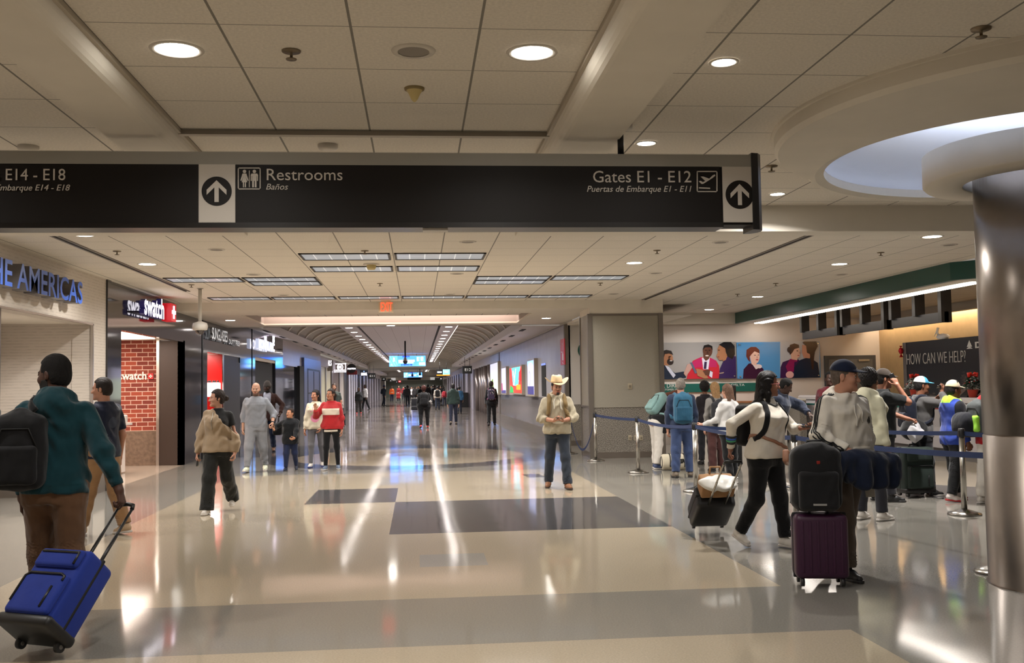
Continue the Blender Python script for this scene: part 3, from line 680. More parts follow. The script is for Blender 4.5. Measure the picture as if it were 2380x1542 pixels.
# ------------------------------------------------------------------ dome camera, exit sign
p = fl(465, 670, HC)
t = empty('dome_camera', p, label='white dome camera hanging on a pole in front of the black shops', cat='camera')
b = B(); b.lathe([(.055, -.012), (.06, 0)], n=20); b.cyl((0, 0, 0), (0, 0, -.62), .032, n=16); b.build('pole', M('camera_white', (206, 200, 192), .4), t)
b = B(); b.lathe([(.085, -.755), (.125, -.745), (.135, -.68), (.12, -.625), (.05, -.60), (.033, -.59)], n=28); b.build('housing', M('camera_white'), t)
b = B(); b.lathe([(.0005, -.83), (.04, -.822), (.07, -.795), (.082, -.755)], n=24); b.build('dome', M('smoked_dome', (50, 40, 38), .08, spec=.8), t)
p0, p1 = pt(880, 727, 21.3), pt(914, 703, 21.3)
t = empty('exit_sign', (0, 0, 0), label='lit red exit sign hanging at the corridor mouth', cat='sign')
b = B(); b.box(p0.x, p1.x, 21.3, 21.34, p0.z, p1.z); b.box((p0.x+p1.x)/2-.1, (p0.x+p1.x)/2+.1, 21.3, 21.34, p1.z, HC-.001); b.build('plate', M('exit_plate', (214, 196, 160), .4), t)
q = pt(884, 724, 21.296); letters('lettering', 'EXIT', .27, frame(q, (1, 0, 0), (0, 0, 1)), M('exit_red', (255, 70, 40), .4, emit=1.3), t, depth=.006, width=pt(911, 724, 21.3).x-q.x, bold=0)

# ------------------------------------------------------------------ lettering on the left shops
def channel(root, txt, size, org, mat_face, mat_side, depth, width, gap=.06, bold=.004, space=1.0):
    'stand-off letters, each a part of its own'
    V, F = text_mesh(txt.replace(' ', ''), size, depth=.002, bold=bold, space=space)
    full, _ = text_mesh(txt, size, depth=.002, bold=bold, space=space)
    k = width/(max(v[0] for v in full)-min(v[0] for v in full))
    x = 0
    for i, ch in enumerate(txt):
        if ch == ' ': continue
        pre, _ = text_mesh(txt[:i+1], size, depth=.002, bold=bold, space=space)
        v, f = text_mesh(ch, size, depth=depth, bold=bold)
        xr = max(p[0] for p in pre); cw = max(p[0] for p in v)
        b = B(); T = frame(Vector(org)+Vector((gap+depth/2, 0, 0)), (0, 1, 0), (0, 0, 1))
        b.v = [tuple(T @ Vector(((p[0]+xr-cw)*k, p[1], p[2]))) for p in v]; b.f = f
        b.m = [0 if abs(sum((Vector(v[q]) for q in face), Vector()).z/len(face)) > depth*.45 else 1 for face in f]; b.sm = [False]*len(f)
        b.build('letter', [mat_face, mat_side], root)
t = empty('shop_sign', (0, 0, 0), label='blue stand-off letters THE AMERICAS on the white shop wall', cat='sign')
a0, a1 = ptx(40, 682, X0+.22), ptx(192, 706, X0+.22)
zA = ptx(12, 662, X0+.22).z; wA = a1.y-a0.y
V, F = text_mesh('AMERICAS', .44, depth=.1); xs = [v[0] for v in V]
V2, _ = text_mesh('THE AMERICAS', .44, depth=.1); r_ = (max(v[0] for v in V2)-min(v[0] for v in V2))/(max(xs)-min(xs))
channel(t, 'THE AMERICAS', .44, (X0, a1.y-wA*r_, zA), M('sign_blue', (52, 96, 190), .35), M('sign_blue_side', (120, 116, 116), .3, .4), .17, wA*r_, .05, .006)
t = empty('shop_sign', (0, 0, 0), label='white lit letters swatch+ on the black granite front', cat='sign')
a0, a1 = ptx(352, 738, X0+.3), ptx(405, 750, X0+.3)
channel(t, 'swatch', .52, (X0, a0.y-.05, 2.96), M('letter_glow', (250, 244, 255), .4, emit=1.5), M('letter_side', (50, 44, 110), .3, emit=.12), .09, a1.y-a0.y-.3, .1, .012, 1.02)
b = B(); y1 = a1.y; b.box(X0+.12, X0+.30, y1-.24, y1+.16, 2.93, 3.27); b.build('plus_box', M('swiss_red', (200, 24, 36), .35, emit=.3), t)
b = B(); b.box(X0+.30, X0+.31, y1-.17, y1+.09, 3.07, 3.14); b.box(X0+.30, X0+.31, y1-.075, y1-.005, 2.98, 3.23); b.build('plus', M('letter_glow'), t)
b = B(); b.box(X0, X0+.1, a0.y-.1, y1+.1, 2.98, 3.01); b.build('mounting_rail', M('letter_rail', (30, 26, 60), .4), t)
t = empty('shop_sign', (0, 0, 0), label='pale letters SUNGLASSES DUTY FREE on the black granite front', cat='sign')
a0, a1 = ptx(492, 800, X0+.1), ptx(528, 800, X0+.1)
channel(t, 'SUNGLASSES', .40, (X0, a0.y, 2.82), M('pale_letter', (206, 206, 206), .4, emit=.35), M('pale_side', (90, 90, 92), .4), .06, a1.y-a0.y, .05, .004, .9)
a2 = ptx(531, 800, X0+.07); a3 = ptx(556, 806, X0+.07); channel(t, 'DUTY FREE', .17, (X0, a2.y, 2.80), M('pale_letter'), M('pale_side'), .03, a3.y-a2.y, .05)
t = empty('shop_sign', (0, 0, 0), label='bright white letters MONTBLANC on the black granite front', cat='sign')
a0, a1 = ptx(599, 820, X0+.15), ptx(636, 822, X0+.15)
channel(t, 'MONTBLANC', .40, (X0, a0.y, 2.86), M('letter_glow'), M('letter_side2', (190, 196, 220), .4, emit=.6), .1, a1.y-a0.y, .08, .012)
b = B()
for i in range(6): b.box(-.035, .035, -.16, .16, 0, .03, T=frame((X0+.12, a1.y+.1, 3.30), (0, 1, 0), (0, 0, 1)) @ Matrix.Rotation(pi*i/6*2, 4, 'Z'))
b.build('star_emblem', M('letter_glow'), t)
# brick-wall lettering, shop counter with till
q = pt(286, 883, 22.49); q2 = pt(340, 883, 22.49)
t = empty('wall_lettering', (0, 0, 0), label='white swatch lettering with red square on the brick wall', cat='sign')
o = letters('lettering', 'swatch', .235, frame(q-Vector((.1, 0, 0)), (1, 0, 0), (0, 0, 1)), M('letter_cream', (240, 228, 220), .5), t, depth=.02, width=q2.x-q.x+.1, bold=.004)
q3 = pt(351, 875, 22.49); b = B(); b.box(q3.x-.055, q3.x+.055, 22.46, 22.49, q3.z-.06, q3.z+.06, 0); b.box(q3.x-.035, q3.x+.035, 22.45, 22.46, q3.z-.01, q3.z+.01, 1); b.box(q3.x-.01, q3.x+.01, 22.45, 22.46, q3.z-.035, q3.z+.035, 1)
b.build('swiss_square', [M('swiss_red2', (196, 30, 34), .4), M('letter_cream')], t)
t = empty('shop_counter', (-5.95, 19.95, 0), label='white shop counter inside the brick walled watch shop', cat='counter')
b = B(); b.box(-.55, .22, -.55, .75, .02, .93); b.build('body', M('counter_white', (226, 214, 206), .35), t)
b = B(); b.box(-.6, .34, -.6, .8, .93, .97); b.build('worktop', M('counter_white'), t)
t = empty('till', (-5.95, 19.95, .971), label='black touch screen till on the white shop counter', cat='till')
b = B(); b.box(-.12, .12, -.12, .12, 0, .03); b.cyl((0, 0, .03), (0, .05, .22), .035); b.build('stand', BLACK, t)
b = B(); b.box(-.2, .2, -.02, .02, -.14, .14, T=Matrix.Translation((0, .02, .32)) @ Matrix.Rotation(radians(-55), 4, 'Z') @ Matrix.Rotation(radians(-24), 4, 'X')); bevel(b.build('screen', BLACK, t))
t = empty('card_printer', (-5.72, 20.45, .971), label='small white receipt printer beside the till', cat='printer')
b = B(); b.rbox(-.08, .08, -.1, .1, 0, .16, .02); b.build('body', M('counter_white'), t)
b = B(); b.box(-.05, .05, -.102, -.098, .06, .12); b.build('paper_slot', BLACK, t)
b = B(); b.rbox(-5.45, -5.06, 26.62, 26.89, 1.42, 1.78, .03); o = b.build('display_shelf', M('display_glow', (250, 232, 228), .4, emit=1.4)); tag(o, 'lit white sunglasses display inside the red shop', 'display')
for i in range(3):
    t = empty('sunglasses', (-5.37+i*.115, 26.74, 1.781), label='pair of dark sunglasses on the lit white display', cat='sunglasses', group='sunglasses on the lit display')
    b = B()
    for s in (-1, 1): b.lathe([(.0005, 0), (.028, 0), (.028, .008), (.0005, .008)], (0, 0, 0), 14, T=Matrix.Translation((s*.036, 0, .030)) @ Matrix.Rotation(pi/2, 4, 'X'))
    b.box(-.01, .01, -.008, 0, .035, .042); b.build('lenses', BLACK, t)

# ------------------------------------------------------------------ belt barriers
BELT = M('navy_belt', (26, 44, 84), .75); BELTD = M('belt_head', (34, 33, 34), .5); STEEL = M('post_steel', (176, 172, 164), .26, 1.0, bump=(60, .04)); BASEST = M('post_base', (150, 146, 140), .25, 1.0)
def stanchion(x, y, label, h=1.0):
    t = empty('belt_post', (x, y, 0), label=label, cat='barrier post', group='belt barrier posts')
    b = B(); b.lathe([(.0005, 0), (.185, 0), (.19, .008), (.185, .02), (.12, .04), (.05, .062), (.034, .066)], n=40); b.build('base', BASEST, t)
    b = B(); b.cyl((0, 0, .06), (0, 0, h-.1), .033, n=24); b.build('tube', STEEL, t)
    b = B(); b.lathe([(.034, h-.1), (.036, h-.098), (.036, h-.005), (.03, h), (.0005, h)], n=24); b.box(-.04, .04, -.016, .016, h-.09, h-.025); b.build('belt_head', BELTD, t)
    return t
def belt(t, p0, p1, sag=.03, h=.05):
    b = B(); N = 28; p0, p1 = Vector(p0), Vector(p1)
    P = [p0.lerp(p1, i/N) - Vector((0, 0, sag*4*(i/N)*(1-i/N))) for i in range(N+1)]
    b.strip(P, (0, 0, 1), h/2, .003); o = b.build('belt', BELT, t); o.matrix_parent_inverse = t.matrix_basis.inverted(); return o
Z = .945
SA = stanchion(3.65, 20.95, 'steel belt post standing in front of the grey pillar')
SB = stanchion(3.89, 17.95, 'steel belt post right of the pillar, before the woman with white trousers')
SCc = stanchion(4.02, 14.64, 'steel belt post between the blue backpack man and the carry-on suitcase')
SD = stanchion(4.24, 11.25, 'steel belt post behind the purple suitcase')
SE = stanchion(5.5, 14.65, 'steel belt post under the hand of the man in navy puffer jacket')
SF = stanchion(6.32, 11.42, 'steel belt post beside the red and white sneakers')
SG = stanchion(fl(2322, 1332).x, fl(2322, 1332).y, 'steel belt post half hidden by the steel column')
SH = stanchion(3.46, 23.3, 'steel belt post behind the man in the cowboy hat')
belt(SA, (3.65, 20.95, Z), (3.89, 17.95, Z), .02); belt(SB, (3.89, 17.95, Z), (4.02, 14.64, Z), .05); belt(SCc, (4.02, 14.64, Z), (4.24, 11.25, Z), .05)
belt(SA, (3.65, 20.95, Z), (3.46, 23.3, Z), .78); belt(SD, (4.24, 11.25, Z), (fl(2322, 1332).x, fl(2322, 1332).y, Z), .03)
belt(SE, (5.5, 14.65, Z), (4.02, 14.64, Z), .05); belt(SE, (5.5, 14.65, Z), (6.32, 11.42, Z), .04); belt(SF, (6.32, 11.42, Z), (7.5, 9.6, Z), .04); belt(SE, (5.5, 14.65, Z), (5.2, 17.6, Z), .05)
belt(SG, (fl(2322, 1332).x, fl(2322, 1332).y, Z), (6.4, 8.2, Z), .03)

# ------------------------------------------------------------------ right corridor wall: light boxes, fire sign, small fittings
def lightbox(name, x0, x1, yt, yb, label, mats, paint):
    XF = XR-.14; a = ptx(x1, yt, XF); c = ptx(x0, yt, XF); zb2 = ptx(x1, yb, XF).z; z2 = a.z; y0, y1 = a.y, c.y
    t = empty(name, (XF, y0, zb2), label=label, cat='advertising light box')
    b = B(); b.box(.012, .14, 0, y1-y0, 0, z2-zb2); b.build('case', M('lightbox_case', (172, 160, 144), .4), t)
    b = B(); H, L = z2-zb2, y1-y0
    b.box(.0, .012, .06, L-.06, .06, H-.06, 0)
    for k, (m, pts) in enumerate(paint):        # (material, [(u, v)]) with u from the far edge, v from the bottom
        P = [(L-.06-u*(L-.12), .06+v*(H-.12)) for u, v in pts]; b.prism(P, 'x', -.002-.001*k, .0, m)
    b.build('poster', mats, t)
E1 = lambda n, c=(128, 128, 128), e=.9: M('ad_'+n, c, .4, emit=e)
lightbox('light_box', 1225, 1240, 833, 922, 'tall lilac light box poster nearest the dark door recess', [E1('lilac', (186, 184, 212), .7), E1('navy', (60, 56, 120), .5), E1('blue', (130, 170, 250), 1.1), E1('silver', (150, 150, 170))],
         [(1, [(0, 0), (1, 0), (1, .24), (0, .24)]), (2, [(0, .86), (.3, .95), (.7, .95), (1, .86), (1, 1), (0, 1)]), (3, ell(.35, .48, .18, .22, 16)), (0, ell(.35, .48, .12, .17, 16))])
lightbox('light_box', 1184, 1211, 848, 918, 'wide light box poster in red, turquoise and green', [E1('red', (226, 50, 36), 1.0), E1('turquoise', (90, 200, 226)), E1('green', (24, 150, 70)), E1('orange', (250, 140, 30)), E1('white', (240, 240, 230)), E1('darkred', (190, 24, 20))],
         [(1, [(.3, .3), (.75, .25), (.95, 1), (.2, 1)]), (2, [(0, 0), (.35, 0), (.3, .2), (.05, .3)]), (3, [(.6, .12), (.95, .12), (.95, .32), (.6, .32)]), (4, [(.35, .3), (.42, .3), (.6, .95), (.55, .95)]), (4, [(.42, .5), (.5, .45), (.35, .9), (.3, .85)]), (5, [(.8, .5), (1, .45), (1, .9), (.85, .8)])])
lightbox('light_box', 1165, 1175, 852, 918, 'narrow lilac light box poster left of the red and turquoise one', [E1('lilac'), E1('navy'), E1('magenta', (150, 40, 90))], [(1, [(0, 0), (1, 0), (1, .12), (0, .12)]), (2, [(0, .1), (.3, .1), (.2, .4), (0, .4)])])
lightbox('light_box', 1139, 1156, 840, 918, 'greenish white light box poster farthest down the right wall', [E1('palegreen', (196, 206, 190)), E1('lilac'), E1('leaf', (110, 140, 60), .6)], [(1, [(0, .7), (1, .65), (1, 1), (0, 1)]), (2, [(.1, .1), (.5, .1), (.4, .5), (.2, .45)])])
t = empty('fire_sign', (0, 0, 0), label='tall red fire extinguisher sign at the start of the right corridor wall', cat='sign')
a = ptx(1302, 790, XR-.02); c = ptx(1312.5, 848, XR-.02); y0, y1 = c.y, a.y
b = B(); b.box(XR-.02, XR, y0, y1, c.z, a.z); b.build('plate', M('fire_red', (206, 26, 34), .35), t)
Wm = M('fire_white', (238, 232, 230), .4)
for ch, zz in (('F', 2.60), ('E', 2.50)): letters('lettering', ch, .13, frame((XR-.022, y0+.40, zz), (0, -1, 0), (0, 0, 1)), Wm, t, depth=.004, bold=.006)
b = B(); b.prism([(y0+.22, 2.23), (y0+.42, 2.23), (y0+.42, 2.38), (y0+.36, 2.43), (y0+.28, 2.43), (y0+.22, 2.38)], 'x', XR-.025, XR-.02); b.prism([(y0+.28, 2.44), (y0+.62, 2.44), (y0+.62, 2.47), (y0+.28, 2.46)], 'x', XR-.025, XR-.02)
b.prism([(y0+.25, 2.13), (y0+.3, 2.13), (y0+.42, 2.18), (y0+.38, 2.20)], 'x', XR-.025, XR-.02); b.build('extinguisher_symbol', Wm, t)
b = B(); a = ptx(1259, 846, XR); c = ptx(1270, 922, XR); b.box(XR-.012, XR-.002, c.y, a.y, c.z, a.z, 0); b.box(XR-.014, XR-.004, c.y, a.y, a.z-.06, a.z, 1); struct('door_4', b, [MATTE, M('door_glow', (120, 140, 220), .4, emit=.6)])
def plate(name, x, y, Y, w_, h_, label, cat, inner=True):
    p = pt(x, y, Y); t = empty(name, p, label=label, cat=cat)
    b = B(); b.box(-w_, w_, -.012, 0, -h_, h_); bevel(b.build('cover', M('plate_beige', (180, 168, 146), .4), t), .003)
    b = B(); b.box(-w_*.5, w_*.5, -.02, -.012, -h_*.55, h_*.35); b.build('insert', M('plate_inner', (132, 122, 104), .4), t)
plate('thermostat', 1464, 898, 21.6, .045, .06, 'beige thermostat on the grey pillar', 'thermostat')
plate('wall_socket', 1464, 1018, 21.6, .035, .055, 'socket on the speckled pillar base, left one', 'socket'); plate('wall_socket', 1477, 1018, 21.6, .035, .055, 'socket on the speckled pillar base, middle one', 'socket'); plate('wall_socket', 1490, 1018, 21.6, .035, .055, 'socket on the speckled pillar base, right one', 'socket')
plate('thermostat', 1820, 890, 26.2, .06, .07, 'beige thermostat under the airline posters', 'thermostat')

# ------------------------------------------------------------------ far corridor: screens, gate signs, shop signs, light fins, stands
def hang_sign(name, x0, x1, y0, y1, Y, label, mat, cat='sign', drop=None, th=.12, art=None, mats=None):
    a, c = pt(x0, y1, Y), pt(x1, y0, Y); t = empty(name, (a.x, Y, a.z), label=label, cat=cat)
    b = B(); b.box(0, c.x-a.x, 0, th, 0, c.z-a.z); b.build('box', mat, t)
    if drop:
        b = B()
        for k in (.25, .75): b.cyl(((c.x-a.x)*k, th/2, c.z-a.z), ((c.x-a.x)*k, th/2, drop-a.z), .012, n=8)
        b.build('hanger', MATTE, t)
    if art:
        b = B(); W_, H_ = c.x-a.x, c.z-a.z
        for m, u0, u1, v0, v1 in art: b.box(u0*W_, u1*W_, -.008, 0, v0*H_, v1*H_, m)
        b.build('artwork', mats, t)
    return t, a, c
SCRM = [E1('sky', (86, 156, 240), 1.05), E1('aqua', (150, 226, 250), 1.1), E1('snow', (236, 246, 255), 1.3), E1('royal', (50, 60, 220), .9)]
sart = [(0, .0, 1, 0, 1), (1, .0, .22, 0, 1), (1, .3, .68, .25, .6), (2, .25, .7, .42, .62), (2, .25, .66, .30, .38), (3, .32, .63, .08, .2), (3, .36, .56, .86, 1), (2, .82, .99, .1, .36), (1, .75, .95, .45, .9), (2, .03, .08, .1, .2), (2, .1, .15, .45, .85), (2, .77, .8, .5, .88), (2, .88, .92, .5, .9)]
hang_sign('video_screen', 905, 989, 827, 852.5, 64, 'wide bright blue video screen hanging over the corridor, nearer one', SCRM[0], 'screen', 3.67, art=sart, mats=SCRM)
hang_sign('video_screen', 938.5, 981, 866, 878, 122, 'small blue video screen hanging farther down the corridor', SCRM[0], 'screen', 3.67, art=sart, mats=SCRM)
for x, yt, yb, Y, lb in ((942, 810, 846, 46, 'black pole with an egg shaped dome camera before the blue screen'), (958.5, 866, 876, 92, 'small dome camera on a pole before the farther screen'), (976, 853, 873, 90, 'thin pole with a cone lamp right of the screens')):
    p = pt(x, yb, Y); q = pt(x, yt, Y); t = empty('pole_camera', p, label=lb, cat='camera'); h_ = q.z-p.z
    b = B(); b.cyl((0, 0, .1), (0, 0, max(h_, 3.67-p.z if Y < 80 else h_)), .035 if Y < 60 else .03, n=10); b.build('pole', MATTE, t)
    b = B(); b.lathe([(.0005, -.02), (.06, -.01), (.1, .06), (.11, .12), (.09, .2), (.04, .28), (.0005, .3)], n=16, ms=[1, 1, 1, 0, 0, 0]); b.build('dome', [M('egg_grey', (110, 104, 100), .4), BLACK], t)
def gate(txt, x0, x1, y0, y1, Y, label, drop):
    t, a, c = hang_sign('gate_sign', x0, x1, y0, y1, Y, label, M('gate_black', (24, 24, 25), .4), 'gate sign', drop)
    W_, H_ = c.x-a.x, c.z-a.z
    letters('lettering', txt, H_*.5, Matrix.Translation((W_*.22, -.004, H_*.34)) @ frame((0, 0, 0), (1, 0, 0), (0, 0, 1)), M('gate_white', (226, 224, 220), .4, emit=.25), t, depth=.006, width=W_*.62)
gate('E12', 1075, 1097, 851, 869, 56, 'black hanging gate sign E12 on the right', 3.2); gate('E11', 855, 872.5, 868, 881, 74, 'black hanging gate sign E11 on the left', 3.2)
for x0, x1, y0, y1, Y, lb in ((887, 897, 878, 886, 95, 'small black gate sign left of the far corridor, nearest of three'), (904, 912, 883, 888.5, 118, 'small black gate sign left of the far corridor, middle of three'), (919, 925, 886, 891, 130, 'small black gate sign left of the far corridor, farthest of three'), (1021, 1029, 877, 885, 100, 'small black gate sign right of the far corridor')):
    hang_sign('gate_sign', x0, x1, y0, y1, Y, lb, M('gate_black'), 'gate sign', None, art=[(0, .3, .7, .4, .65)], mats=[M('gate_white')])
hang_sign('red_sign', 926, 932, 885, 889.5, 110, 'small red hanging sign on the left of the far corridor', M('sign_red', (150, 24, 30), .4), 'sign', None, art=[(0, .2, .8, .4, .6)], mats=[M('gate_white')])
hang_sign('advert_screen', 1014.5, 1045.5, 859, 874, 66, 'hanging screen with black left half, picture and orange strip', BLACK, 'screen', 3.2, art=[(0, .01, .48, .18, .99), (1, .48, .99, .18, .99), (2, .01, .99, .01, .17), (3, .06, .4, .45, .7), (4, .55, .9, .3, .5), (3, .6, .85, .5, .66)], mats=[BLACK, E1('sea', (120, 220, 240), 1.4), E1('orange'), E1('snow'), E1('deepsea', (40, 130, 170))])
t, a, c = hang_sign('store_sign', 749, 773, 838, 863, 58, 'lit shop sign KIEHLS above the pale shop windows on the left', M('sign_board', (120, 114, 112), .4), 'sign')
letters('lettering', 'KIEHLS', .42, Matrix.Translation((.08, -.01, .30)) @ frame((0, 0, 0), (1, 0, 0), (0, 0, 1)), M('letter_glow'), t, width=(c.x-a.x)*.75, bold=.01)
t, a, c = hang_sign('store_sign', 777, 804, 845, 866, 63, 'square sign with MK in a ring on the left', M('sign_taupe', (128, 116, 108), .4), 'sign')
b = B(); W_, H_ = c.x-a.x, c.z-a.z
for q in ((0, W_, 0, .05), (0, W_, H_-.05, H_), (0, .05, 0, H_), (W_-.05, W_, 0, H_)): b.box(q[0], q[1], -.01, 0, q[2], q[3])
b.tube([(W_/2+.17*cos(a_), -.008, H_*.58+.17*sin(a_)) for a_ in [2*pi*i/24 for i in range(24)]], .022, 6, closed=True); b.build('border', M('letter_glow'), t)
letters('lettering', 'MK', .24, Matrix.Translation((W_/2-.13, -.01, H_*.58-.08)) @ frame((0, 0, 0), (1, 0, 0), (0, 0, 1)), M('letter_glow'), t, width=.26, bold=.008)
letters('lettering', 'MICHAEL KORS', .1, Matrix.Translation((.08, -.01, .09)) @ frame((0, 0, 0), (1, 0, 0), (0, 0, 1)), M('letter_glow'), t, width=W_-.16, bold=.003)
t = empty('store_sign', pt(817, 865, 67), label='round black sign INMOTION over a dark red board', cat='sign')
b = B(); b.box(-.3, .36, 0, .08, -.18, .1); b.build('board', M('dark_red', (92, 20, 22), .4), t)
b = B(); b.cyl((0, -.06, .23), (0, .06, .23), .30, n=32); b.build('disc', M('gate_black'), t)
letters('lettering', 'INMOTION', .14, Matrix.Translation((-.26, -.065, .16)) @ frame((0, 0, 0), (1, 0, 0), (0, 0, 1)), M('letter_glow'), t, width=.52, bold=.004)
t, a, c = hang_sign('store_sign', 837, 855, 861, 874.5, 70, 'dark sign CURRENCY EXCHANGE hanging on the left', M('exchange_navy', (24, 34, 50), .4), 'sign')
for k, tx in enumerate(('CURRENCY', 'EXCHANGE')): letters('lettering', tx, .11, Matrix.Translation((.06, -.006, .14-.1*k)) @ frame((0, 0, 0), (1, 0, 0), (0, 0, 1)), M('letter_glow'), t, width=c.x-a.x-.12, bold=.004)
b = B(); b.cyl(((c.x-a.x)/2, -.006, .31), ((c.x-a.x)/2, 0, .31), .035); b.build('emblem', E1('blue'), t)
# store fronts and light fins along both far walls
FIN = M('light_fin', (244, 240, 248), .4, emit=2.0); PANEL = M('panel_lilac', (140, 134, 142), .35, .3)
b = B(); b.box(-5.15, -5.0, 53.4, 171, 2.75, 3.3, 0); b.box(XR, XR+.15, 54, 171, 2.75, 3.3, 0); struct('wall_header', b, [M('header_paint', (186, 178, 178), .5)])
b = B(); b.box(-5.6, -5.5, 53.4, 171, 0, 2.8, 0); b.box(XR+.4, XR+.5, 54, 171, 0, 2.8, 0); struct('wall_far', b, [M('far_wall', (104, 98, 100), .5)])
for y0, y1, mt in ((53.6, 56.4, 'pale_shop'), (56.6, 60, 'pale_shop2'), (60.6, 66, 'bronze_shop'), (66.4, 70.5, 'cream_wall'), (71, 75, 'black_shop')):
    c_ = {'pale_shop': (196, 190, 160), 'pale_shop2': (204, 196, 166), 'bronze_shop': (112, 96, 84), 'cream_wall': (196, 186, 178), 'black_shop': (20, 20, 22)}[mt]
    b = B(); b.box(-5.3, -5.05, y0, y1, 0, 2.75, 0); b.box(-5.06, -5.0, y0-.2, y0+.12, 0, 2.75, 1); b.box(-5.05, -5.04, y0, y1, 0, .25, 2)
    struct('wall_shopfront', b, [M(mt, c_, .4), M('mullion', (150, 146, 146), .3, .6), MATTE])
FM = B(); FM.box(-.05, .05, -.16, .16, .0, 2.72); FMm = FM.mesh('light_fin', FIN); PM = B(); PM.box(-.08, .08, -.7, .7, 0, 2.75); PMm = PM.mesh('wall_panel', PANEL)
for s, x, ys in ((0, -5.06, (76, 78.6, 81.2, 84.5, 90, 96, 102, 108, 114, 121, 128, 136)), (1, XR+.06, (72, 80, 88, 92, 98, 104, 110, 117, 124, 132))):
    for y in ys:
        o = bpy.data.objects.new('light_fin', FMm); COL.objects.link(o); o.location = (x, y, .01); tag(o, 'tall white lit fin on the %s wall far down the corridor' % ('left', 'right')[s], 'light', 'lit fins on the %s corridor wall' % ('left', 'right')[s])
        for dy in (-1.1, 1.1):
            o = bpy.data.objects.new('trim_20', PMm); COL.objects.link(o); o.location = (x, y+dy, 0); o['kind'] = 'structure'
b = B()
for y in (55, 58.5, 60.5, 63, 67): b.cyl((XR+.12, y, 0), (XR+.12, y, 2.75), .2, n=16)
struct('trim_21', b, M('gate_column', (140, 130, 128), .3, .8))
t = empty('gate_podium', fl(1086, 947)-Vector((.35, 0, 0)), label='black podium standing under the gate sign E12', cat='podium')
b = B(); b.box(-.42, .42, -.3, .3, 0, 1.12); bevel(b.build('body', M('podium_black', (16, 16, 17), .5), t), .01)
b = B(); b.box(-.44, -.2, -.05, .05, 1.12, 1.5); b.build('screen', BLACK, t)
b = B(); b.box(-3.5, 2.2, 139, 139.3, 2.55, 2.95, 0); b.box(-1.4, .4, 138.9, 139, 2.6, 2.9, 1)
for x in (-3.3, 2.0): b.box(x-.3, x+.3, 138.85, 139, 2.55, 3.0, 2)
o = b.build('overhead_sign', [M('cross_paint'), MATTE, M('gate_white')]); tag(o, 'white overhead sign beam at the far end of the corridor', 'sign')
# air vents along the corridor soffits
VM = B(); VM.box(-.06, .06, -.5, .5, -.012, 0); VMm = VM.mesh('soffit_vent', MATTE)
for s, x in ((0, -4.25), (1, 3.05)):
    for i in range(14):
        y = 29.5+i*3.4; o = bpy.data.objects.new('soffit_vent', VMm); COL.objects.link(o); o.location = (x, y, 3.199 if s else 3.243)
        tag(o, 'short dark air vent in the %s corridor soffit' % ('left', 'right')[s], 'air vent', 'vents in the %s corridor soffit' % ('left', 'right')[s])
# ------------------------------------------------------------------ airline area: posters, green board, counter, help board, monitors, trees
def poster(name, x0, x1, y0, y1, Y, label, bg, items):
    'flat printed panel on four studs; items = (colour, polygon in photo coordinates)'
    a, c = pt(x0, y1, Y-.06), pt(x1, y0, Y-.06); t = empty(name, (a.x, Y-.06, a.z), label=label, cat='poster')
    cols = []; b = B()
    def mi(cl):
        if cl not in cols: cols.append(cl)
        return cols.index(cl)
    b.box(0, c.x-a.x, 0, .02, 0, c.z-a.z, mi(bg))
    for k, (cl, pts) in enumerate(items):
        P = [((q.x-a.x), (q.z-a.z)) for q in [pt(px, py, Y-.06) for px, py in pts]]
        P = [(min(max(u, 0), c.x-a.x), min(max(v, 0), c.z-a.z)) for u, v in P]
        ar = sum(P[i][0]*P[(i+1) % len(P)][1]-P[(i+1) % len(P)][0]*P[i][1] for i in range(len(P)))
        if ar < 0: P = P[::-1]
        b.prism(P, 'y', -.0012*(k+1), 0, mi(cl))
    b.build('print', [M('print_%d_%d_%d' % cl, cl, .12, coat=.5) for cl in cols], t)
    b = B()
    for u in (.03, .97):
        for v in (.06, .94): b.cyl((u*(c.x-a.x), -.05, v*(c.z-a.z)), (u*(c.x-a.x), .06, v*(c.z-a.z)), .018, n=12)
    b.build('stud', CHROME, t); return t
def Q(u, v): return (1530+u*.16807, 780+v*.16807)
def PQ(*uv): return [Q(u, v) for u, v in uv]
def EQ(u, v, ru, rv, rot=0.0, n=28): return [Q(x, y) for x, y in ell(u, v, ru, rv, n, rot)]
SKA, SKB, SKC, SKD = (168, 116, 84), (96, 60, 46), (214, 170, 150), (196, 140, 118)
NAVYP, REDP, PURP = (28, 38, 58), (196, 36, 52), (52, 34, 84)
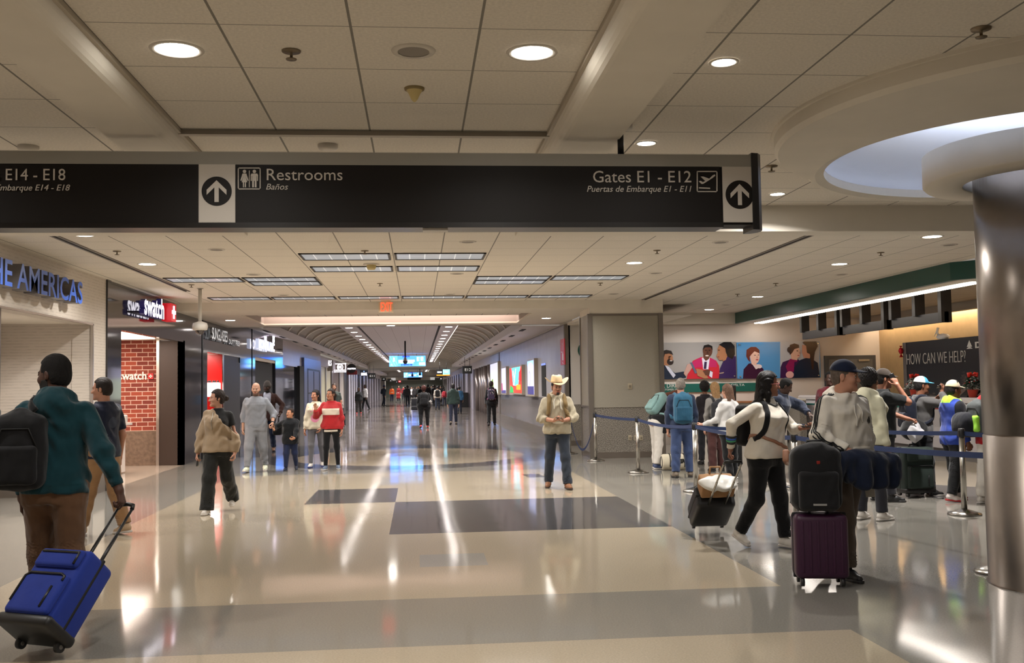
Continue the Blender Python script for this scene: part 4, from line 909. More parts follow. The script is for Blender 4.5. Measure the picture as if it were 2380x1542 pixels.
poster('airline_poster', 1492, 1710.5, 795, 883, 26.2, 'wide grey poster of an agent in red jacket showing a tablet', (158, 154, 152), [
    (NAVYP, PQ((40, 620), (40, 400), (110, 420), (230, 520), (350, 500), (390, 540), (380, 590), (200, 620))), ((206, 208, 226), PQ((90, 410), (150, 440), (240, 550), (210, 590), (130, 480))),
    (SKA, EQ(130, 320, 70, 95)), (SKA, PQ((40, 300), (70, 300), (120, 420), (60, 410))), ((48, 36, 34), EQ(165, 365, 46, 46)), ((36, 28, 26), PQ((40, 290), (50, 220), (110, 200), (180, 215), (205, 270), (150, 250), (90, 260), (70, 330))), (SKA, EQ(180, 318, 22, 40)),
    (REDP, PQ((390, 610), (430, 430), (480, 350), (590, 300), (720, 310), (800, 350), (840, 420), (850, 605))), ((186, 36, 96), PQ((470, 370), (590, 300), (610, 440), (480, 450))), ((186, 36, 96), PQ((720, 310), (800, 350), (810, 440), (690, 440))),
    ((222, 216, 236), PQ((600, 310), (710, 310), (690, 470), (620, 470))), ((54, 30, 70), PQ((635, 365), (670, 365), (662, 465), (625, 465))), (SKB, PQ((620, 260), (710, 260), (700, 325), (655, 355), (625, 320))), (SKB, EQ(680, 215, 66, 84)), ((26, 20, 20), PQ((612, 200), (630, 140), (690, 125), (745, 150), (748, 205), (720, 165), (650, 165))), ((236, 224, 216), EQ(672, 282, 24, 8)),
    ((188, 150, 140), PQ((350, 530), (400, 400), (440, 390), (470, 440), (430, 500), (380, 570))), ((92, 96, 120), PQ((435, 378), (465, 375), (535, 520), (505, 530))), (SKA, PQ((520, 460), (620, 480), (690, 590), (640, 605), (540, 560))), (SKB, PQ((610, 490), (680, 470), (750, 500), (730, 550), (650, 555))), ((222, 216, 236), PQ((715, 490), (750, 510), (740, 590), (700, 560))),
    (PURP, PQ((835, 605), (850, 460), (900, 350), (960, 290), (1070, 290), (1075, 605))), (SKA, PQ((900, 240), (960, 260), (930, 340), (890, 360))), (SKA, PQ((845, 130), (920, 140), (930, 270), (890, 340), (840, 345), (815, 310), (800, 290), (820, 240), (815, 190))), ((22, 20, 26), PQ((835, 130), (900, 92), (1000, 92), (1050, 150), (1055, 260), (1020, 330), (950, 290), (920, 180))), (SKA, EQ(890, 235, 18, 32)), ((176, 150, 130), PQ((835, 520), (905, 508), (895, 525), (845, 532))), ((30, 22, 20), EQ(655, 205, 11, 4)), ((30, 22, 20), EQ(705, 205, 11, 4)), ((74, 44, 36), PQ((676, 205), (690, 250), (668, 252))), ((36, 26, 22), EQ(158, 292, 16, 5)), ((200, 190, 184), EQ(172, 352, 20, 7)), ((30, 20, 20), EQ(832, 205, 12, 5)), ((140, 70, 64), EQ(826, 298, 12, 8)), ((140, 96, 70), PQ((150, 300), (176, 338), (152, 338)))])
poster('airline_poster', 1714, 1905, 794, 881, 26.2, 'blue and grey poster of smiling women in purple uniforms', (84, 148, 206), [
    ((178, 178, 184), PQ((1685, 85), (2230, 85), (2230, 600), (1685, 600))), ((60, 26, 52), PQ((1170, 610), (1180, 470), (1250, 390), (1340, 380), (1450, 460), (1500, 605))), ((230, 214, 218), PQ((1300, 400), (1400, 400), (1430, 430), (1350, 470))), ((230, 214, 218), EQ(1400, 430, 32, 26)),
    ((232, 190, 176), PQ((1270, 300), (1350, 330), (1360, 420), (1290, 400))), ((232, 190, 176), EQ(1335, 290, 66, 105)), ((104, 44, 40), PQ((1215, 290), (1220, 200), (1280, 160), (1350, 160), (1395, 200), (1400, 250), (1330, 220), (1290, 260), (1260, 300), (1270, 370), (1240, 340))), ((180, 60, 70), EQ(1365, 338, 20, 8)), ((60, 40, 36), EQ(1335, 275, 13, 5)), ((60, 40, 36), EQ(1383, 272, 10, 5)), ((205, 158, 142), PQ((1362, 280), (1378, 318), (1356, 318))),
    ((62, 30, 74), PQ((1685, 600), (1690, 440), (1720, 370), (1830, 330), (1930, 330), (1990, 380), (1960, 600))), ((142, 28, 84), PQ((1820, 325), (1920, 335), (1915, 365), (1880, 370), (1870, 500), (1790, 520), (1760, 430))), (SKC, PQ((1830, 240), (1920, 280), (1920, 345), (1840, 330))), (SKC, PQ((1840, 190), (1930, 150), (1960, 220), (1950, 300), (1900, 320), (1850, 290))), ((64, 36, 34), PQ((1800, 200), (1820, 130), (1880, 112), (1940, 130), (1945, 170), (1880, 190), (1850, 240), (1820, 270))), ((40, 30, 40), EQ(1808, 200, 28, 40)), ((220, 170, 168), EQ(1815, 545, 55, 48)), ((50, 34, 30), EQ(1918, 215, 12, 5)), ((170, 70, 76), EQ(1934, 278, 14, 6)), ((186, 140, 124), PQ((1944, 220), (1962, 252), (1940, 254))),
    (NAVYP, PQ((1870, 600), (1880, 440), (1960, 340), (2080, 300), (2200, 380), (2232, 600))), (SKD, PQ((1990, 130), (2040, 140), (2100, 260), (2090, 320), (2010, 310), (1985, 240))), ((58, 38, 34), PQ((1990, 100), (2010, 84), (2180, 84), (2200, 150), (2160, 230), (2150, 300), (2140, 470), (2120, 470), (2090, 260), (2050, 240), (2040, 150)))])
a, c = pt(1492, 914, 26.18), pt(1760, 890, 26.18)
t = empty('airline_board', (a.x, 26.18, a.z), label='long green airline customer service board under the left poster', cat='sign')
b = B(); b.box(0, c.x-a.x, -.02, .0, 0, c.z-a.z); b.build('board', M('board_green', (14, 92, 82), .35), t)
LTW = M('letter_plain', (222, 222, 218), .5)
def onboard(txt, x0, x1, yb, ch, Y=26.155):
    p0, p1 = pt(x0, yb, Y), pt(x1, yb, Y); o = letters('lettering', txt, (pt(x0, yb-ch, Y).z-p0.z)/.7, frame(p0, (1, 0, 0), (0, 0, 1)), LTW, t, depth=.004, width=p1.x-p0.x); o.matrix_parent_inverse = t.matrix_basis.inverted()
onboard('OUR DIRECT', 1520, 1590, 902, 9.5); onboard('CUSTOMER SERVICE', 1534, 1590, 908.5, 4.2); onboard('DELTA', 1699, 1730, 898, 5.2)
b = B(); facing_poly(b, [(1691, 898), (1697, 898), (1694, 893)], 26.155); facing_poly(b, [(1690.5, 899), (1697.5, 899), (1697.5, 898.2), (1690.5, 898.2)], 26.155); o = b.build('triangle_logo', LTW, t); o.matrix_parent_inverse = t.matrix_basis.inverted()
# service desk left of the counter
t = empty('service_desk', (7.6, 25.7, 0), label='low white service desk with wood ledge under the green board', cat='desk')
b = B(); b.box(-.9, 1.9, 0, .45, 0, 1.05); b.build('body', M('desk_white', (206, 198, 188), .5), t)
b = B(); b.box(-.95, 1.95, -.12, .46, 1.05, 1.09); b.build('ledge', M('wood_ledge', (150, 96, 56), .4, noise=(12, .2)), t)
t = empty('desk_phone', (8.05, 25.75, 1.091), label='black telephone standing on the wooden ledge', cat='telephone')
b = B(); b.rbox(-.14, .14, -.03, .08, 0, .42, .03); b.build('body', BLACK, t); b = B(); b.rbox(-.12, -.03, -.08, -.03, .1, .4, .02); b.build('handset', BLACK, t)
b = B(); b.box(9.55, 9.72, 24.9, 26.2, 0, 1.1, 0); b.box(9.55, 9.72, 24.9, 26.2, 1.1, 1.14, 1); struct('wall_half', b, [SPECK, WHITE])
# the long counter
path = [(9.85, 25.6), (10.0, 24.9), (10.3, 24.2), (10.42, 23.0), (10.42, 20.0), (10.36, 18.2), (10.2, 16.6), (9.9, 14.8)]
def sweep(b, prof, m=0):
    'prof: (offset towards the back, z) polygon swept along the counter path'
    P = [Vector((x, y, 0)) for x, y in path]; k = len(b.v); n = len(prof)
    for i, p in enumerate(P):
        d = (P[min(i+1, len(P)-1)]-P[max(i-1, 0)]).normalized(); nr = Vector((-d.y, d.x, 0))
        for o_, z in prof: b.v.append(tuple(p + nr*o_ + Vector((0, 0, z))))
    for i in range(len(P)-1):
        for q in range(n): j = (q+1) % n; b.face((k+i*n+q, k+(i+1)*n+q, k+(i+1)*n+j, k+i*n+j), m, False)
    b.face(range(k, k+n), m); b.face(range(k+(len(P)-1)*n+n-1, k+(len(P)-1)*n-1, -1), m)
t = empty('check_in_counter', (10.3, 20, 0), label='long curved pale airline counter with coloured stripe', cat='counter')
def lc(o): o.matrix_parent_inverse = t.matrix_basis.inverted(); return o
b = B(); sweep(b, [(.02, .2), (.75, .2), (.75, 1.12), (-.02, 1.12), (-.10, .98), (-.02, .62)]); lc(b.build('front', M('counter_grey', (176, 172, 174), .3), t))
b = B(); sweep(b, [(-.06, 1.12), (.8, 1.12), (.8, 1.22), (-.03, 1.22), (-.07, 1.19)]); lc(b.build('worktop', M('counter_top', (206, 202, 202), .25), t))
b = B(); sweep(b, [(.08, 0), (.7, 0), (.7, .2), (.08, .2)]); lc(b.build('plinth', M('counter_plinth', (96, 92, 90), .5), t))
full = path
path = full[:4] + [(10.42, 20.6)]; b = B(); sweep(b, [(-.105, .985), (-.07, .985), (-.07, 1.02), (-.105, 1.02)]); lc(b.build('green_stripe', M('stripe_green', (20, 96, 86), .4), t))
path = [(10.42, 20.6)] + full[4:]; b = B(); sweep(b, [(-.105, .985), (-.07, .985), (-.07, 1.02), (-.105, 1.02)]); lc(b.build('red_stripe', M('stripe_red', (136, 24, 30), .4), t))
path = full
for i, (x, y) in enumerate(((10.6, 23.6), (10.7, 21.6), (10.65, 19.0))):
    t = empty('counter_monitor', (x, y, 1.221), label='low black monitor lying on the counter, %s' % ('leftmost', 'middle one', 'rightmost')[i], cat='monitor')
    b = B(); b.box(-.12, .12, -.22, .22, 0, .03); b.build('foot', BLACK, t); b = B(); b.box(-.02, .02, -.25, .25, .02, .2, T=Matrix.Rotation(radians(50), 4, 'Y')); b.build('screen', BLACK, t)
# help board
XB = 11.4
g = NG('help_print')
rock = g.noise(1.6, 6, g.vec(1, 1.2, 2.2), .72)
f = g.ramp(g.add(g.add(g.mul(g.add(g.z, -1.55), -1.2), g.mul(g.add(g.y, -20.6), -.22)), g.mul(g.add(rock, -.5), 2.6)), .05, .45)
HELPM = g.out(g.mix(f, g.mix(g.ramp(g.z, 1.3, 2.2), (22, 34, 44), (11, 13, 20)), (132, 112, 102)), .4)
t = empty('help_board', (0, 0, 0), label='big dark backdrop board HOW CAN WE HELP behind the counter', cat='sign')
b = B(); b.box(XB, XB+.1, 15.5, 22.9, 1.15, 2.45); b.build('panel', HELPM, t)
b = B(); b.box(XB-.01, XB+.11, 22.9, 23.06, 1.15, 2.45); b.build('edge_post', M('edge_grey', (112, 108, 108), .4), t)
p0, p1 = ptx(2107, 851, XB), ptx(2244, 846, XB)
o = letters('lettering', 'HOW CAN WE HELP?', .36, frame((XB-.004, p0.y, 1.93), (0, -1, 0), (0, 0, 1)), LTW, t, depth=.006, width=p0.y-p1.y, bold=-.004); o['label'] = 'large thin white lettering'
q0 = ptx(2266, 805, XB); o = letters('lettering', 'DELTA', .17, frame((XB-.004, q0.y, 2.21), (0, -1, 0), (0, 0, 1)), LTW, t, depth=.006, width=1.05, bold=.006); o['label'] = 'small bold white lettering'
b = B(); yy = q0.y+.1; b.prism([(yy, 2.24), (yy+.2, 2.24), (yy+.1, 2.38)], 'x', XB-.007, XB-.002); b.prism([(yy-.02, 2.2), (yy+.22, 2.2), (yy+.1, 2.25)], 'x', XB-.007, XB-.002); b.build('triangle_logo', LTW, t)
t = empty('paper_bird', (XB+.05, 21.3, 2.451), label='white paper bird ornament standing on the help board', cat='ornament')
b = B(); b.lathe([(.0005, 0), (.09, .01), (.12, .06), (.08, .11), (.0005, .13)], (0, 0, 0), 12, T=Matrix.Scale(1.9, 4, (0, 1, 0))); b.build('body', M('paper_white', (236, 236, 238), .6), t)
b = B(); b.tube([(0, .16, .06), (0, .24, .16), (0, .2, .26)], [.035, .025, .03], 8); b.tube([(0, .2, .26), (0, .38, .08)], [.02, .005], 6); b.build('neck', M('paper_white'), t)
t = empty('foil_ornament', ptx(2094, 816, 11.35), label='red foil candy ornament hanging at the board edge', cat='ornament')
b = B(); b.lathe([(.0005, -.08), (.04, -.06), (.062, 0), (.04, .06), (.0005, .08)], n=14); b.build('body', M('foil_red', (190, 20, 30), .25, .4), t)
b = B(); b.lathe([(.045, -.15), (.01, -.075)], n=10); b.lathe([(.01, .075), (.035, .12)], n=10); b.build('twists', M('foil_red'), t)
# black hanging monitor racks
for i, (y0, y1) in enumerate(((22.35, 24.6), (20.0, 22.17), (17.7, 19.78))):
    t = empty('monitor_rack', (9.6, y0, 2.62), label='black hanging monitor rack over the counter, %s' % ('leftmost of three', 'middle of three', 'rightmost of three')[i], cat='monitor rack')
    L = y1-y0; b = B(); b.box(-.04, .04, 0, L, 0, .19); b.build('monitor_row', M('rack_screen', (24, 24, 27), .4), t)
    for yy in (.06, L*.5, L-.06): b = B(); b.box(-.1, .1, yy-.06, yy+.06, -.005 if yy < .1 else .17, .64); b.build('hanger', M('rack_black', (17, 17, 18), .5), t)
# door in the back wall
a, c = pt(1918, 948, 26.2), pt(2032, 826, 26.2)
b = B(); b.box(a.x, c.x, 26.12, 26.2, 0, c.z, 0); b.box(a.x+.1, c.x-.1, 26.1, 26.13, 0, c.z-.1, 1); b.box(c.x-.5, c.x-.2, 26.06, 26.1, c.z-.16, c.z-.11, 2); struct('door_5', b, [M('door_frame_grey', (70, 70, 72), .4), M('door_leaf', (96, 94, 92), .5), CHROME])
# small Christmas trees on the counter
def xmas(x, y, snow, label, h=.42):
    rnd = random.Random(int(y*10)); t = empty('christmas_tree', (x, y, 1.221), label=label, cat='christmas tree')
    b = B(); b.lathe([(.0005, 0), (.07, 0), (.095, .13), (.1, .15), (.085, .15), (.085, .13), (.0005, .13)], n=20); b.build('pot', M('pot_red', (176, 52, 30), .5), t)
    b = B(); b.cyl((0, 0, .13), (0, 0, h-.05), .012, n=8); b.build('trunk', M('bark', (70, 50, 36), .8), t)
    f1, f2 = B(), B()
    for k in range(620):
        u = rnd.random()**.8; zz = .16+u*(h-.18); R_ = .19*(1-u)**.75*(.55+.45*rnd.random()); a_ = rnd.random()*2*pi
        c0 = Vector((R_*cos(a_), R_*sin(a_), zz)); d = Vector((cos(a_), sin(a_), .15-.5*rnd.random())).normalized(); sd = Vector((-sin(a_), cos(a_), rnd.uniform(-.5, .5)))*.014
        tgt = f2 if rnd.random() < snow else f1
        L = .05+.03*rnd.random(); up = Vector((0, 0, .008))
        tgt.poly([c0-sd, c0+d*L*.5-sd*1.3+up, c0+d*L, c0+d*L*.5+sd*1.3+up, c0+sd])
    f1.build('needles', M('fir_green', (40, 66, 48), .7), t); f2.build('snowy_tips', M('fir_snow', (214, 216, 214), .7), t)
    b = B()
    for s in (-1, 1):
        b.tube([(0, 0, h), (s*.04, -.02, h+.04), (s*.085, -.02, h+.035), (s*.08, -.02, h-.015), (s*.03, -.01, h-.01)], [.012, .03, .034, .03, .012], 8); b.tube([(0, 0, h), (s*.06, -.02, h-.09)], [.012, .02], 6)
    b.build('bow', M('bow_red', (214, 40, 24), .35), t)
    b = B()
    for k in range(9): a_ = k*.7+.3; u = .1+.08*k; R_ = .2*(1-u)+.03; b.lathe([(.0005, -.016), (.016, 0), (.0005, .016)], (R_*cos(a_), R_*sin(a_), .18+u*(h-.2)), 8)
    b.build('berries', M('berry_red', (196, 26, 24), .35), t)
xmas(10.6, 21.0, .62, 'snowy little Christmas tree in red pot on the counter, left one'); xmas(10.55, 18.6, .32, 'greener little Christmas tree in red pot on the counter, right one')
# ------------------------------------------------------------------ figures: smooth implicit bodies turned into meshes
A_ = np.array
def unit(v): v = np.asarray(v, float); return v/np.linalg.norm(v)
def folds(P, a, b, t0, t1, amp, lam, side, ph=0.0):
    'cloth creases across a limb between parameters t0 and t1 of the bone a-b, strongest on one side'
    a = np.asarray(a, np.float32); ab = np.asarray(b, np.float32)-a; L = float(np.linalg.norm(ab)); t = (P-a) @ ab/(L*L)
    q = P-a-t[:, None]*ab; u = q @ np.asarray(side, np.float32); v = q @ np.cross(ab/L, side).astype(np.float32)
    win = np.clip((t-t0)/.12, 0, 1)*np.clip((t1-t)/.12, 0, 1); s_ = t*L+u*.35+.012*np.sin(v*70+ph)
    w_ = np.sin(2*pi*s_/lam+ph); return amp*win*(np.abs(w_)*2-1)*(.6+.4*np.clip(u/.05, -1, 1))
def smin(a, b, k):
    h = np.maximum(k-np.abs(a-b), 0)/k; return np.minimum(a, b)-h*h*k*.25
def smax(a, b, k): return -smin(-a, -b, k)
def capsule(P, a, b, ra, rb=None):
    rb = ra if rb is None else rb; a = np.asarray(a, np.float32); b = np.asarray(b, np.float32); ab = b-a
    t = np.clip((P-a) @ ab/max(float(ab @ ab), 1e-9), 0, 1)
    return np.linalg.norm(P-a-t[:, None]*ab, axis=1)-(ra+(rb-ra)*t)
def ellipsoid(P, c, r, Rm=None):
    Q = P-np.asarray(c, np.float32)
    if Rm is not None: Q = Q @ Rm
    r = np.asarray(r, np.float32); q = np.linalg.norm(Q/r, axis=1); return (q-1)*r.min()*.5+(q-1)*q/np.maximum(np.linalg.norm(Q/(r*r), axis=1), 1e-6)*.5
def rboxf(P, c, hx, hy, hz, r, Rm=None):
    Q = P-np.asarray(c, np.float32)
    if Rm is not None: Q = Q @ Rm
    q = np.abs(Q)-np.array([hx-r, hy-r, hz-r], np.float32)
    return np.linalg.norm(np.maximum(q, 0), axis=1)+np.minimum(q.max(axis=1), 0)-r
def wr(P, amp, f=60.0, ph=0.0):
    x, y, z = P[:, 0], P[:, 1], P[:, 2]
    return amp*np.sin(f*(z*.8+x*.35)+2.2*np.sin(f*.42*x+ph)+1.7*np.sin(f*.33*y+1+ph))*(.55+.45*np.sin(f*.2*(z-x)+ph*2))
def snet(fn, lo, hi, h):
    'surface nets: zero set of fn as (verts, quads)'
    lo = np.asarray(lo, float)-h; hi = np.asarray(hi, float)+h; n = np.maximum(np.ceil((hi-lo)/h).astype(int)+1, 3)
    ax = [(lo[i]+h*np.arange(n[i])).astype(np.float32) for i in range(3)]
    # coarse pass to skip empty space
    G = np.stack(np.meshgrid(*ax, indexing='ij'), -1).reshape(-1, 3)
    st = 4; m = [np.arange(0, n[i]+st-1, st).clip(max=n[i]-1) for i in range(3)]
    F = np.empty(n, np.float32)
    idx = np.stack(np.meshgrid(*m, indexing='ij'), -1).reshape(-1, 3)
    fc = fn(np.stack([ax[i][idx[:, i]] for i in range(3)], -1)).reshape([len(q) for q in m])
    near = np.abs(fc) < h*st*2.0
    C = [np.minimum(np.round(np.arange(n[i])/st).astype(int), len(m[i])-1) for i in range(3)]
    ix = np.ix_(*C); F[:] = fc[ix]; act = near[ix].reshape(-1)
    Ff = F.reshape(-1); Ff[act] = fn(G[act]); F = Ff.reshape(n)
    S = F < 0; nc = n-1
    def cor(A, i, j, k): return A[i:i+nc[0], j:j+nc[1], k:k+nc[2]]
    cnt = sum(cor(S, i, j, k).astype(np.int8) for i in (0, 1) for j in (0, 1) for k in (0, 1))
    mk = (cnt > 0) & (cnt < 8); cells = np.argwhere(mk)
    if len(cells) == 0: return np.zeros((0, 3)), np.zeros((0, 4), int)
    ID = -np.ones(nc, int); ID[mk] = np.arange(len(cells))
    acc = np.zeros((len(cells), 3)); w_ = np.zeros(len(cells))
    for a in range(3):
        o1, o2 = [q for q in range(3) if q != a]
        for u in (0, 1):
            for v in (0, 1):
                c0 = cells.copy(); c0[:, o1] += u; c0[:, o2] += v; c1 = c0.copy(); c1[:, a] += 1
                f0 = F[tuple(c0.T)]; f1 = F[tuple(c1.T)]; cr = (f0 < 0) != (f1 < 0)
                t = np.where(cr, f0/np.where(cr, f0-f1, 1), 0); p = c0-cells+0.0; p[:, a] += t
                acc[cr] += p[cr]; w_[cr] += 1
    V = lo+h*(cells+acc/w_[:, None])
    quads = []
    for a in range(3):
        o1, o2 = (a+1) % 3, (a+2) % 3
        s0 = [slice(None)]*3; s1 = [slice(None)]*3; s0[a] = slice(0, -1); s1[a] = slice(1, None)
        ch = S[tuple(s0)] != S[tuple(s1)]; E = np.argwhere(ch)
        E = E[(E[:, o1] > 0) & (E[:, o2] > 0) & (E[:, o1] < nc[o1]) & (E[:, o2] < nc[o2])]
        if not len(E): continue
        ins = S[tuple(E.T)]
        def cid(d1, d2): q = E.copy(); q[:, o1] += d1; q[:, o2] += d2; return ID[tuple(q.T)]
        q = np.stack([cid(-1, -1), cid(0, -1), cid(0, 0), cid(-1, 0)], 1); q[~ins] = q[~ins][:, ::-1]; quads.append(q)
    return V, np.concatenate(quads)
def to_obj(name, parts, mats, parent, matf=None):
    'parts: list of (verts, faces, material index or per-face array)'
    V = []; Fq = []; MI = []; off = 0
    for v, f, m in parts:
        if not len(v): continue
        V.append(v); f = np.asarray(f); Fq.append(f+off); off += len(v); MI.append(np.full(len(f), m) if np.isscalar(m) else np.asarray(m))
    me = bpy.data.meshes.new(name); V = np.concatenate(V).astype(np.float32); nf = sum(len(f) for f in Fq)
    loops = np.concatenate([f.reshape(-1) for f in Fq]).astype(np.int32); tot = np.concatenate([np.full(len(f), f.shape[1]) for f in Fq]).astype(np.int32)
    me.vertices.add(len(V)); me.vertices.foreach_set('co', V.reshape(-1)); me.loops.add(len(loops)); me.loops.foreach_set('vertex_index', loops)
    me.polygons.add(nf); me.polygons.foreach_set('loop_start', np.concatenate([[0], np.cumsum(tot)[:-1]]).astype(np.int32))
    for m in (mats if isinstance(mats, (list, tuple)) else [mats]): me.materials.append(m)
    me.polygons.foreach_set('material_index', np.concatenate(MI).astype(np.int32)); me.polygons.foreach_set('use_smooth', np.ones(nf, bool))
    me.update(calc_edges=True); me.validate()
    o = bpy.data.objects.new(name, me); COL.objects.link(o); o.parent = parent; return o
def Rx(a): c, s = cos(a), sin(a); return A_([[1, 0, 0], [0, c, -s], [0, s, c]])
def Ry(a): c, s = cos(a), sin(a); return A_([[c, 0, s], [0, 1, 0], [-s, 0, c]])
def Rz(a): c, s = cos(a), sin(a); return A_([[c, -s, 0], [s, c, 0], [0, 0, 1]])
PROF = {'m': A_([[-.12, .150, .095, -.008], [0, .172, .112, -.010], [.08, .166, .112, -.004], [.18, .152, .104, .004], [.30, .162, .112, .008], [.40, .178, .120, .006], [.45, .172, .110, -.004], [.50, .140, .088, -.014], [.535, .092, .070, -.017], [.60, .058, .06, -.01]]),
        'f': A_([[-.12, .152, .100, -.012], [0, .182, .118, -.016], [.08, .166, .110, -.010], [.18, .130, .092, .003], [.30, .142, .106, .010], [.37, .152, .128, .020], [.44, .148, .100, .000], [.49, .118, .078, -.012], [.53, .072, .060, -.016], [.59, .048, .05, -.01]])}
def cloth(name, col=(40, 40, 44), rough=.85, amp=.10, sheen=.2, bump=.3, fold=.5):
    name = 'cloth_'+name
    if name in MATS: return MATS[name]
    g = NG(name); f = g.ramp(g.noise(6, 3), .3, .7, 1-amp, 1+amp)
    n = g.t.nodes.new('ShaderNodeVectorMath'); n.operation = 'SCALE'; n.inputs[0].default_value = lin(col); g.t.links.new(f, n.inputs['Scale'])
    h = g.add(g.mul(g.noise(9, 1, g.vec(1.5, 1.5, .9)), fold), g.mul(g.noise(190, 0), .012*bump/.3))
    g.bump(h, .5, .05); g.b.inputs['Sheen Weight'].default_value = sheen
    return g.out(n.outputs[0], rough, spec=.15)
class Fig:
    def __init__(s, label, loc, H=1.75, head_to=0.0, sex='m', lean=0.0, side=0.0, twist=0.0, legs=((0, 0, 2, 8), (0, 0, 2, 8)), arms=None, head=(0, 0, 0), skin=(176, 128, 100),
                 fat=1.0, belly=0.0, det=1, goatee=False, name='person', cat='person', group=None, lift=0.0):
        s.k = k = H/1.75; s.sex = sex; s.det = det; s.fat = fat; s.H = H
        s.root = empty(name, (loc[0], loc[1], 0), radians(head_to), label=label, cat=cat, group=group)
        s.R = Rx(-radians(lean)) @ Ry(radians(side)) @ Rz(radians(twist))
        s.skinc = skin; s.belly = belly; s.goatee = goatee
        s.prof = PROF[sex].copy(); s.prof[:, 0] *= k; s.prof[:, 1:] *= k; s.prof[:8, 1] *= fat; s.prof[:8, 2] *= (.4+.6*fat)
        bel = np.exp(-((s.prof[:, 0]/k-.16)/.13)**2)*belly; s.prof[:, 2] += bel*.5; s.prof[:, 3] += bel*.5; s.prof[:, 1] += bel*.35
        # legs
        s.leg = []; hipw = (.086 if sex == 'm' else .086)*k*fat
        for i, L in enumerate(legs):
            hf, kf, ab, to = L[:4]; pit = L[4] if len(L) > 4 else 0; sd = 1 if i == 0 else -1
            hip = A_([sd*hipw, -.005*k, 0]); a = radians(hf); b_ = radians(hf-kf)
            lat = sd*sin(radians(ab)); th = unit([lat, sin(a), -cos(a)]); sh = unit([lat*.7, sin(b_), -cos(b_)])
            kn = hip+th*.43*k; an = kn+sh*.405*k; s.leg.append([hip, kn, an, radians(to)*sd, radians(pit)])
        low = []
        for hip, kn, an, to, pit in s.leg:
            low.append(an[2]-.08*k*cos(pit)-max(0, .165*k*sin(pit)) - max(0, -.07*k*sin(pit)))
        dz = -min(low)+lift; s.pel = A_([0, 0, dz])
        for L in s.leg:
            for q in range(3): L[q] = L[q]+s.pel
        sw = (.166 if sex == 'm' else .145)*k*(.5+.5*fat)
        s.sh = [s.T([sd*sw, -.012*k, .458*k]) for sd in (1, -1)]
        s.nb = s.T([0, -.012*k, .545*k])
        s.arm = []
        arms = arms or (('d', (.20, -.03, -1), (.06, .18, -1)), ('d', (-.20, -.03, -1), (-.06, .18, -1)))
        for i, ar in enumerate(arms):
            la, lf = .285*k, .25*k; S = s.sh[i]
            if ar[0] == 'd':
                e = S+unit(s.R @ A_(ar[1]))*la; w_ = e+unit(s.R @ A_(ar[2]))*lf
            else:
                w_ = A_(ar[1], float); d = w_-S; dl = min(np.linalg.norm(d), (la+lf)*.995); w_ = S+unit(d)*dl
                x = (la*la-lf*lf+dl*dl)/(2*dl); hh = sqrt(max(la*la-x*x, 0)); pole = A_(ar[2], float); n = unit(d); pole = unit(pole-n*(pole @ n)); e = S+n*x+pole*hh
            sd = 1 if i == 0 else -1; D = unit(w_-e)
            opt = ar[3] if len(ar) > 3 else {}
            pn = A_(opt.get('palm', (-sd, 0.15, 0)), float); pn = unit(pn-D*(pn @ D)); hd = A_(opt.get('dir', D), float)
            s.arm.append((S, e, w_, unit(hd), unit(pn-unit(hd)*(pn @ unit(hd))), opt.get('curl', 28), opt))
        s.Rh = s.R @ Rz(radians(head[0])) @ Rx(radians(head[1])) @ Ry(radians(head[2])) if not opt.get('x') else None
        s.hc = s.nb+s.R @ A_([0, .012*k, .085*k])+s.Rh @ A_([0, .018*k, .068*k])
        s.hs = k*(1.02 if sex == 'm' else .99)*(1.0 if H > 1.4 else 1.12); s.bodyparts = []; s.fns = {}
    def T(s, p): return s.pel+s.R @ A_(p, float)
    def TL(s, P): return (P-s.pel.astype(np.float32)) @ s.R.astype(np.float32)
    def HP(s, p): return s.hc+s.Rh @ (A_(p, float)*s.hs)
    def HL(s, P): return ((P-s.hc.astype(np.float32)) @ s.Rh.astype(np.float32))/s.hs
    def torso(s, P, ease=0.0, zlo=-.12, zhi=.60, hemease=0.0):
        Q = s.TL(P); z = Q[:, 2]; pr = s.prof; e = ease
        if hemease: e = ease+hemease*np.clip((.30*s.k-z)/(.36*s.k), 0, 1)
        w_ = np.interp(z, pr[:, 0], pr[:, 1])+e; d = np.interp(z, pr[:, 0], pr[:, 2])+e; y0 = np.interp(z, pr[:, 0], pr[:, 3])
        q = ((np.abs(Q[:, 0])/w_)**2.3+(np.abs(Q[:, 1]-y0)/d)**2.3)**(1/2.3)
        f = (q-1)*np.minimum(w_, d)
        return smax(f, np.maximum(zlo*s.k-z, z-zhi*s.k), .015)
    def armf(s, P, i, ease=0.0, end=1.0, k2=1.0):
        S, e, w_ = s.arm[i][:3]; r = A_([.053, .043, .030] if s.sex == 'm' else [.045, .036, .026])*s.k*(.6+.4*s.fat)
        f = capsule(P, S, e, r[0]+ease, r[1]+ease)
        if end <= 1e-6: return f
        if end > 1:      # into the forearm
            t = end-1; q = e+(w_-e)*t; rr = r[1]+(r[2]-r[1])*t
            g = capsule(P, e, q, r[1]+ease, rr+ease*k2); dn = unit(w_-e)
            
            if ease > .008:
                sd = s.R @ A_([0, 1, 0]); n1 = unit(e-S); sd = unit(sd-n1*(sd @ n1)+1e-3); am = min(.0055, .16*ease+.0012)
                f = f+folds(P, S, e, .55, 1.15, am, .040, sd, i+1.0); g = g+folds(P, e, w_, -.1, .40, am, .038, sd, i+2.0)+folds(P, e, w_, t-.38, t+.02, am*.9, .030, sd, 3.0)
            g = smax(g, (P-q.astype(np.float32)) @ dn.astype(np.float32), .006); return smin(f, g, .03)
        q = S+(e-S)*end; dn = unit(e-S); return smax(f, (P-q.astype(np.float32)) @ dn.astype(np.float32), .008)
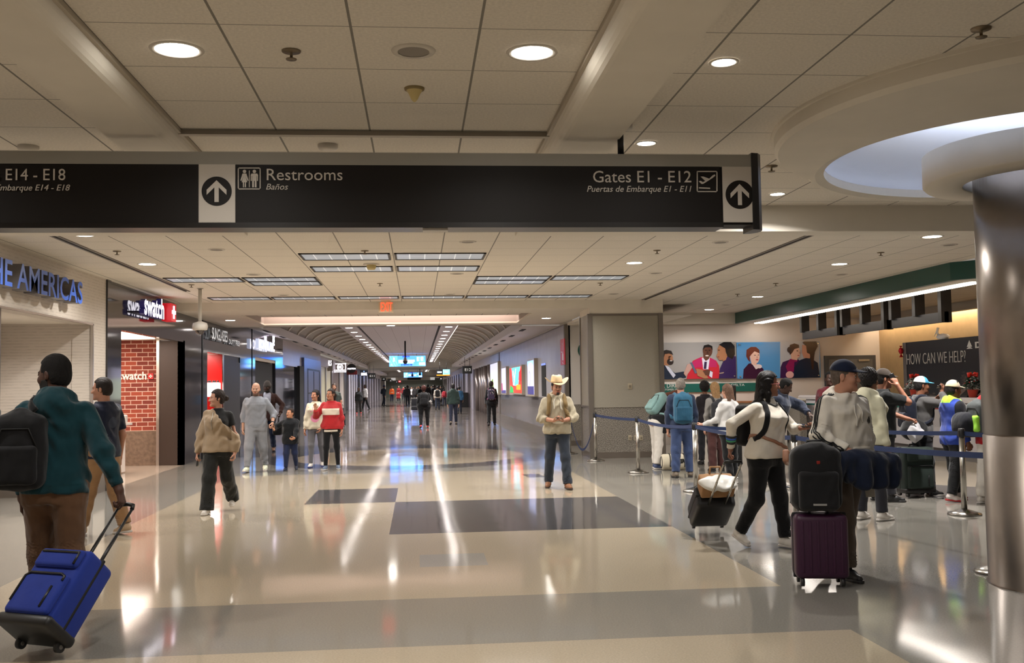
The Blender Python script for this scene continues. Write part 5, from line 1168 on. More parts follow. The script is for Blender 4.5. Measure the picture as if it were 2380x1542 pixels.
    def legf(s, P, i, ease, cuff, end=.97, kn=None):
        hip, knee, an = s.leg[i][:3]; r = A_([.084, .058, .042] if s.sex == 'm' else [.084, .054, .038])*s.k*(.5+.5*s.fat); r[0] *= (.5+.5*s.fat)
        rk = r[1]+ease if kn is None else kn*s.k
        q = knee+(an-knee)*end; dn = unit(an-knee)
        f = capsule(P, hip, knee, r[0]+ease, rk)
        sd = s.R @ A_([0, -1, 0]); am = min(.0065, .22*ease+.0005)
        if ease > .008: f = f+folds(P, hip, knee, .0, .34, am, .055, -sd, 1.0+i)+folds(P, hip, knee, .72, 1.1, am, .045, sd, 2.0+i)
        g = capsule(P, knee, q, rk, cuff*s.k)
        if ease > .008: g = g+folds(P, knee, an, -.1, .3, am, .042, sd, .5)+folds(P, knee, an, .58, end+.1, am*1.25, .046, -sd, 1.7+i)
        g = smax(g, (P-q.astype(np.float32)) @ dn.astype(np.float32), .008)
        cf = (knee+(an-knee)*.28)+s.R @ A_([0, -.022*s.k, 0]); g = smin(g, capsule(P, cf, knee+(an-knee)*.5, .04*s.k+ease*.6, .03*s.k), .03) if cuff < .075 else g
        return smin(f, g, .04)
    def box(s, pts, pad): pts = A_(pts); return pts.min(0)-pad, pts.max(0)+pad
    # ---------------------------------------------------------- body (skin)
    def headf(s, P):
        q = s.HL(P); m = s.sex == 'm'
        f = ellipsoid(q, (0, -.014, .032), (.074, .094, .090))
        f = smin(f, ellipsoid(q, (0, .026, -.035), (.058 if m else .055, .062, .082)), .035)
        f = smin(f, ellipsoid(q, (0, .048, -.086), (.040 if m else .033, .036, .030)), .03)
        if s.det >= 1:
            f = smin(f, capsule(q, (-.030, .080, .014), (.030, .080, .014), .010 if m else .007), .018)
            for sd in (1, -1):
                f = smax(f, -ellipsoid(q, (sd*.031, .097, -.004), (.019, .016, .012)), .012)
                f = smin(f, ellipsoid(q, (sd*.038, .062, -.032), (.022, .026, .024)), .02)
                f = smin(f, ellipsoid(q, (sd*.074, -.010, -.010), (.011, .017, .029)), .006); f = smax(f, -ellipsoid(q, (sd*.086, -.004, -.010), (.008, .009, .018)), .006)
                f = smin(f, capsule(q, (sd*.012, .094, -.040), (sd*.012, .094, -.038), .0085), .008)
            for sd in (1, -1):
                f = smin(f, smin(capsule(q, (sd*.019, .0835, .0035), (sd*.031, .0870, .0075), .0045), capsule(q, (sd*.031, .0870, .0075), (sd*.044, .0775, .0025), .0045), .003), .004)
                f = smin(f, capsule(q, (sd*.022, .0815, -.0125), (sd*.041, .0775, -.0115), .0045), .004)
            f = smin(f, capsule(q, (0, .086, .004), (0, .107, -.036), .0085, .0125), .012)
            f = smin(f, ellipsoid(q, (0, .082, -.106), (.020, .016, .015)), .02)
            f = smin(f, ellipsoid(q, (0, .086, -.0635), (.022, .011, .0060)), .005); f = smin(f, ellipsoid(q, (0, .085, -.0755), (.019, .011, .0070)), .005)
            f = smax(f, -ellipsoid(q, (0, .099, -.0695), (.020, .008, .0012)), .004)
        f = f*s.hs
        nr = (.056 if m else .045)*s.k*(.7+.3*s.fat)
        return smin(f, capsule(P, s.nb-s.R @ A_([0, 0, .04*s.k]), s.HP((0, -.022, -.065)), nr*1.08, nr), .035)
    def handf(s, P, i):
        S, e, w_, D, N, curl, opt = s.arm[i]; sd = 1 if i == 0 else -1; k = s.k*(1.0 if s.sex == 'm' else .93); T = np.cross(D, N)*sd
        c = radians(curl); ro = .0088*k*(1.12 if s.det == 0 else 1); f = None
        pr = opt.get('curls', (c,)*4)
        for q, (off, ln, st) in enumerate(((.030, .074, .092), (.010, .082, .096), (-.010, .076, .092), (-.028, .058, .084))):
            kn = w_+(D*st+T*off)*k; g = capsule(P, w_+(D*.015+T*off*.6)*k, kn, .0135*k, .0115*k)
            f = g if f is None else smin(f, g, .014)
            a = radians(pr[q]) if pr[q] > 1.7 or isinstance(pr[q], int) else pr[q]; p = kn; ang = 0; fg = None
            for seg, fr in ((.46, .8), (.30, 1.25), (.24, .8)):
                ang += a*fr; d = D*cos(ang)+N*sin(ang)+T*(off*1.2); p2 = p+unit(d)*ln*seg*k; g = capsule(P, p, p2, ro, ro*.92); fg = g if fg is None else smin(fg, g, .003); p = p2
            f = smin(f, fg, .005)
        b0 = w_+(D*.028+T*.022)*k; tn = opt.get('thumb', .35); d1 = unit(D*.62+T*.72+N*(tn)); b1 = b0+d1*.042*k; d2 = unit(D*.82+T*.35+N*(tn+.25)); b2 = b1+d2*.033*k; d3 = unit(D*.9+T*.1+N*(tn+.35)); b3 = b2+d3*.027*k
        g = smin(smin(capsule(P, b0, b1, .0145*k, .0115*k), capsule(P, b1, b2, .0110*k, .0100*k), .005), capsule(P, b2, b3, .0100*k, .0088*k), .004)
        f = smin(f, g, .010)
        rw = (.030 if s.sex == 'm' else .026)*s.k*(.6+.4*s.fat)
        return smin(f, capsule(P, e+(w_-e)*.55, w_+D*.012*k, rw*1.12, rw*.92), .018)
    def body(s, shortsleeve=False, lips=None, brow=None, beard=None, eyes=True, legs=True, barefrom=None):
        h = {2: .0046, 1: .0062, 0: .016}[s.det]
        V, F = snet(s.headf, *s.box([s.HP((x, y, z)) for x in (-.09, .09) for y in (-.115, .13) for z in (-.13, .13)]+[s.nb-A_([0, 0, .05*s.k])], .03), h*s.hs)
        parts = []; sk = s.skinc
        mats = [M('skin_%d_%d_%d' % sk, sk, .5, spec=.35, noise=(9, .05)), M('lips_%d_%d_%d' % sk, lips or tuple(int(v*w_) for v, w_ in zip(sk, (.82, .62, .62))), .4),
                M('stubble_%d_%d_%d' % (beard or (40, 32, 28)), beard or (40, 32, 28), .8), M('eye_white', (214, 208, 200), .2), M('iris_dark', (38, 26, 20), .15), M('brow_%d_%d_%d' % (brow or (34, 26, 22)), brow or (34, 26, 22), .8)]
        mi = np.zeros(len(F), int)
        if s.det >= 1:
            c = s.HL(V[F].mean(1).astype(np.float32)); x, y, z = c.T
            lp = (np.abs(x) < .022) & (y > .078) & (z < -.0575) & (z > -.083) & ((np.abs(x)/.023)**2+((z+.070)/.0125)**2 < 1); mi[lp] = 1
        parts.append((V, F, mi))
        if s.det >= 1 and beard:
            def brd(P):
                q = s.HL(P); x, y, z = np.abs(q[:, 0]), q[:, 1], q[:, 2]
                reg = smin(np.maximum(z+.078+np.clip(x-.03, 0, .03)*-.9, .0-y), np.maximum(np.maximum(z+.05, -.056-z), np.maximum(x-.030, .06-y)), .004)
                reg = smin(reg, np.maximum(np.maximum(x*-1+.050, z+.035-.0*y), np.maximum(y-.045, -.005-y)), .012) if not s.goatee else smax(smin(np.maximum(z+.082, x-.024), np.maximum(np.maximum(z+.052, -.058-z), x-.027), .004), .06-y, .004)
                mouth = ellipsoid(q, (0, .088, -.070), (.023, .03, .0115))
                return smax(smax(s.headf(P)-.0026*s.hs, reg*s.hs, .003), -mouth*s.hs, .003)
            V, F = snet(brd, *s.box([s.HP((x, y, z)) for x in (-.085, .085) for y in (-.02, .12) for z in (-.14, -.02)], .005), h*s.hs*.75); parts.append((V, F, 2))
        if s.det >= 1 and eyes:
            for sd in (1, -1):
                c0 = A_([sd*.0305, .0785, -.0035]); U = []; Q = []; n1, n2 = 12, 10
                for a in range(n2+1):
                    for b_ in range(n1):
                        t = pi*a/n2; p = 2*pi*b_/n1; U.append(s.HP(c0+.0112*A_([sin(t)*cos(p), cos(t), sin(t)*sin(p)])))
                mf = []
                for a in range(n2):
                    for b_ in range(n1): Q.append([a*n1+b_, (a+1)*n1+b_, (a+1)*n1+(b_+1) % n1, a*n1+(b_+1) % n1]); mf.append(4 if a < 2 else 3)
                parts.append((A_(U), A_(Q), A_(mf)))
                def bf(P, sd=sd): q = s.HL(P); return np.minimum(capsule(q, (sd*.017, .0905, .0165), (sd*.036, .084, .020), .0036, .0038), capsule(q, (sd*.036, .084, .020), (sd*.047, .074, .0155), .0038, .002))*s.hs
                bv, bq = snet(bf, *s.box([s.HP((sd*.01, .07, .01)), s.HP((sd*.05, .1, .025))], .012), .0026*s.hs); parts.append((bv, bq, 5))
                def ld(P, sd=sd): q = s.HL(P); return np.minimum(capsule(q, (sd*.018, .0875, .000), (sd*.031, .0915, .0045), .0022), capsule(q, (sd*.031, .0915, .0045), (sd*.044, .082, .000), .0022))*s.hs
                bv, bq = snet(ld, *s.box([s.HP((sd*.01, .075, -.008)), s.HP((sd*.05, .1, .012))], .01), .0018*s.hs); parts.append((bv, bq, 5))
        hh = {2: .0042, 1: .0052, 0: .010}[s.det]*max(s.k, .7)
        for i in (0, 1):
            if s.arm[i][6].get('hide'): continue
            S, e, w_, D, N = s.arm[i][:5]; sd = 1 if i == 0 else -1
            V, F = snet(lambda P: s.handf(P, i), *s.box([e+(w_-e)*.6, w_, w_+D*.19*s.k, w_+D*.1*s.k+N*.11*s.k, w_+np.cross(D, N)*sd*.07*s.k, w_-np.cross(D, N)*sd*.05*s.k+D*.1*s.k, w_-N*.03], .03), hh)
            parts.append((V, F, 0))
            if shortsleeve:
                V, F = snet(lambda P: s.armf(P, i, -.002, 2.0), *s.box([S, e, w_], .075), .012); parts.append((V, F, 0))
        # inner core under the clothes keeps the figure one continuous body
        def core(P):
            f = s.torso(P, -.016, zhi=.56)
            for i in (0, 1):
                if not s.arm[i][6].get('hide'): f = smin(f, s.armf(P, i, -.012, 1.9), .03)
            if legs:
                for i in (0, 1): f = smin(f, s.legf(P, i, -.016, .028, .99), .03)
            return f
        pts = [s.nb]+[q for a in s.arm for q in a[:3]]+[q for L in s.leg for q in L[:3]]
        V, F = snet(core, *s.box(pts, .14), .026); parts.append((V, F, 0))
        o = to_obj('body', parts, mats, s.root); return o
    # ---------------------------------------------------------- clothes
    def hv(s, near=.0095): return {2: near, 1: near*1.35, 0: near*2.4}[s.det]
    def top(s, name, mat, ease=.016, sleeve=1.96, hem=-.05, armease=.014, cuffk=.7, hood=False, amp=.0055, hemease=.006, neck=.560, turtle=False, pocket=False, slot=None, extra=None, mats=None, matf=None, f=55.0, bust=True, arms=(0, 1), hoodup=False, band=0.0, label=None, loose=0.0, vneck=None):
        k = s.k
        def fn(P):
            a = s.torso(P, ease, hem, neck, hemease)
            if s.sex == 'f' and bust:
                for sd in (1, -1): a = smin(a, ellipsoid(P, s.T((sd*.068*k, .095*k, .345*k)), A_([.062, .055, .065])*k*(.7+.3*s.fat)+ease*.5), .05)
            for i in (0, 1):
                hp, kn_ = s.leg[i][:2]; a = smin(a, capsule(P, hp, hp+(kn_-hp)*.5, .084*k*(.5+.5*s.fat)*(.5+.5*s.fat)+ease*.6+.012, .074*k*(.5+.5*s.fat)+ease*.6+.012), .03)
            if pocket:
                Q = s.TL(P); a = smin(a, rboxf(Q, (0, .105*k+ease+s.belly*.6, .055*k), .115*k, .028*k, .078*k, .024*k), .012)
            a = smax(a, hem*k-s.TL(P)[:, 2], .008)
            for i in arms:
                if s.arm[i][6].get('hide'): continue
                g = s.armf(P, i, armease, sleeve, cuffk)
                if loose: S, e, w_ = s.arm[i][:3]; g = smin(g, smin(capsule(P, S*.4+e*.6, e, .05*k+loose*.4, .045*k+loose*.8), capsule(P, e, e*.25+w_*.75-A_([0, 0, .012]), .045*k+loose*.8, .035*k+loose), .03), .04)
                a = smin(a, g, .026)
            if hood and not hoodup:
                nb = s.nb
                a = smin(a, ellipsoid(P, nb+s.R @ A_([0, -.095*k, -.035*k]), A_([.115, .055, .085])*k, s.R), .03)
                q = (P-(nb+s.R @ A_([0, .006, .000*k])).astype(np.float32)) @ (s.R @ Rx(radians(-22))).astype(np.float32)
                rr = np.sqrt((q[:, 0])**2+(q[:, 1]*.95)**2)-.090*k; a = smin(a, np.sqrt(rr**2+(q[:, 2]*.62)**2)-.025*k, .022)
            if hoodup: a = smin(a, smax(ellipsoid(P, s.HP((0, -.02, .02)), A_([.105, .125, .135])*s.hs, s.Rh), -ellipsoid(P, s.HP((0, .10, -.02)), A_([.07, .09, .105])*s.hs, s.Rh), .02), .04)
            if turtle: a = smin(a, capsule(P, s.nb-s.R @ A_([0, 0, .01]), s.nb+s.R @ A_([0, .008, .045*k]), .060*k, .057*k), .02)
            if band: Q = s.TL(P); a = np.where(Q[:, 2] < (hem+.055)*k, a+band, a)
            if extra: a = extra(P, a)
            if amp: a = a+wr(P, amp, f, len(name))
            if slot: Q = s.TL(P); a = smax(a, -np.maximum(np.abs(Q[:, 0])-slot*(1+np.clip((.5*k-Q[:, 2])/k*slot_open, 0, 1)), .012-Q[:, 1]), .008)
            if vneck: Q = s.TL(P); a = smax(a, -np.maximum(np.abs(Q[:, 0])-np.clip((Q[:, 2]-vneck*k)*.55, -.02, .1), .02-Q[:, 1]), .006)
            return a
        slot_open = 1.0
        s.fns[name] = fn
        pts = [s.T((0, 0, hem*k)), s.nb+A_([0, 0, .06])]+[q for i in arms for q in s.arm[i][:3] if not s.arm[i][6].get('hide')]
        lo, hi = s.box(pts+[s.T((x*(.20+max(0, s.fat-1)*.2)*k, y*.17*k, z*k)) for x in (-1, 1) for y in (-1, 1) for z in (hem, .45)], .05+ease+s.belly*.9+loose)
        if hood: hi = hi+A_([0, 0, .03]); lo = lo-A_([.03, .03, 0]); hi = hi+A_([.03, .03, 0])
        if hoodup: hi = np.maximum(hi, s.hc+.2); lo = np.minimum(lo, s.hc-.2)
        V, F = snet(fn, lo, hi, s.hv())
        mi = 0
        if matf: mi = matf(s.TL(V[F].mean(1).astype(np.float32)), V[F].mean(1))
        s.lasttop = fn
        o = to_obj(name, [(V, F, mi)], mats or mat, s.root)
        if label: o['label'] = label
        return o
    def trousers(s, mat, name='trousers', ease=.016, cuff=.066, end=.955, waist=.06, amp=.006, kn=None, mats=None, matf=None, f=48.0):
        k = s.k
        def fn(P):
            a = s.torso(P, ease*.75, -.10, waist)
            for i in (0, 1): a = smin(a, s.legf(P, i, ease, cuff, end, kn), .05)
            Q = s.TL(P); w_ = np.clip((.75*k-P[:, 2])/(.7*k), .25, 1); return a+wr(P, amp, f, 2.0)*w_
        pts = [q for L in s.leg for q in L[:3]]+[s.T((0, 0, waist*k))]
        lo, hi = s.box(pts, .13*k*max(1, s.fat)+ease); lo[2] = min(q[2][2] for q in s.leg)-.05; s.fns[name] = fn
        V, F = snet(fn, lo, hi, s.hv()); mi = matf(V[F].mean(1)) if matf else 0
        return to_obj(name, [(V, F, mi)], mats or mat, s.root)
    def shoes(s, up, sole, high=0.0, name='shoe', stripe=None):
        k = s.k*(1.0 if s.sex == 'm' else .93); h = {2: .006, 1: .008, 0: .014}[s.det]*max(k, .6)
        for hip, kn, an, to, pit in s.leg:
            Rm = Rz(-to) @ Rx(-pit); Rf = Rm.astype(np.float32)
            def loc(P): return (P-an.astype(np.float32)) @ Rf/k
            def fu(P):
                q = loc(P); f = capsule(q, (0, -.035, -.030), (0, .055, -.036), .040, .043); f = smin(f, capsule(q, (.0, .05, -.046), (0, .142, -.052), .040, .030), .03)
                f = smin(f, capsule(q, (0, -.018, -.02), (0, -.015, .02+high), .042, .044+high*.1), .02); f = np.maximum(f, -.068-q[:, 2]); f = np.maximum(f, q[:, 2]-.022-high); return f*k
            def fs(P):
                q = loc(P); x = q[:, 0]; y = q[:, 1]; wd = np.interp(y, [-.09, -.06, .0, .06, .12, .17, .185], [.02, .036, .036, .043, .043, .030, .012]); f = np.maximum(np.abs(x)-wd, np.maximum(-.078-y, y-.182)); return smax(f, np.abs(q[:, 2]+.069)-.013, .006)*k
            c = [an+Rm @ (A_(p)*k) for p in ((-.05, -.09, -.09), (.05, .19, -.09), (-.05, .19, .03), (.05, -.09, .04+high), (.05, -.09, -.09), (-.05, .19, -.09))]
            V, F = snet(fu, *s.box(c, .01), h); u = to_obj(name, [(V, F, 0)], up, s.root)
            V, F = snet(fs, *s.box(c, .01), h*.9); to_obj('sole', [(V, F, 0)], sole, u)
    # ---------------------------------------------------------- hair and headwear (SDF in head space)
    def headpart(s, name, fn, mats, lo=(-.13, -.2, -.2), hi=(.13, .2, .2), h=None, label=None):
        h = (h or {2: .0052, 1: .007, 0: .014}[s.det])*s.hs
        lo, hi = A_(lo), A_(hi); c = [s.HP((x, y, z)) for x in (lo[0], hi[0]) for y in (lo[1], hi[1]) for z in (lo[2], hi[2])]
        V, F = snet(lambda P: fn(s.HL(P))*s.hs, *s.box(c, .005), h)
        if not len(V): return None
        o = to_obj(name, [(V, F, 0)], mats, s.root)
        if label: o['label'] = label
        return o
    def cran(s, q, t): return smin(ellipsoid(q, (0, -.014, .032), (.074+t, .094+t, .090+t)), ellipsoid(q, (0, -.03, -.02), (.066+t, .075+t, .07+t)), .02)
    def hair(s, style='short', col=(28, 22, 20), t=.012, rough=.6, back=None, side=1):
        mat = M('hair_%d_%d_%d' % col, col, rough, spec=.3, noise=(40, .25), bump=(120, .4))
        def line(q, drop=0.0):     # negative where hair grows
            y, z = q[:, 1], q[:, 2]
            top_ = np.maximum(.070-z, y-.082); side_ = np.maximum(.006-z, y-.040+np.maximum(z-.03, 0)*.0); burn = np.maximum(np.maximum(-.034-z, y-.020), -.004-y); back_ = np.maximum(-.080-drop-z, y+.026)
            return smin(smin(smin(top_, side_, .02), burn, .008), back_, .015)
        def fn(q):
            tt = t
            f = s.cran(q, tt)
            if style in ('bun', 'pony', 'long', 'longback'): f = np.maximum(f, line(q, .03))
            else: f = smax(f, line(q), .008)
            if style in ('afro', 'curly'): f = smin(f, ellipsoid(q, (0, -.03, .04), (.105, .115, .115)), .02); f = np.maximum(f, np.minimum(q[:, 1]-.05, .075-q[:, 2])); f = f+.008*np.sin(q[:, 0]*170)*np.sin(q[:, 1]*160+1)*np.sin(q[:, 2]*165)
            if style == 'bun': f = smin(f, ellipsoid(q, back or (0, -.125, -.005), (.045, .042, .042)), .015)
            if style == 'pony': f = smin(f, smin(capsule(q, (0, -.10, .05), (0, -.15, -.02), .03, .034), capsule(q, (0, -.15, -.02), (0, -.13, -.18), .034, .016), .02), .015)
            if style == 'long':
                for sd in (1, -1): f = smin(f, smin(capsule(q, (sd*.062, -.02, .03), (sd*.072, -.01, -.10), .024, .026), capsule(q, (sd*.072, -.01, -.10), (sd*.085, .045 if sd == side else -.02, -.27), .030, .016), .02), .02)
                f = smin(f, smin(ellipsoid(q, (0, -.07, -.06), (.082, .05, .12)), ellipsoid(q, (0, -.085, -.17), (.095, .045, .12)), .03), .02)
            if style == 'longback': f = smin(f, smin(ellipsoid(q, (0, -.065, -.06), (.082, .055, .12)), ellipsoid(q, (0, -.085, -.18), (.090, .042, .11)), .03), .02)
            if style == 'bald': pass
            return f+.0022*np.sin(q[:, 0]*260+2*np.sin(q[:, 2]*60))*(1 if style != 'short' else .5)
        zl = -.34 if style in ('long', 'longback', 'pony') else -.16
        return s.headpart('hair', fn, mat, (-.15, -.22, zl), (.15, .14, .18))
    def cap(s, mat, brim=None, tilt=0.0, back=False, label=None, high=0.0, split=None):
        sg = -1 if back else 1
        o = s.headpart('cap', lambda q: smax(smax(ellipsoid(q, (0, -.014, .036), (.086, .104, .098+high)), .038-q[:, 2]+q[:, 1]*.12, .006), -ellipsoid(q, (0, -.014, .03), (.078, .096, .09)), .004) if False else smax(ellipsoid(q, (0, -.014, .036), (.088, .106, .100+high)), .036-q[:, 2]-q[:, 1]*.10, .006), mat if not split else mat, (-.12, -.14, .0), (.12, .12, .17+high), label=label)
        def bf(q):
            y = q[:, 1]*sg; z = q[:, 2]-.052+(y-.09)*.22+q[:, 0]**2*3.2
            f = np.sqrt((q[:, 0]/.072)**2+((y-.085)/.088)**2)-1; return smax(np.maximum(f*.07, np.abs(z)-.0035), .06-y, .004)
        b_ = s.headpart('brim', bf, brim or mat, (-.1, -.2, -.04), (.1, .2, .1), h=.0048)
        if b_ is not None: b_.parent = o
        return o
    def strand(s, b, pts, half, off=.004, side=None, fn=None, th=.004, m=0, iters=6, close=False):
        'ribbon laid on a garment: points are pulled onto the surface of fn'
        fn = fn or s.lasttop; P = []; Sd = []
        pts = [A_(p, float) for p in pts]; Z = []
        for i in range(len(pts)-1):
            for q in range(5): Z.append(pts[i]+(pts[i+1]-pts[i])*q/5)
        Z.append(pts[-1]); Z = A_(Z)
        for _ in range(3): Z[1:-1] = (Z[:-2]+2*Z[1:-1]+Z[2:])/4
        def grad(X):
            e = .004; return np.stack([fn((X+A_([e*(j == a) for j in range(3)])).astype(np.float32))-fn((X-A_([e*(j == a) for j in range(3)])).astype(np.float32)) for a in range(3)], 1)/(2*e)
        for _ in range(iters):
            gd = grad(Z); f = fn(Z.astype(np.float32)); gl = np.maximum(np.linalg.norm(gd, axis=1), .3); Z = Z-gd/gl[:, None]**2*(f-off)[:, None]*.8
        gd = grad(Z); nr = gd/np.maximum(np.linalg.norm(gd, axis=1), 1e-6)[:, None]
        for i in range(len(Z)):
            d = Z[min(i+1, len(Z)-1)]-Z[max(i-1, 0)]; sd = np.cross(d, nr[i]); l = np.linalg.norm(sd); Sd.append(Vector(sd/l if l > 1e-9 else (1, 0, 0)))
        kk = len(b.v); N = len(Z); hw = half if isinstance(half, (list, tuple)) else None
        for i in range(N):
            p = Vector(Z[i]); nn = Vector(nr[i]); h_ = hw[int(i/(N-1)*(len(hw)-1)+.5)] if hw else half
            for a, c in ((-1, 0), (1, 0), (1, 1), (-1, 1)): b.v.append(tuple(p+Sd[i]*(h_*a*(1 if c == 0 else .85))+nn*(th*c-.004*(1-c))))
        for i in range(N-1):
            for q in range(4): j = (q+1) % 4; b.face((kk+i*4+q, kk+i*4+j, kk+i*4+4+j, kk+i*4+4+q), m, True)
        b.face((kk+3, kk+2, kk+1, kk), m); e = kk+(N-1)*4; b.face((e, e+1, e+2, e+3), m); return b
    def decal(s, name, verts, faces, org, xd, yd, mat, parent, fn=None, lift=.003):
        'flat lettering or shapes wrapped onto a garment'
        fn = fn or s.lasttop; T = frame(org, xd, yd); nz = A_(Vector(xd).normalized().cross(Vector(yd).normalized()), float); V = A_([tuple(T @ Vector((v[0], v[1], 0))) for v in verts], float)
        t = np.zeros(len(V)); X = V+nz*.15; 
        for _ in range(24): f = fn(X.astype(np.float32)); X = X-nz*np.clip(f-lift, -.02, .05)[:, None]*.8
        b = B(); b.v = [tuple(x) for x in X]; b.f = [tuple(f) for f in faces]; b.m = [0]*len(b.f); b.sm = [True]*len(b.f)
        o = b.build(name, mat, parent); return o
    def world(s): return Matrix.Translation(s.root.location) @ Matrix.Rotation(s.root.rotation_euler[2], 4, 'Z')
    def worldp(s, p): return s.world() @ Vector(p)
    def held(s, name, label, cat, group=None):
        'an Empty for something carried: same axes as the figure, a thing of its own'
        r = empty(name, s.root.location, s.root.rotation_euler[2], label=label, cat=cat, group=group); return r
    def backpack(s, label, col, w_=.15, d=.085, h_=.215, z=.27, back=.10, pocket=None, straps=True, name='backpack', colp=None, xoff=0.0, strapcol=None, mats=None, only=None):
        k = s.k; mat = mats or cloth('pack_%d_%d_%d' % col, col, .75, .1, .1); r = s.held(name, label, 'backpack')
        by = -(.115*k+back)
        def fn(P):
            Q = s.TL(P); x, y, zz = Q.T
            f = rboxf(Q, (xoff, by, z*k), w_, d, h_, min(.07, d*.8)); return smin(f, ellipsoid(Q, (xoff, by+.01, (z+.02)*k), (w_*.92, d*1.05, h_*1.12)), .04)+wr(P, .003, 42, 1)
        c = [s.T((xoff+x, by+y, z*k+q)) for x in (-w_, w_) for y in (-d-.06, d) for q in (-h_, h_*1.15+.1)]
        V, F = snet(fn, *s.box(c, .02), s.hv(.010)); to_obj('main_bag', [(V, F, 0)], mat, r)
        def fp(P):
            Q = s.TL(P); return rboxf(Q, (xoff, by-d*.95, (z-.01)*k-h_*.30), w_*.82, .035, h_*.52, .03)+wr(P, .002, 50, 2)
        V, F = snet(fp, *s.box(c, .03), s.hv(.010)); to_obj('front_pocket', [(V, F, 0)], cloth('pack_%d_%d_%d' % (colp or col), colp or col, .75, .1, .1), r)
        if s.det >= 1:
            b = B(); b.tube([s.T((xoff-w_*.8, by-d*1.02, z*k+h_*.15)), s.T((xoff-w_*.5, by-d*1.05, z*k+h_*.62)), s.T((xoff+w_*.5, by-d*1.05, z*k+h_*.62)), s.T((xoff+w_*.8, by-d*1.02, z*k+h_*.15))], .005, 6); b.build('zip', MATTE, r)
        if straps:
            for sd in (only or (1, -1)):
                b = B(); s.strand(b, [s.T((sd*.085*k, -.15*k, .46*k)), s.T((sd*.105*k, -.07*k, .545*k)), s.T((sd*.115*k, .03*k, .53*k)), s.T((sd*.125*k, .13*k, .40*k)), s.T((sd*.145*k, .12*k, .24*k)), s.T((sd*.18*k, .0, .14*k)), s.T((sd*.13*k, -.12*k, .12*k))], .026*k, .003, th=.012)
                b.build('shoulder_strap', cloth('strap_%d_%d_%d' % (strapcol or col), strapcol or col, .8, .1), r)
        return r

def patch(f, name, pts, mat, parent, lift=.010, nx=14, ny=8, fn=None):
    'sewn-on piece of cloth: pts = 4 torso-space corners (left bottom, right bottom, right top, left top)'
    c = [A_(p, float) for p in pts]; V = []
    for j in range(ny+1):
        for i in range(nx+1):
            u, v = i/nx, j/ny; V.append(f.T((c[0]*(1-u)+c[1]*u)*(1-v)+(c[3]*(1-u)+c[2]*u)*v))
    X = A_(V); nz = f.R @ A_([0, 1, 0]); fn = fn or f.lasttop; X = X+nz*.2
    for _ in range(26): d = fn(X.astype(np.float32)); X = X-nz*np.clip(d-lift, -.02, .05)[:, None]*.8
    b = B(); K = nx+1; n = len(X); b.v = [tuple(x) for x in X]+[tuple(x-nz*(lift+.004)) for x in X]
    for j in range(ny):
        for i in range(nx): b.face((j*K+i, j*K+i+1, (j+1)*K+i+1, (j+1)*K+i), 0, True)
    edge = [i for i in range(nx)]+[j*K+nx for j in range(ny)]+[ny*K+i for i in range(nx, 0, -1)]+[j*K for j in range(ny, 0, -1)]
    for a, q in zip(edge, edge[1:]+edge[:1]): b.face((a, a+n, q+n, q), 0)
    return b.build(name, mat, parent)
# ------------------------------------------------------------------ people
def at_(x, y): v = fl(x, y); return (v.x, v.y)
def hgt(x, y, Y): return pt(x, y, Y).z
def gridv(w_, h_, nx=12, ny=8):
    V = [(-w_/2+w_*i/nx, -h_/2+h_*j/ny, 0) for j in range(ny+1) for i in range(nx+1)]
    return V, [(j*(nx+1)+i, j*(nx+1)+i+1, (j+1)*(nx+1)+i+1, (j+1)*(nx+1)+i) for j in range(ny) for i in range(nx)]
def discv(r, n=24, m=4, half=0):
    V = [(0, 0, 0)]; F = []
    for a in range(1, m+1):
        for i in range(n): V.append((r*a/m*cos(2*pi*i/n), r*a/m*sin(2*pi*i/n), 0))
    for i in range(n): F.append((0, 1+i, 1+(i+1) % n))
    for a in range(m-1):
        for i in range(n): F.append((1+a*n+i, 1+(a+1)*n+i, 1+(a+1)*n+(i+1) % n, 1+a*n+(i+1) % n))
    return V, F
def grip(f, i, d=.10, n=.030): S, e, w_, D, N = f.arm[i][:5]; return w_+D*d*f.k+N*n*f.k
def item(f, name, label, cat, i, b, mats, part='body', d=.10, n=.030, T=None):
    'small thing in a hand: z along the fingers, y out of the palm'
    S, e, w_, D, N = f.arm[i][:5]; c = grip(f, i, d, n); x = np.cross(N, D)
    Mx = Matrix([[x[q], N[q], D[q], c[q]] for q in range(3)]+[[0, 0, 0, 1]])
    r = f.held(name, label, cat)
    if T is not None: Mx = Mx @ T
    b.v = [tuple(Mx @ Vector(v)) for v in b.v]; b.build(part, mats, r); return r
def phone(f, i, label, T=None, d=.11, n=.026):
    b = B(); b.rbox(-.036, .036, -.0045, .0045, -.075, .075, .004); return item(f, 'phone', label, 'phone', i, b, [M('phone_black', (18, 18, 20), .2)], 'body', d, n, T)
WHS, WHSOLE, BLKS, BLKSOLE = M('shoe_white', (204, 198, 190), .55), M('sole_white', (196, 190, 184), .6), M('shoe_black', (22, 22, 24), .5), M('sole_dark', (30, 28, 28), .6)

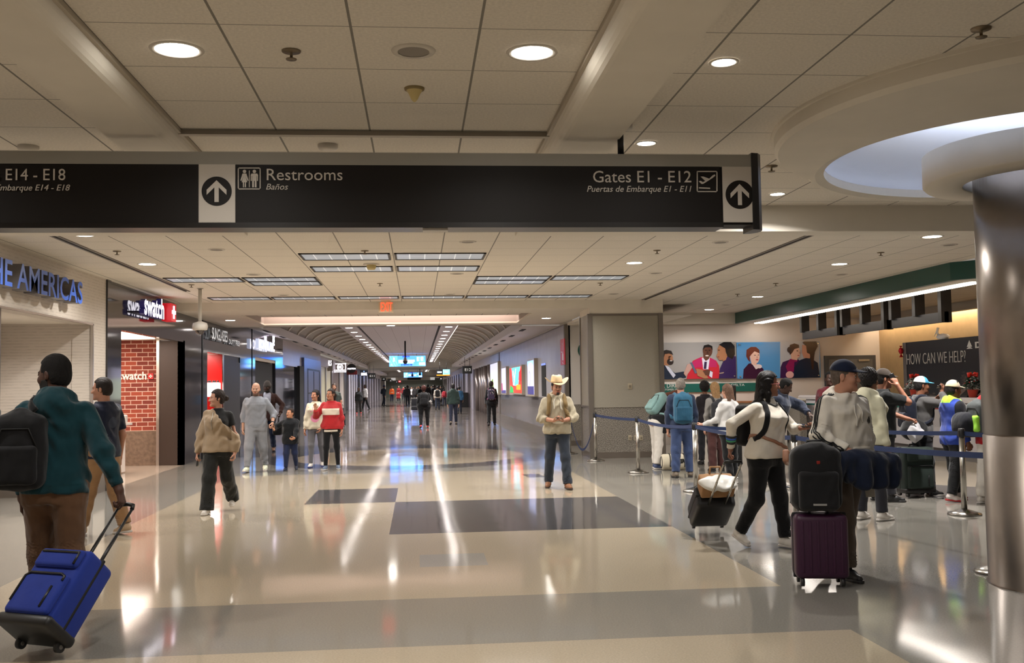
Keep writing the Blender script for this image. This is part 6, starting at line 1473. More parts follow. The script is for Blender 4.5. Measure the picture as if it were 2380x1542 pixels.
# -- man in teal hoodie with the blue suitcase
Y1 = 7.05
P1 = Fig('man in dark teal hoodie and brown trousers seen from behind', (pt(128, 1100, Y1).x, Y1), hgt(125, 812, Y1)*1.0, 4, 'm', lean=2, legs=((-8, 46, 3, 6, 58), (14, 6, 2, 6, 0)),
         arms=(('t', (.43, -.10, .93), (.5, -1, -.3), {'palm': (-.8, .2, -.6), 'dir': (.25, -.05, -1), 'curl': 62}), ('d', (-.16, .1, -1), (-.02, .3, -1))), head=(62, -4, 0), skin=(74, 48, 38), det=2)
P1.body(beard=(20, 16, 14), brow=(16, 12, 10)); P1.hair('short', (16, 13, 12), .006, .9)
P1.top('hoodie', cloth('teal', (14, 52, 60), fold=.9), .030, hood=True, sleeve=1.95, armease=.024, cuffk=.35, hem=-.045, hemease=.012, band=.006, amp=.008)
P1.trousers(cloth('brown_chino', (92, 66, 46), fold=.9), ease=.024, cuff=.078, amp=.009); P1.shoes(WHS, WHSOLE)
P1.backpack('black backpack slung on the left shoulder of the teal hoodie man', (22, 22, 24), .16, .10, .24, .22, .06, xoff=-.17, only=(-1,))
# -- man in navy tee
Y2 = 11.75
P2 = Fig('man in navy t-shirt and khaki trousers walking left', (fl(243, 1238).x+.05, Y2), hgt(238, 873, Y2), 64, 'm', legs=((-9, 10, 2, 6, 6), (15, 2, 2, 6, -14)), arms=(('d', (.22, -.16, -1), (.05, .18, -1)), ('d', (-.2, .1, -1), (-.02, .4, -1))), head=(22, -2, 0), skin=(176, 126, 102), det=2)
P2.body(True, brow=(40, 30, 24)); P2.hair('short', (34, 26, 22), .007)
P2.top('t_shirt', cloth('navy_tee', (22, 28, 48)), .022, sleeve=.80, armease=.020, cuffk=1, hem=-.06, hemease=.010); P2.trousers(cloth('khaki', (146, 112, 78)), ease=.022, cuff=.074); P2.shoes(M('shoe_tan', (176, 150, 120), .6), WHSOLE)
V, F = discv(.062); P2.decal('back_print', V, F, P2.T((0, -.3, .33)), (1, 0, 0), (0, 0, 1), M('tee_print', (40, 48, 66), .8), P2.root.children[2])
# -- man at the left edge
P3 = Fig('balding man in glasses with hand on chin at the left edge', (-5.32, 13.2), 1.76, 92, 'm', arms=(('t', (.03, .19, 1.46), (1, -.2, -1), {'dir': (-.3, .3, 1), 'palm': (-.3, -1, .2), 'curl': 50}), ('t', (.02, .24, 1.12), (-1, 0, -1))), legs=((3, 2, 2, 8), (-3, 2, 2, 8)), head=(0, -4, 0), skin=(196, 148, 122), det=1)
P3.body(); P3.headpart('hair', lambda q: smax(P3.cran(q, .008), np.maximum(q[:, 1]+.012, np.maximum(-.075-q[:, 2], np.where(q[:, 2] > .085, .02, -.02))), .01), M('hair_30_24_22', (30, 24, 22), .6))
P3.top('jacket', cloth('dark_jacket', (28, 34, 38)), .026, sleeve=1.9); P3.trousers(cloth('grey_jeans', (74, 78, 86)), cuff=.07); P3.shoes(M('shoe_slate', (52, 56, 62), .6), WHSOLE)
b = B()
for sd in (1, -1): b.tube([P3.HP((sd*.031+.019*cos(a), .102, -.004+.015*sin(a))) for a in [2*pi*i/16 for i in range(16)]], .0015, 5, closed=True); b.tube([P3.HP((sd*.05, .1, 0)), P3.HP((sd*.078, .04, 0)), P3.HP((sd*.08, -.01, -.005))], .0016, 5)
b.build('glasses', BLACK, P3.root)
# -- woman in tan sweater
Y4 = 13.55
P4 = Fig('woman in off-shoulder tan sweater and black wide trousers looking left', (fl(512, 1190).x, Y4), hgt(510, 905, Y4)+.03, 176, 'f', legs=((14, 4, 2, 6, 0), (-16, 26, 1, 6, 24)), arms=(('d', (.34, -.04, -1), (.16, .12, -1), {'curl': 50}), ('d', (-.36, .02, -1), (.0, .22, -1), {'curl': 40})), head=(-62, 0, 0), skin=(188, 140, 118), det=2)
P4.body(brow=(34, 24, 20)); P4.hair('bun', (38, 26, 22), .009)
P4.top('black_top', cloth('black_tee', (26, 26, 27)), .010, sleeve=.55, armease=.012, cuffk=1, hem=-.02, amp=.002)
def carve(P, a):
    Q = P4.TL(P)/P4.k; cut = (Q[:, 2]-(.255+(Q[:, 0]+.20)*1.12))*.66; return np.where(Q[:, 0] > -.45, smax(a, np.maximum(cut, -(.06-Q[:, 0]+.3)), .012), a)
P4.top('sweater', cloth('tan_knit', (156, 136, 112), fold=.9), .030, sleeve=2.0, armease=.024, cuffk=1.0, hem=-.05, hemease=.018, amp=.008, loose=.016, extra=carve)
b = B(); zf = P4.lasttop; pts = [P4.T((.045, .2, z)) for z in (.52, .40, .30, .22)]; P4.strand(b, pts, .006, .003); b.build('zip', M('zip_metal', (170, 160, 146), .4, .6), P4.root.children[3])
P4.trousers(cloth('black_wide', (36, 37, 36), fold=.9), ease=.020, cuff=.096, kn=.092, end=1.06, amp=.009); P4.shoes(WHS, WHSOLE)
b = B(); b.tube([P4.HP((.082, 0, -.04)), P4.HP((.084, 0, -.06))], .004, 6); b.build('earring', M('gold', (200, 160, 80), .3, 1), P4.root)
phone(P4, 0, 'phone in the right hand of the woman in tan sweater')
# -- father with boy
Y5 = 20.2
P5 = Fig('bald man in grey sweatshirt and grey joggers holding the boy by the hand', (fl(593, 1098).x, Y5), hgt(593, 887, Y5), 178, 'm', legs=((15, 4, 4, 10, -6), (-10, 14, 3, 8, 10)), arms=(('d', (.26, -.06, -1), (.02, .14, -1), {'curl': 55}), ('t', (-.33, .10, .93), (-.6, -1, 0), {'curl': 60})), head=(2, 0, 0), skin=(180, 138, 116), det=2, fat=1.06)
P5.body(beard=(96, 70, 58), brow=(40, 30, 26)); 
P5.top('sweatshirt', cloth('grey_sweat', (128, 132, 140)), .028, sleeve=1.55, armease=.022, hem=-.05, hemease=.01, band=.005); P5.trousers(cloth('grey_jogger', (132, 134, 140)), ease=.028, cuff=.058, amp=.009); P5.shoes(M('shoe_lime', (214, 218, 196), .5), WHSOLE)
S, e, w_, D, N = P5.arm[1][:5]; b = B(); b.cyl(w_-D*.03, w_-D*.005, .034, n=20); b.build('wristwatch', BLACK, P5.root)
P6 = Fig('small boy in black sweatshirt and navy trousers looking up', (fl(673, 1096).x, 20.25), hgt(674, 950, 20.25), 180, 'm', legs=((4, 4, 3, 10), (-8, 18, 3, 10, 14)), arms=(('t', (.30, .05, .79), (.5, -1, 0), {'dir': (.5, .1, .7), 'curl': 40}), ('t', (-.10, .20, .62), (-1, -.3, -.3), {'dir': (.5, .6, -.2), 'curl': 35})), head=(-36, 8, 0), skin=(186, 134, 104), det=2, fat=1.05)
P6.body(brow=(40, 28, 24)); P6.hair('short', (44, 32, 26), .004, .9); P6.top('sweatshirt', cloth('black_boy', (24, 26, 30)), .026, sleeve=1.95, armease=.018, hem=-.16, hemease=.015); P6.trousers(cloth('navy_boy', (34, 42, 70)), ease=.016, cuff=.056, waist=-.02); P6.shoes(M('shoe_navy', (36, 42, 60), .6), M('sole_navy', (50, 54, 66), .6))
# -- two girls
P7 = Fig('girl in cream sweatshirt with pink letters and grey leggings', (fl(736, 1086).x, 20.95), hgt(735, 905, 20.95), 176, 'f', legs=((6, 4, 2, 8), (-8, 10, 2, 8, 8)), arms=(('d', (.24, .02, -1), (.12, .16, -1)), ('d', (-.2, 0, -1), (.3, .4, -.8))), head=(-36, 2, 0), skin=(178, 126, 100), det=2)
P7.body(brow=(26, 20, 18)); P7.hair('longback', (26, 20, 20), .010); P7.top('sweatshirt', cloth('cream_sweat', (206, 198, 176)), .034, sleeve=1.98, armease=.024, hem=-.06, hemease=.01); P7.trousers(cloth('grey_legging', (112, 112, 116)), name='leggings', ease=.006, cuff=.044, amp=.002); P7.shoes(WHS, M('sole_blue', (60, 70, 130), .6))
V, F = text_mesh('LAK', .13, .001, bold=.006, align='CENTER'); P7.decal('lettering', V, F, P7.T((.03, .4, .30)), (-1, 0, 0), (0, 0, 1), M('pink_print', (222, 140, 170), .7), P7.root.children[2])
V, F = discv(.085); P7.decal('smiley_print', V, F, P7.T((.0, .4, .17)), (-1, 0, 0), (0, 0, 1), M('pink_print'), P7.root.children[2])
Y8 = 20.15
P8 = Fig('girl in red sweatshirt with white chest panel and black leggings', (fl(771, 1093).x, Y8), hgt(765, 902, Y8), 178, 'f', legs=((4, 2, 3, 10), (-6, 6, 3, 10, 4)), arms=(('t', (.27, .20, 1.18), (.6, -.4, -1), {'dir': (.15, .3, 1), 'palm': (-.2, 1, 0), 'curl': 18}), ('d', (-.24, 0, -1), (-.04, .16, -1))), head=(-32, 2, 0), skin=(176, 124, 98), det=2)
P8.body(brow=(26, 20, 18)); P8.hair('pony', (40, 28, 24), .006)
P8.top('sweatshirt', cloth('red_sweat', (168, 40, 44)), .040, sleeve=1.97, armease=.028, hem=-.05, hemease=.012, band=.006); P8.trousers(cloth('black_legging', (20, 20, 22)), name='leggings', ease=.006, cuff=.042, amp=.002); P8.shoes(M('shoe_bluegrey', (98, 112, 132), .6), WHSOLE)
V, F = gridv(.33, .125, 20, 8); dn = P8.decal('chest_panel', V, F, P8.T((0, .4, .30)), (-1, 0, 0), (0, 0, 1), M('panel_cream', (222, 212, 196), .7), P8.root.children[2])
b = B(); P8.strand(b, [P8.T((x, .0 if abs(x) > .2 else .12, -.075)) for x in (-.15, -.08, 0, .08, .15)], .02, .004, fn=P8.fns['leggings']); b.build('shirt_hem', M('panel_cream'), P8.root)
# -- man with beanie behind them, bearded man with case
Y9 = 26.3
P9 = Fig('man in grey beanie and brown blazer behind the grey sweatshirt man', (pt(622, 1000, Y9).x, Y9), hgt(617, 886, Y9), 180, 'm', legs=((10, 4, 2, 8), (-10, 14, 2, 8, 10)), arms=(('d', (.2, 0, -1), (.04, .2, -1)), ('t', (-.34, .16, .98), (-1, -.6, 0), {'curl': 60})), head=(-14, -6, 0), skin=(62, 42, 34), det=1)
P9.body(beard=(24, 20, 18)); P9.top('shirt', cloth('pale_blue_shirt', (176, 184, 204)), .010, sleeve=.3, hem=-.02); P9.top('blazer', cloth('brown_blazer', (62, 42, 40)), .034, sleeve=1.93, armease=.022, hem=-.14, hemease=.02, vneck=.16); P9.trousers(cloth('blue_jeans', (44, 56, 84))); P9.shoes(M('shoe_brown', (96, 66, 46), .5), BLKSOLE)
P9.headpart('beanie', lambda q: smax(P9.cran(q, .014)+np.where(q[:, 2] < .07, -.005, 0), np.maximum(.022-q[:, 2]-q[:, 1]*.1, -1), .005)*1.0-np.clip(q[:, 2]-.08, 0, 1)*.25, cloth('grey_beanie', (82, 80, 80)), hi=(.13, .2, .24))
c = grip(P9, 1); r = P9.held('holdall', 'black holdall hanging from the hand of the man in brown blazer', 'bag'); b = B(); b.rbox(c[0]-.12, c[0]+.12, c[1]-.3, c[1]+.26, c[2]-.46, c[2]-.16, .06); b.build('bag', cloth('black_holdall', (20, 20, 24)), r)
b = B(); b.tube([(c[0], c[1]-.12, c[2]-.18), (c[0], c[1]-.05, c[2]-.0), (c[0], c[1]+.05, c[2]), (c[0], c[1]+.12, c[2]-.18)], .01, 8); b.build('handle', BLACK, r)
Y10 = 37.5
P10 = Fig('bearded man in dark green tee behind the two girls', (pt(777, 960, Y10).x, Y10), hgt(775, 891, Y10), 182, 'm', legs=((10, 4, 2, 8), (-10, 14, 2, 8, 10)), arms=(('d', (.2, 0, -1), (.04, .2, -1)), ('d', (-.26, -.1, -1), (-.05, -.1, -1))), head=(-10, 0, 0), skin=(176, 128, 104), det=1)
P10.body(True, beard=(64, 44, 34)); P10.hair('short', (54, 38, 30), .008); P10.top('t_shirt', cloth('green_tee', (58, 66, 62)), .022, sleeve=.8, cuffk=1, hem=-.06); P10.trousers(cloth('dark_trouser', (40, 40, 46))); P10.shoes(BLKS, BLKSOLE)
# -- cowboy hat man
Y11 = 15.55
P11 = Fig('man in cream cowboy hat and beige hoodie looking at his phone', (fl(1297, 1136).x, Y11), 1.70, 176, 'm', legs=((-9, 12, 4, 12, 10), (13, 4, 4, 14, 0)), arms=(('t', (.075, .235, 1.045), (1, -.5, -.5), {'dir': (-.75, .55, .1), 'palm': (-.2, .2, 1), 'curl': 46}), ('t', (-.085, .235, 1.045), (-1, -.5, -.5), {'dir': (.75, .55, .1), 'palm': (.2, .2, 1), 'curl': 46})), head=(10, -6, 0), skin=(180, 130, 106), det=2, goatee=True, belly=.02, fat=1.03)
P11.body(beard=(44, 32, 28), brow=(30, 24, 22)); P11.hair('short', (32, 26, 24), .007)
P11.top('hoodie', cloth('beige_knit', (170, 160, 138), fold=.8), .032, hood=True, sleeve=1.50, armease=.026, hem=-.05, hemease=.014, amp=.008); P11.trousers(cloth('dark_denim', (44, 50, 60)), ease=.018, cuff=.074, end=1.02, amp=.009); P11.shoes(M('boot_brown', (128, 84, 54), .55), M('boot_sole', (58, 42, 32), .7), .05, 'boot')
b = B()
for sd in (1, -1): P11.strand(b, [P11.T((sd*.05, .14, .50)), P11.T((sd*.052, .16, .42)), P11.T((sd*.055, .18, .33))], .006, .006, th=.007)
b.build('hood_cords', M('cord_white', (214, 208, 196), .8), P11.root.children[2])
hat = B(); n = 48; rings = []; HT = P11
def hp(r, t, z): return tuple(HT.HP((r*cos(t), r*sin(t)*1.16-.012, z)))
for (r, z, dent) in ((.088, .062, 0), (.090, .085, 0), (.085, .135, 0), (.076, .170, .4), (.060, .184, .75), (.03, .172, 1.0), (.001, .160, 1)):
    rings.append([hp(r*(1-.10*dent*abs(cos(t))*0), t, z-(.018 if dent else 0)*dent*(1 if abs(cos(t)) < .6 else .2)) for t in [2*pi*i/n for i in range(n)]])
brim = []
for r, dz in ((.088, .062), (.115, .054), (.150, .056), (.178, .064), (.186, .070), (.178, .069), (.150, .061), (.115, .059), (.088, .067)):
    brim.append([tuple(HT.HP((r*cos(t)*(1.0 if r < .1 else .97), (r*sin(t))*1.12-.012, dz+(max(r-.09, 0)*.75)*abs(cos(t))**2.2-max(r-.09, 0)*.28*abs(sin(t))**3))) for t in [2*pi*i/n for i in range(n)]])
for R_ in (rings, brim):
    k0 = len(hat.v)
    for rr in R_: hat.v += rr
    for a in range(len(R_)-1):
        for i in range(n): j = (i+1) % n; hat.face((k0+a*n+i, k0+a*n+j, k0+(a+1)*n+j, k0+(a+1)*n+i), 0, True)
patch(P11, 'front_pocket', [(.13, 0, -.03), (-.13, 0, -.03), (-.085, 0, .13), (.085, 0, .13)], cloth('beige_knit'), P11.root.children[2])
ho = hat.build('cowboy_hat', M('hat_straw', (214, 190, 152), .7, noise=(60, .06)), P11.root)
b = B(); b.v = []; rr = [[hp(.0905, t, .064) for t in [2*pi*i/n for i in range(n)]], [hp(.0915, t, .078) for t in [2*pi*i/n for i in range(n)]]]; b.v = rr[0]+rr[1]
for i in range(n): j = (i+1) % n; b.face((i, j, n+j, n+i), 0, True)
b.build('hat_band', M('hat_band_brown', (108, 76, 50), .6), ho)
phone(P11, 1, 'black phone in the hands of the man in cowboy hat', d=.09, n=.03)
r = P11.held('backpack', 'olive backpack worn by the man in cowboy hat, straps in front', 'backpack')
for sd in (1, -1):
    b = B(); P11.strand(b, [P11.T((sd*.10, -.17, .42)), P11.T((sd*.11, -.07, .54)), P11.T((sd*.115, .05, .53)), P11.T((sd*.125, .15, .42)), P11.T((sd*.14, .16, .30)), P11.T((sd*.165, .10, .20))], .036, .004, th=.016); b.build('shoulder_strap', cloth('olive_webbing', (124, 102, 66)), r)
def fpk(P): return rboxf(P11.TL(P), (0, -.24, .30), .15, .09, .2, .06)
V, F = snet(fpk, *P11.box([P11.T((x, y, z)) for x in (-.17, .17) for y in (-.36, -.12) for z in (.06, .54)], .03), .014); to_obj('main_bag', [(V, F, 0)], cloth('olive_webbing', (124, 102, 66)), r)
# -- woman in white sweater pulling the black suitcase
Y12 = 9.55
P12 = Fig('woman in white sweater with pink glasses and long black hair', (fl(1762, 1262).x, Y12), hgt(1768, 859, Y12), 214, 'f', lean=2, legs=((-7, 24, 1, 8, 22), (10, 3, 1, 8, 0)), arms=(('t', (.28, -.20, .95), (1, -.6, -.2), {'dir': (.15, -.15, -1), 'palm': (-.4, .9, .1), 'curl': 70}), ('t', (-.13, .30, 1.14), (-1, -.6, -.5), {'dir': (.1, .95, -.05), 'palm': (.3, 0, 1), 'curl': 40})), head=(46, -2, 0), skin=(140, 94, 74), det=2, fat=1.1, belly=.02)
P12.body(brow=(20, 16, 16)); P12.hair('long', (20, 17, 18), .012, .45, side=-1)
P12.top('sweater', cloth('white_knit', (212, 204, 190), fold=.6), .026, sleeve=1.97, armease=.014, hem=-.03, hemease=.016, amp=.0055); P12.trousers(cloth('black_trouser', (16, 16, 18)), ease=.018, cuff=.062, amp=.008, waist=.02); P12.shoes(WHS, WHSOLE)
P12.top('collar', cloth('mint_collar', (178, 196, 176)), .004, sleeve=.05, hem=.40, turtle=True, bust=False, arms=(), amp=0)
b = B(); P12.strand(b, [P12.T((.085*cos(t), .085*sin(t)-.01, .500+.0*t-.045*max(0, sin(t)))) for t in [pi*i/12-.0 for i in range(0, 13)]], .008, .004, fn=P12.fns['sweater']); b.build('neck_trim', BLACK, P12.root)
S, e, w_, D, N = P12.arm[0][:5]; b = B(); d_ = unit(w_-e)
for q, m in enumerate((0, 1, 2, 3)): b.cyl(w_-d_*(.135-.022*q), w_-d_*(.119-.022*q), .052-.002*q, .051-.002*q, 20, m)
b.build('striped_cuff', [BLACK, M('cuff_blue', (60, 100, 190), .8), M('cuff_green', (70, 150, 110), .8), BLACK], P12.root)
b = B()
for sd in (1, -1): b.tube([P12.HP((sd*.031+.022*cos(a), .104-.01*abs(cos(a)), -.006+.019*sin(a))) for a in [2*pi*i/18 for i in range(18)]], .0022, 6, closed=True); b.tube([P12.HP((sd*.053, .098, .004)), P12.HP((sd*.078, .03, .002)), P12.HP((sd*.08, -.01, -.006))], .0022, 6)
b.build('glasses', M('pink_frame', (206, 120, 120), .3), P12.root)
b = B(); b.tube([P12.HP((-.082, -.004+.017*cos(a), -.055+.017*sin(a))) for a in [2*pi*i/14 for i in range(14)]], .003, 6, closed=True); b.build('hoop_earring', M('silver', (210, 206, 200), .2, 1), P12.root)
phone(P12, 1, 'dark phone held out by the woman in white sweater')
r = P12.held('waist_bag', 'tan belt bag strapped round the waist of the woman in white sweater', 'bag')
b = B(); P12.strand(b, [P12.T((.21*sin(t)*1.0, .20*cos(t), .115-.075*sin(-t)*1.0*(1 if abs(t) < 1.7 else 1))) for t in [-2.6+5.2*i/16 for i in range(17)]], .016, .004, th=.006, fn=P12.fns['sweater']); b.build('strap', M('tan_leather', (150, 106, 82), .5), r)
b = B(); c = P12.T((.0, .235, -.01)); b.rbox(-.10, .10, -.03, .03, -.06, .06, .018, T=Matrix.Translation(c) @ Matrix.Rotation(radians(28), 4, 'Z') @ Matrix.Rotation(radians(-16), 4, 'Y')); b.build('pouch', M('tan_leather'), r)
b = B(); b.box(-.035, .035, .030, .033, .0, .012, T=Matrix.Translation(c) @ Matrix.Rotation(radians(28), 4, 'Z') @ Matrix.Rotation(radians(-16), 4, 'Y')); b.build('name_plate', M('gold', (200, 160, 80), .3, 1), r)
r = P12.held('backpack', 'black backpack worn by the woman in white sweater', 'backpack')
for sd in (1, -1): b = B(); P12.strand(b, [P12.T((sd*.09, -.15, .42)), P12.T((sd*.10, -.06, .53)), P12.T((sd*.105, .04, .52)), P12.T((sd*.13, .12, .40)), P12.T((sd*.15, .10, .24)), P12.T((sd*.16, .0, .14))], .026, .003, th=.010, fn=P12.fns['sweater']); b.build('shoulder_strap', cloth('black_pack', (20, 20, 22)), r)
def fpk2(P): return rboxf(P12.TL(P), (0, -.21, .27), .14, .08, .2, .05)
V, F = snet(fpk2, *P12.box([P12.T((x, y, z)) for x in (-.16, .16) for y in (-.31, -.11) for z in (.05, .5)], .03), .012); to_obj('main_bag', [(V, F, 0)], cloth('black_pack', (20, 20, 22)), r)
# -- man in white hoodie with stripes
Y13 = 8.05
P13 = Fig('man in white three-stripe hoodie and navy cap looking right', (pt(1962, 1000, Y13).x, Y13), hgt(1972, 832, Y13), 200, 'm', legs=((12, 8, 2, 8, 0), (-16, 40, 2, 8, 40)), arms=(('t', (.20, .26, 1.03), (1, -.5, -.6), {'dir': (-.2, .5, -.75), 'palm': (-.2, -.3, -1), 'curl': 62}), ('d', (-.24, -.04, -1), (-.03, .12, -1), {'curl': 40})), head=(38, -2, 0), skin=(190, 138, 114), det=2, fat=1.08, belly=.05)
P13.body(brow=(70, 56, 48), beard=None); P13.hair('short', (96, 84, 76), .003, .9); P13.cap(cloth('navy_cap', (22, 30, 52), fold=.1))
P13.top('hoodie', cloth('white_fleece', (214, 206, 192), fold=.7), .032, hood=True, sleeve=1.93, armease=.028, cuffk=.35, hem=-.05, hemease=.012, band=.006, amp=.008)
ht = P13.root.children[-1]; b = B()
for i in (0, 1):
    S, e, w_ = P13.arm[i][:3]; sd = 1 if i == 0 else -1; out_ = P13.R @ A_([sd, .1, 0])
    n1 = unit(e-S); n2 = unit(w_-e); o1 = unit(out_-n1*(out_ @ n1)); o2 = unit(out_-n2*(out_ @ n2)); u1 = np.cross(n1, o1); u2 = np.cross(n2, o2)
    for q in (-1, 0, 1):
        pts = [P13.T((sd*.10, -.01+q*.022, .55)), S+o1*.08+u1*q*.022-n1*.02]+[S+(e-S)*t+o1*.09+u1*q*.022 for t in (.3, .65, .95)]+[e+(w_-e)*t+o2*.08+u2*q*.022 for t in (.3, .6, .85)]
        P13.strand(b, pts, .0065, .0025, th=.002)
b.build('sleeve_stripes', M('stripe_black', (16, 16, 18), .8), ht)
b = B(); c = (-.095, .5, .33)
lg = [[(0, 0), (.010, 0), (.004, .012), (0, .010)], [(.013, 0), (.024, 0), (.012, .024), (.006, .015)], [(.027, 0), (.040, 0), (.020, .040), (.0135, .028)]]
V, F = [], []
for P_ in lg: F.append(tuple(range(len(V), len(V)+len(P_)))); V += [(x*1.3, y*1.3, 0) for x, y in P_]
V += [(0, -.008, 0), (.052, -.008, 0), (.052, -.003, 0), (0, -.003, 0)]; F.append(tuple(range(len(V)-4, len(V))))
P13.decal('chest_logo', V, F, P13.T(c), (-1, 0, 0), (0, 0, 1), M('stripe_black'), ht)
b = B()
for sd in (1, -1): P13.strand(b, [P13.T((sd*.03, .16, .49)), P13.T((sd*.032, .18, .40)), P13.T((sd*.034, .2, .30 if sd > 0 else .34))], .005, .005, th=.006)
b.build('hood_cords', M('cord_white'), ht)
patch(P13, 'front_pocket', [(.13, 0, -.03), (-.13, 0, -.03), (-.085, 0, .14), (.085, 0, .14)], cloth('white_fleece'), ht)
P13.trousers(cloth('brown_grey', (92, 80, 70)), ease=.022, cuff=.072, amp=.008); P13.shoes(BLKS, BLKSOLE)
capf = lambda P: (smax(ellipsoid(P13.HL(P), (0, -.014, .036), (.088, .106, .100)), -1-P[:, 2], .01))*P13.hs
pm = [(-.034, 0), (-.028, .006), (-.015, .008), (-.004, .013), (.008, .013), (.020, .018), (.032, .017), (.028, .011), (.020, .010), (.012, .004), (.016, -.006), (.008, -.004), (.002, .004), (-.010, .001), (-.016, -.009), (-.022, -.008), (-.018, .001), (-.028, .001)]
R3 = P13.Rh; P13.decal('cap_logo', [(x*1.05, y*1.05, 0) for x, y in pm], [tuple(range(len(pm)-1, -1, -1))], P13.HP((0, .22, .095)), R3 @ A_([-1, 0, 0]), R3 @ A_([0, -.35, 1]), M('logo_white', (220, 216, 210), .6), P13.root.children[2], fn=capf, lift=.003)
b = B(); b.box(-.045, .045, -.002, .002, -.09, .07); item(P13, 'paper', 'folded white paper in the left hand of the man in white hoodie', 'paper', 1, b, [M('paper_white2', (206, 200, 188), .7)], 'sheet', .15, .03)
# jacket draped over his arm and the backpack
r = P13.held('jacket', 'dark navy jacket draped over the forearm above the backpack', 'jacket')
S, e, w_ = P13.arm[0][:3]
def fj(P):
    Q = P-w_.astype(np.float32); x = Q[:, 0]; dz = .5*np.clip(np.abs(x+.14)-.12, 0, 1)**1.5
    Q2 = np.stack([x+.18, Q[:, 1]-.06+.02*np.sin(x*38), Q[:, 2]+.125+dz], 1); a = rboxf(Q2, (0, 0, 0), .27, .075, .115, .06)
    a = smin(a, rboxf(Q2, (.02, .045, -.05), .20, .05, .12, .045), .02)+.006*np.sin(x*44+1.5*np.sin(Q[:, 2]*22)); a = smin(a, capsule(P, w_+A_([.10, .04, -.05]), w_+A_([-.1, .06, -.06]), .055, .08), .05)
    a = smin(a, capsule(P, w_+A_([.14, .05, -.08]), w_+A_([.20, .05, -.34]), .05, .03), .04); return a+wr(P, .006, 38, 3)
V, F = snet(fj, *P13.box([w_+A_([.26, .1, -.42]), w_+A_([-.42, -.1, .1]), w_+A_([0, .2, 0])], .07), .009); to_obj('cloth', [(V, F, 0)], cloth('navy_jacket', (24, 32, 52), fold=.8), r)
# -- queue on the right
SKQ = (124, 84, 64)
Y14 = 11.2
P14 = Fig('woman with dark curly hair and cream hooded top behind the white hoodie', (pt(2022, 1000, Y14).x, Y14), hgt(2022, 856, Y14), -64, 'f', legs=((3, 2, 2, 8), (-3, 2, 2, 8)), head=(-6, -4, 0), skin=SKQ, det=1)
P14.body(); P14.hair('afro', (24, 20, 20), .014); P14.top('hooded_top', cloth('cream_top', (196, 192, 166)), .036, hood=True, hem=-.04); P14.trousers(cloth('dark_trouser')); P14.shoes(WHS, WHSOLE)
Y15 = 12.9
P15 = Fig('person in brown cap and black printed tee phoning', (pt(2055, 1000, Y15).x, Y15), hgt(2050, 856, Y15), -98, 'm', legs=((3, 2, 3, 8), (-4, 4, 3, 8)), arms=(('t', (.13, .15, 1.50), (.2, 1, -.6), {'dir': (-.25, -.35, 1), 'palm': (-1, -.2, 0), 'curl': 60}), ('t', (-.16, .36, 1.06), (-1, -.6, -.5), {'dir': (.1, .9, -.2), 'palm': (.4, 0, -1), 'curl': 60})), head=(0, -4, 0), skin=(150, 102, 80), det=1)
P15.body(True); P15.hair('short', (24, 20, 18), .008); P15.cap(cloth('brown_cap', (52, 44, 38), fold=.1)); P15.top('t_shirt', cloth('black_tee2', (24, 26, 27)), .03, sleeve=.85, cuffk=1, hem=-.08, armease=.025); P15.trousers(cloth('dark_trouser')); P15.shoes(BLKS, BLKSOLE)
V, F = gridv(.09, .13, 6, 6); P15.decal('orange_print', V, F, P15.T((.05, .4, .34)), (-1, 0, 0), (0, 0, 1), M('orange_print', (220, 110, 70), .8), P15.root.children[-4]); V, F = gridv(.08, .09, 6, 6); P15.decal('teal_print', V, F, P15.T((-.06, .4, .36)), (-1, 0, 0), (0, 0, 1), M('teal_print', (60, 150, 140), .8), P15.root.children[-4])
phone(P15, 0, 'phone at the ear of the person in brown cap')
Y16 = 13.45
P16 = Fig('man in blue and white cap and grey sweater holding a phone to his mouth', (fl(2142, 1150).x, Y16), hgt(2140, 874, Y16), -92, 'm', legs=((5, 3, 3, 10), (-6, 4, 3, 10)), arms=(('t', (.07, .26, 1.40), (1, .2, -1), {'dir': (-.3, .5, .8), 'palm': (-.5, -.6, .3), 'curl': 55}), ('t', (-.05, .24, 1.30), (-1, .2, -1), {'dir': (.4, .5, .7), 'curl': 55})), head=(-4, -2, 0), skin=(122, 80, 60), det=2)
P16.body(); P16.hair('short', (22, 18, 18), .006)
g = NG('blue_white_cap'); vx = g.t.nodes.new('ShaderNodeAttribute'); CAPM = g.out(g.mix(g.gt(g.add(g.mul(g.y, 1.0), 0), P16.hc[1]+.012), (216, 214, 212), (74, 160, 200)), .8)
P16.cap(CAPM, cloth('sky_brim', (74, 160, 200), fold=.05)); P16.top('sweater', cloth('charcoal_knit', (86, 84, 84)), .024, sleeve=1.95, armease=.02, hem=-.06); P16.trousers(cloth('black_jeans', (30, 31, 36))); P16.shoes(BLKS, WHSOLE)
P16.backpack('dark navy backpack on the man in blue and white cap', (22, 26, 40), .14, .08, .2, .27, .08)
phone(P16, 0, 'phone held at the mouth of the man in blue and white cap', Matrix.Rotation(radians(50), 4, 'X'))
for sh in [c for c in P16.root.children if c.name.startswith('shoe')]: pass
Y17 = 12.75
P17 = Fig('man in beige cap and blue jacket with lime lined hood', (fl(2222, 1164).x, Y17), hgt(2212, 884, Y17), -84, 'm', legs=((-8, 8, 4, 10, 6), (10, 4, 4, 10)), arms=(('d', (.18, .0, -1), (.02, .30, -1), {'curl': 50}), ('d', (-.2, .12, -1), (.02, .4, -1), {'curl': 50})), head=(0, -2, 0), skin=(116, 76, 56), det=2, fat=1.06)
P17.body(); P17.hair('short', (24, 20, 20), .006); P17.cap(cloth('beige_cap', (196, 180, 152), fold=.05), high=.01)
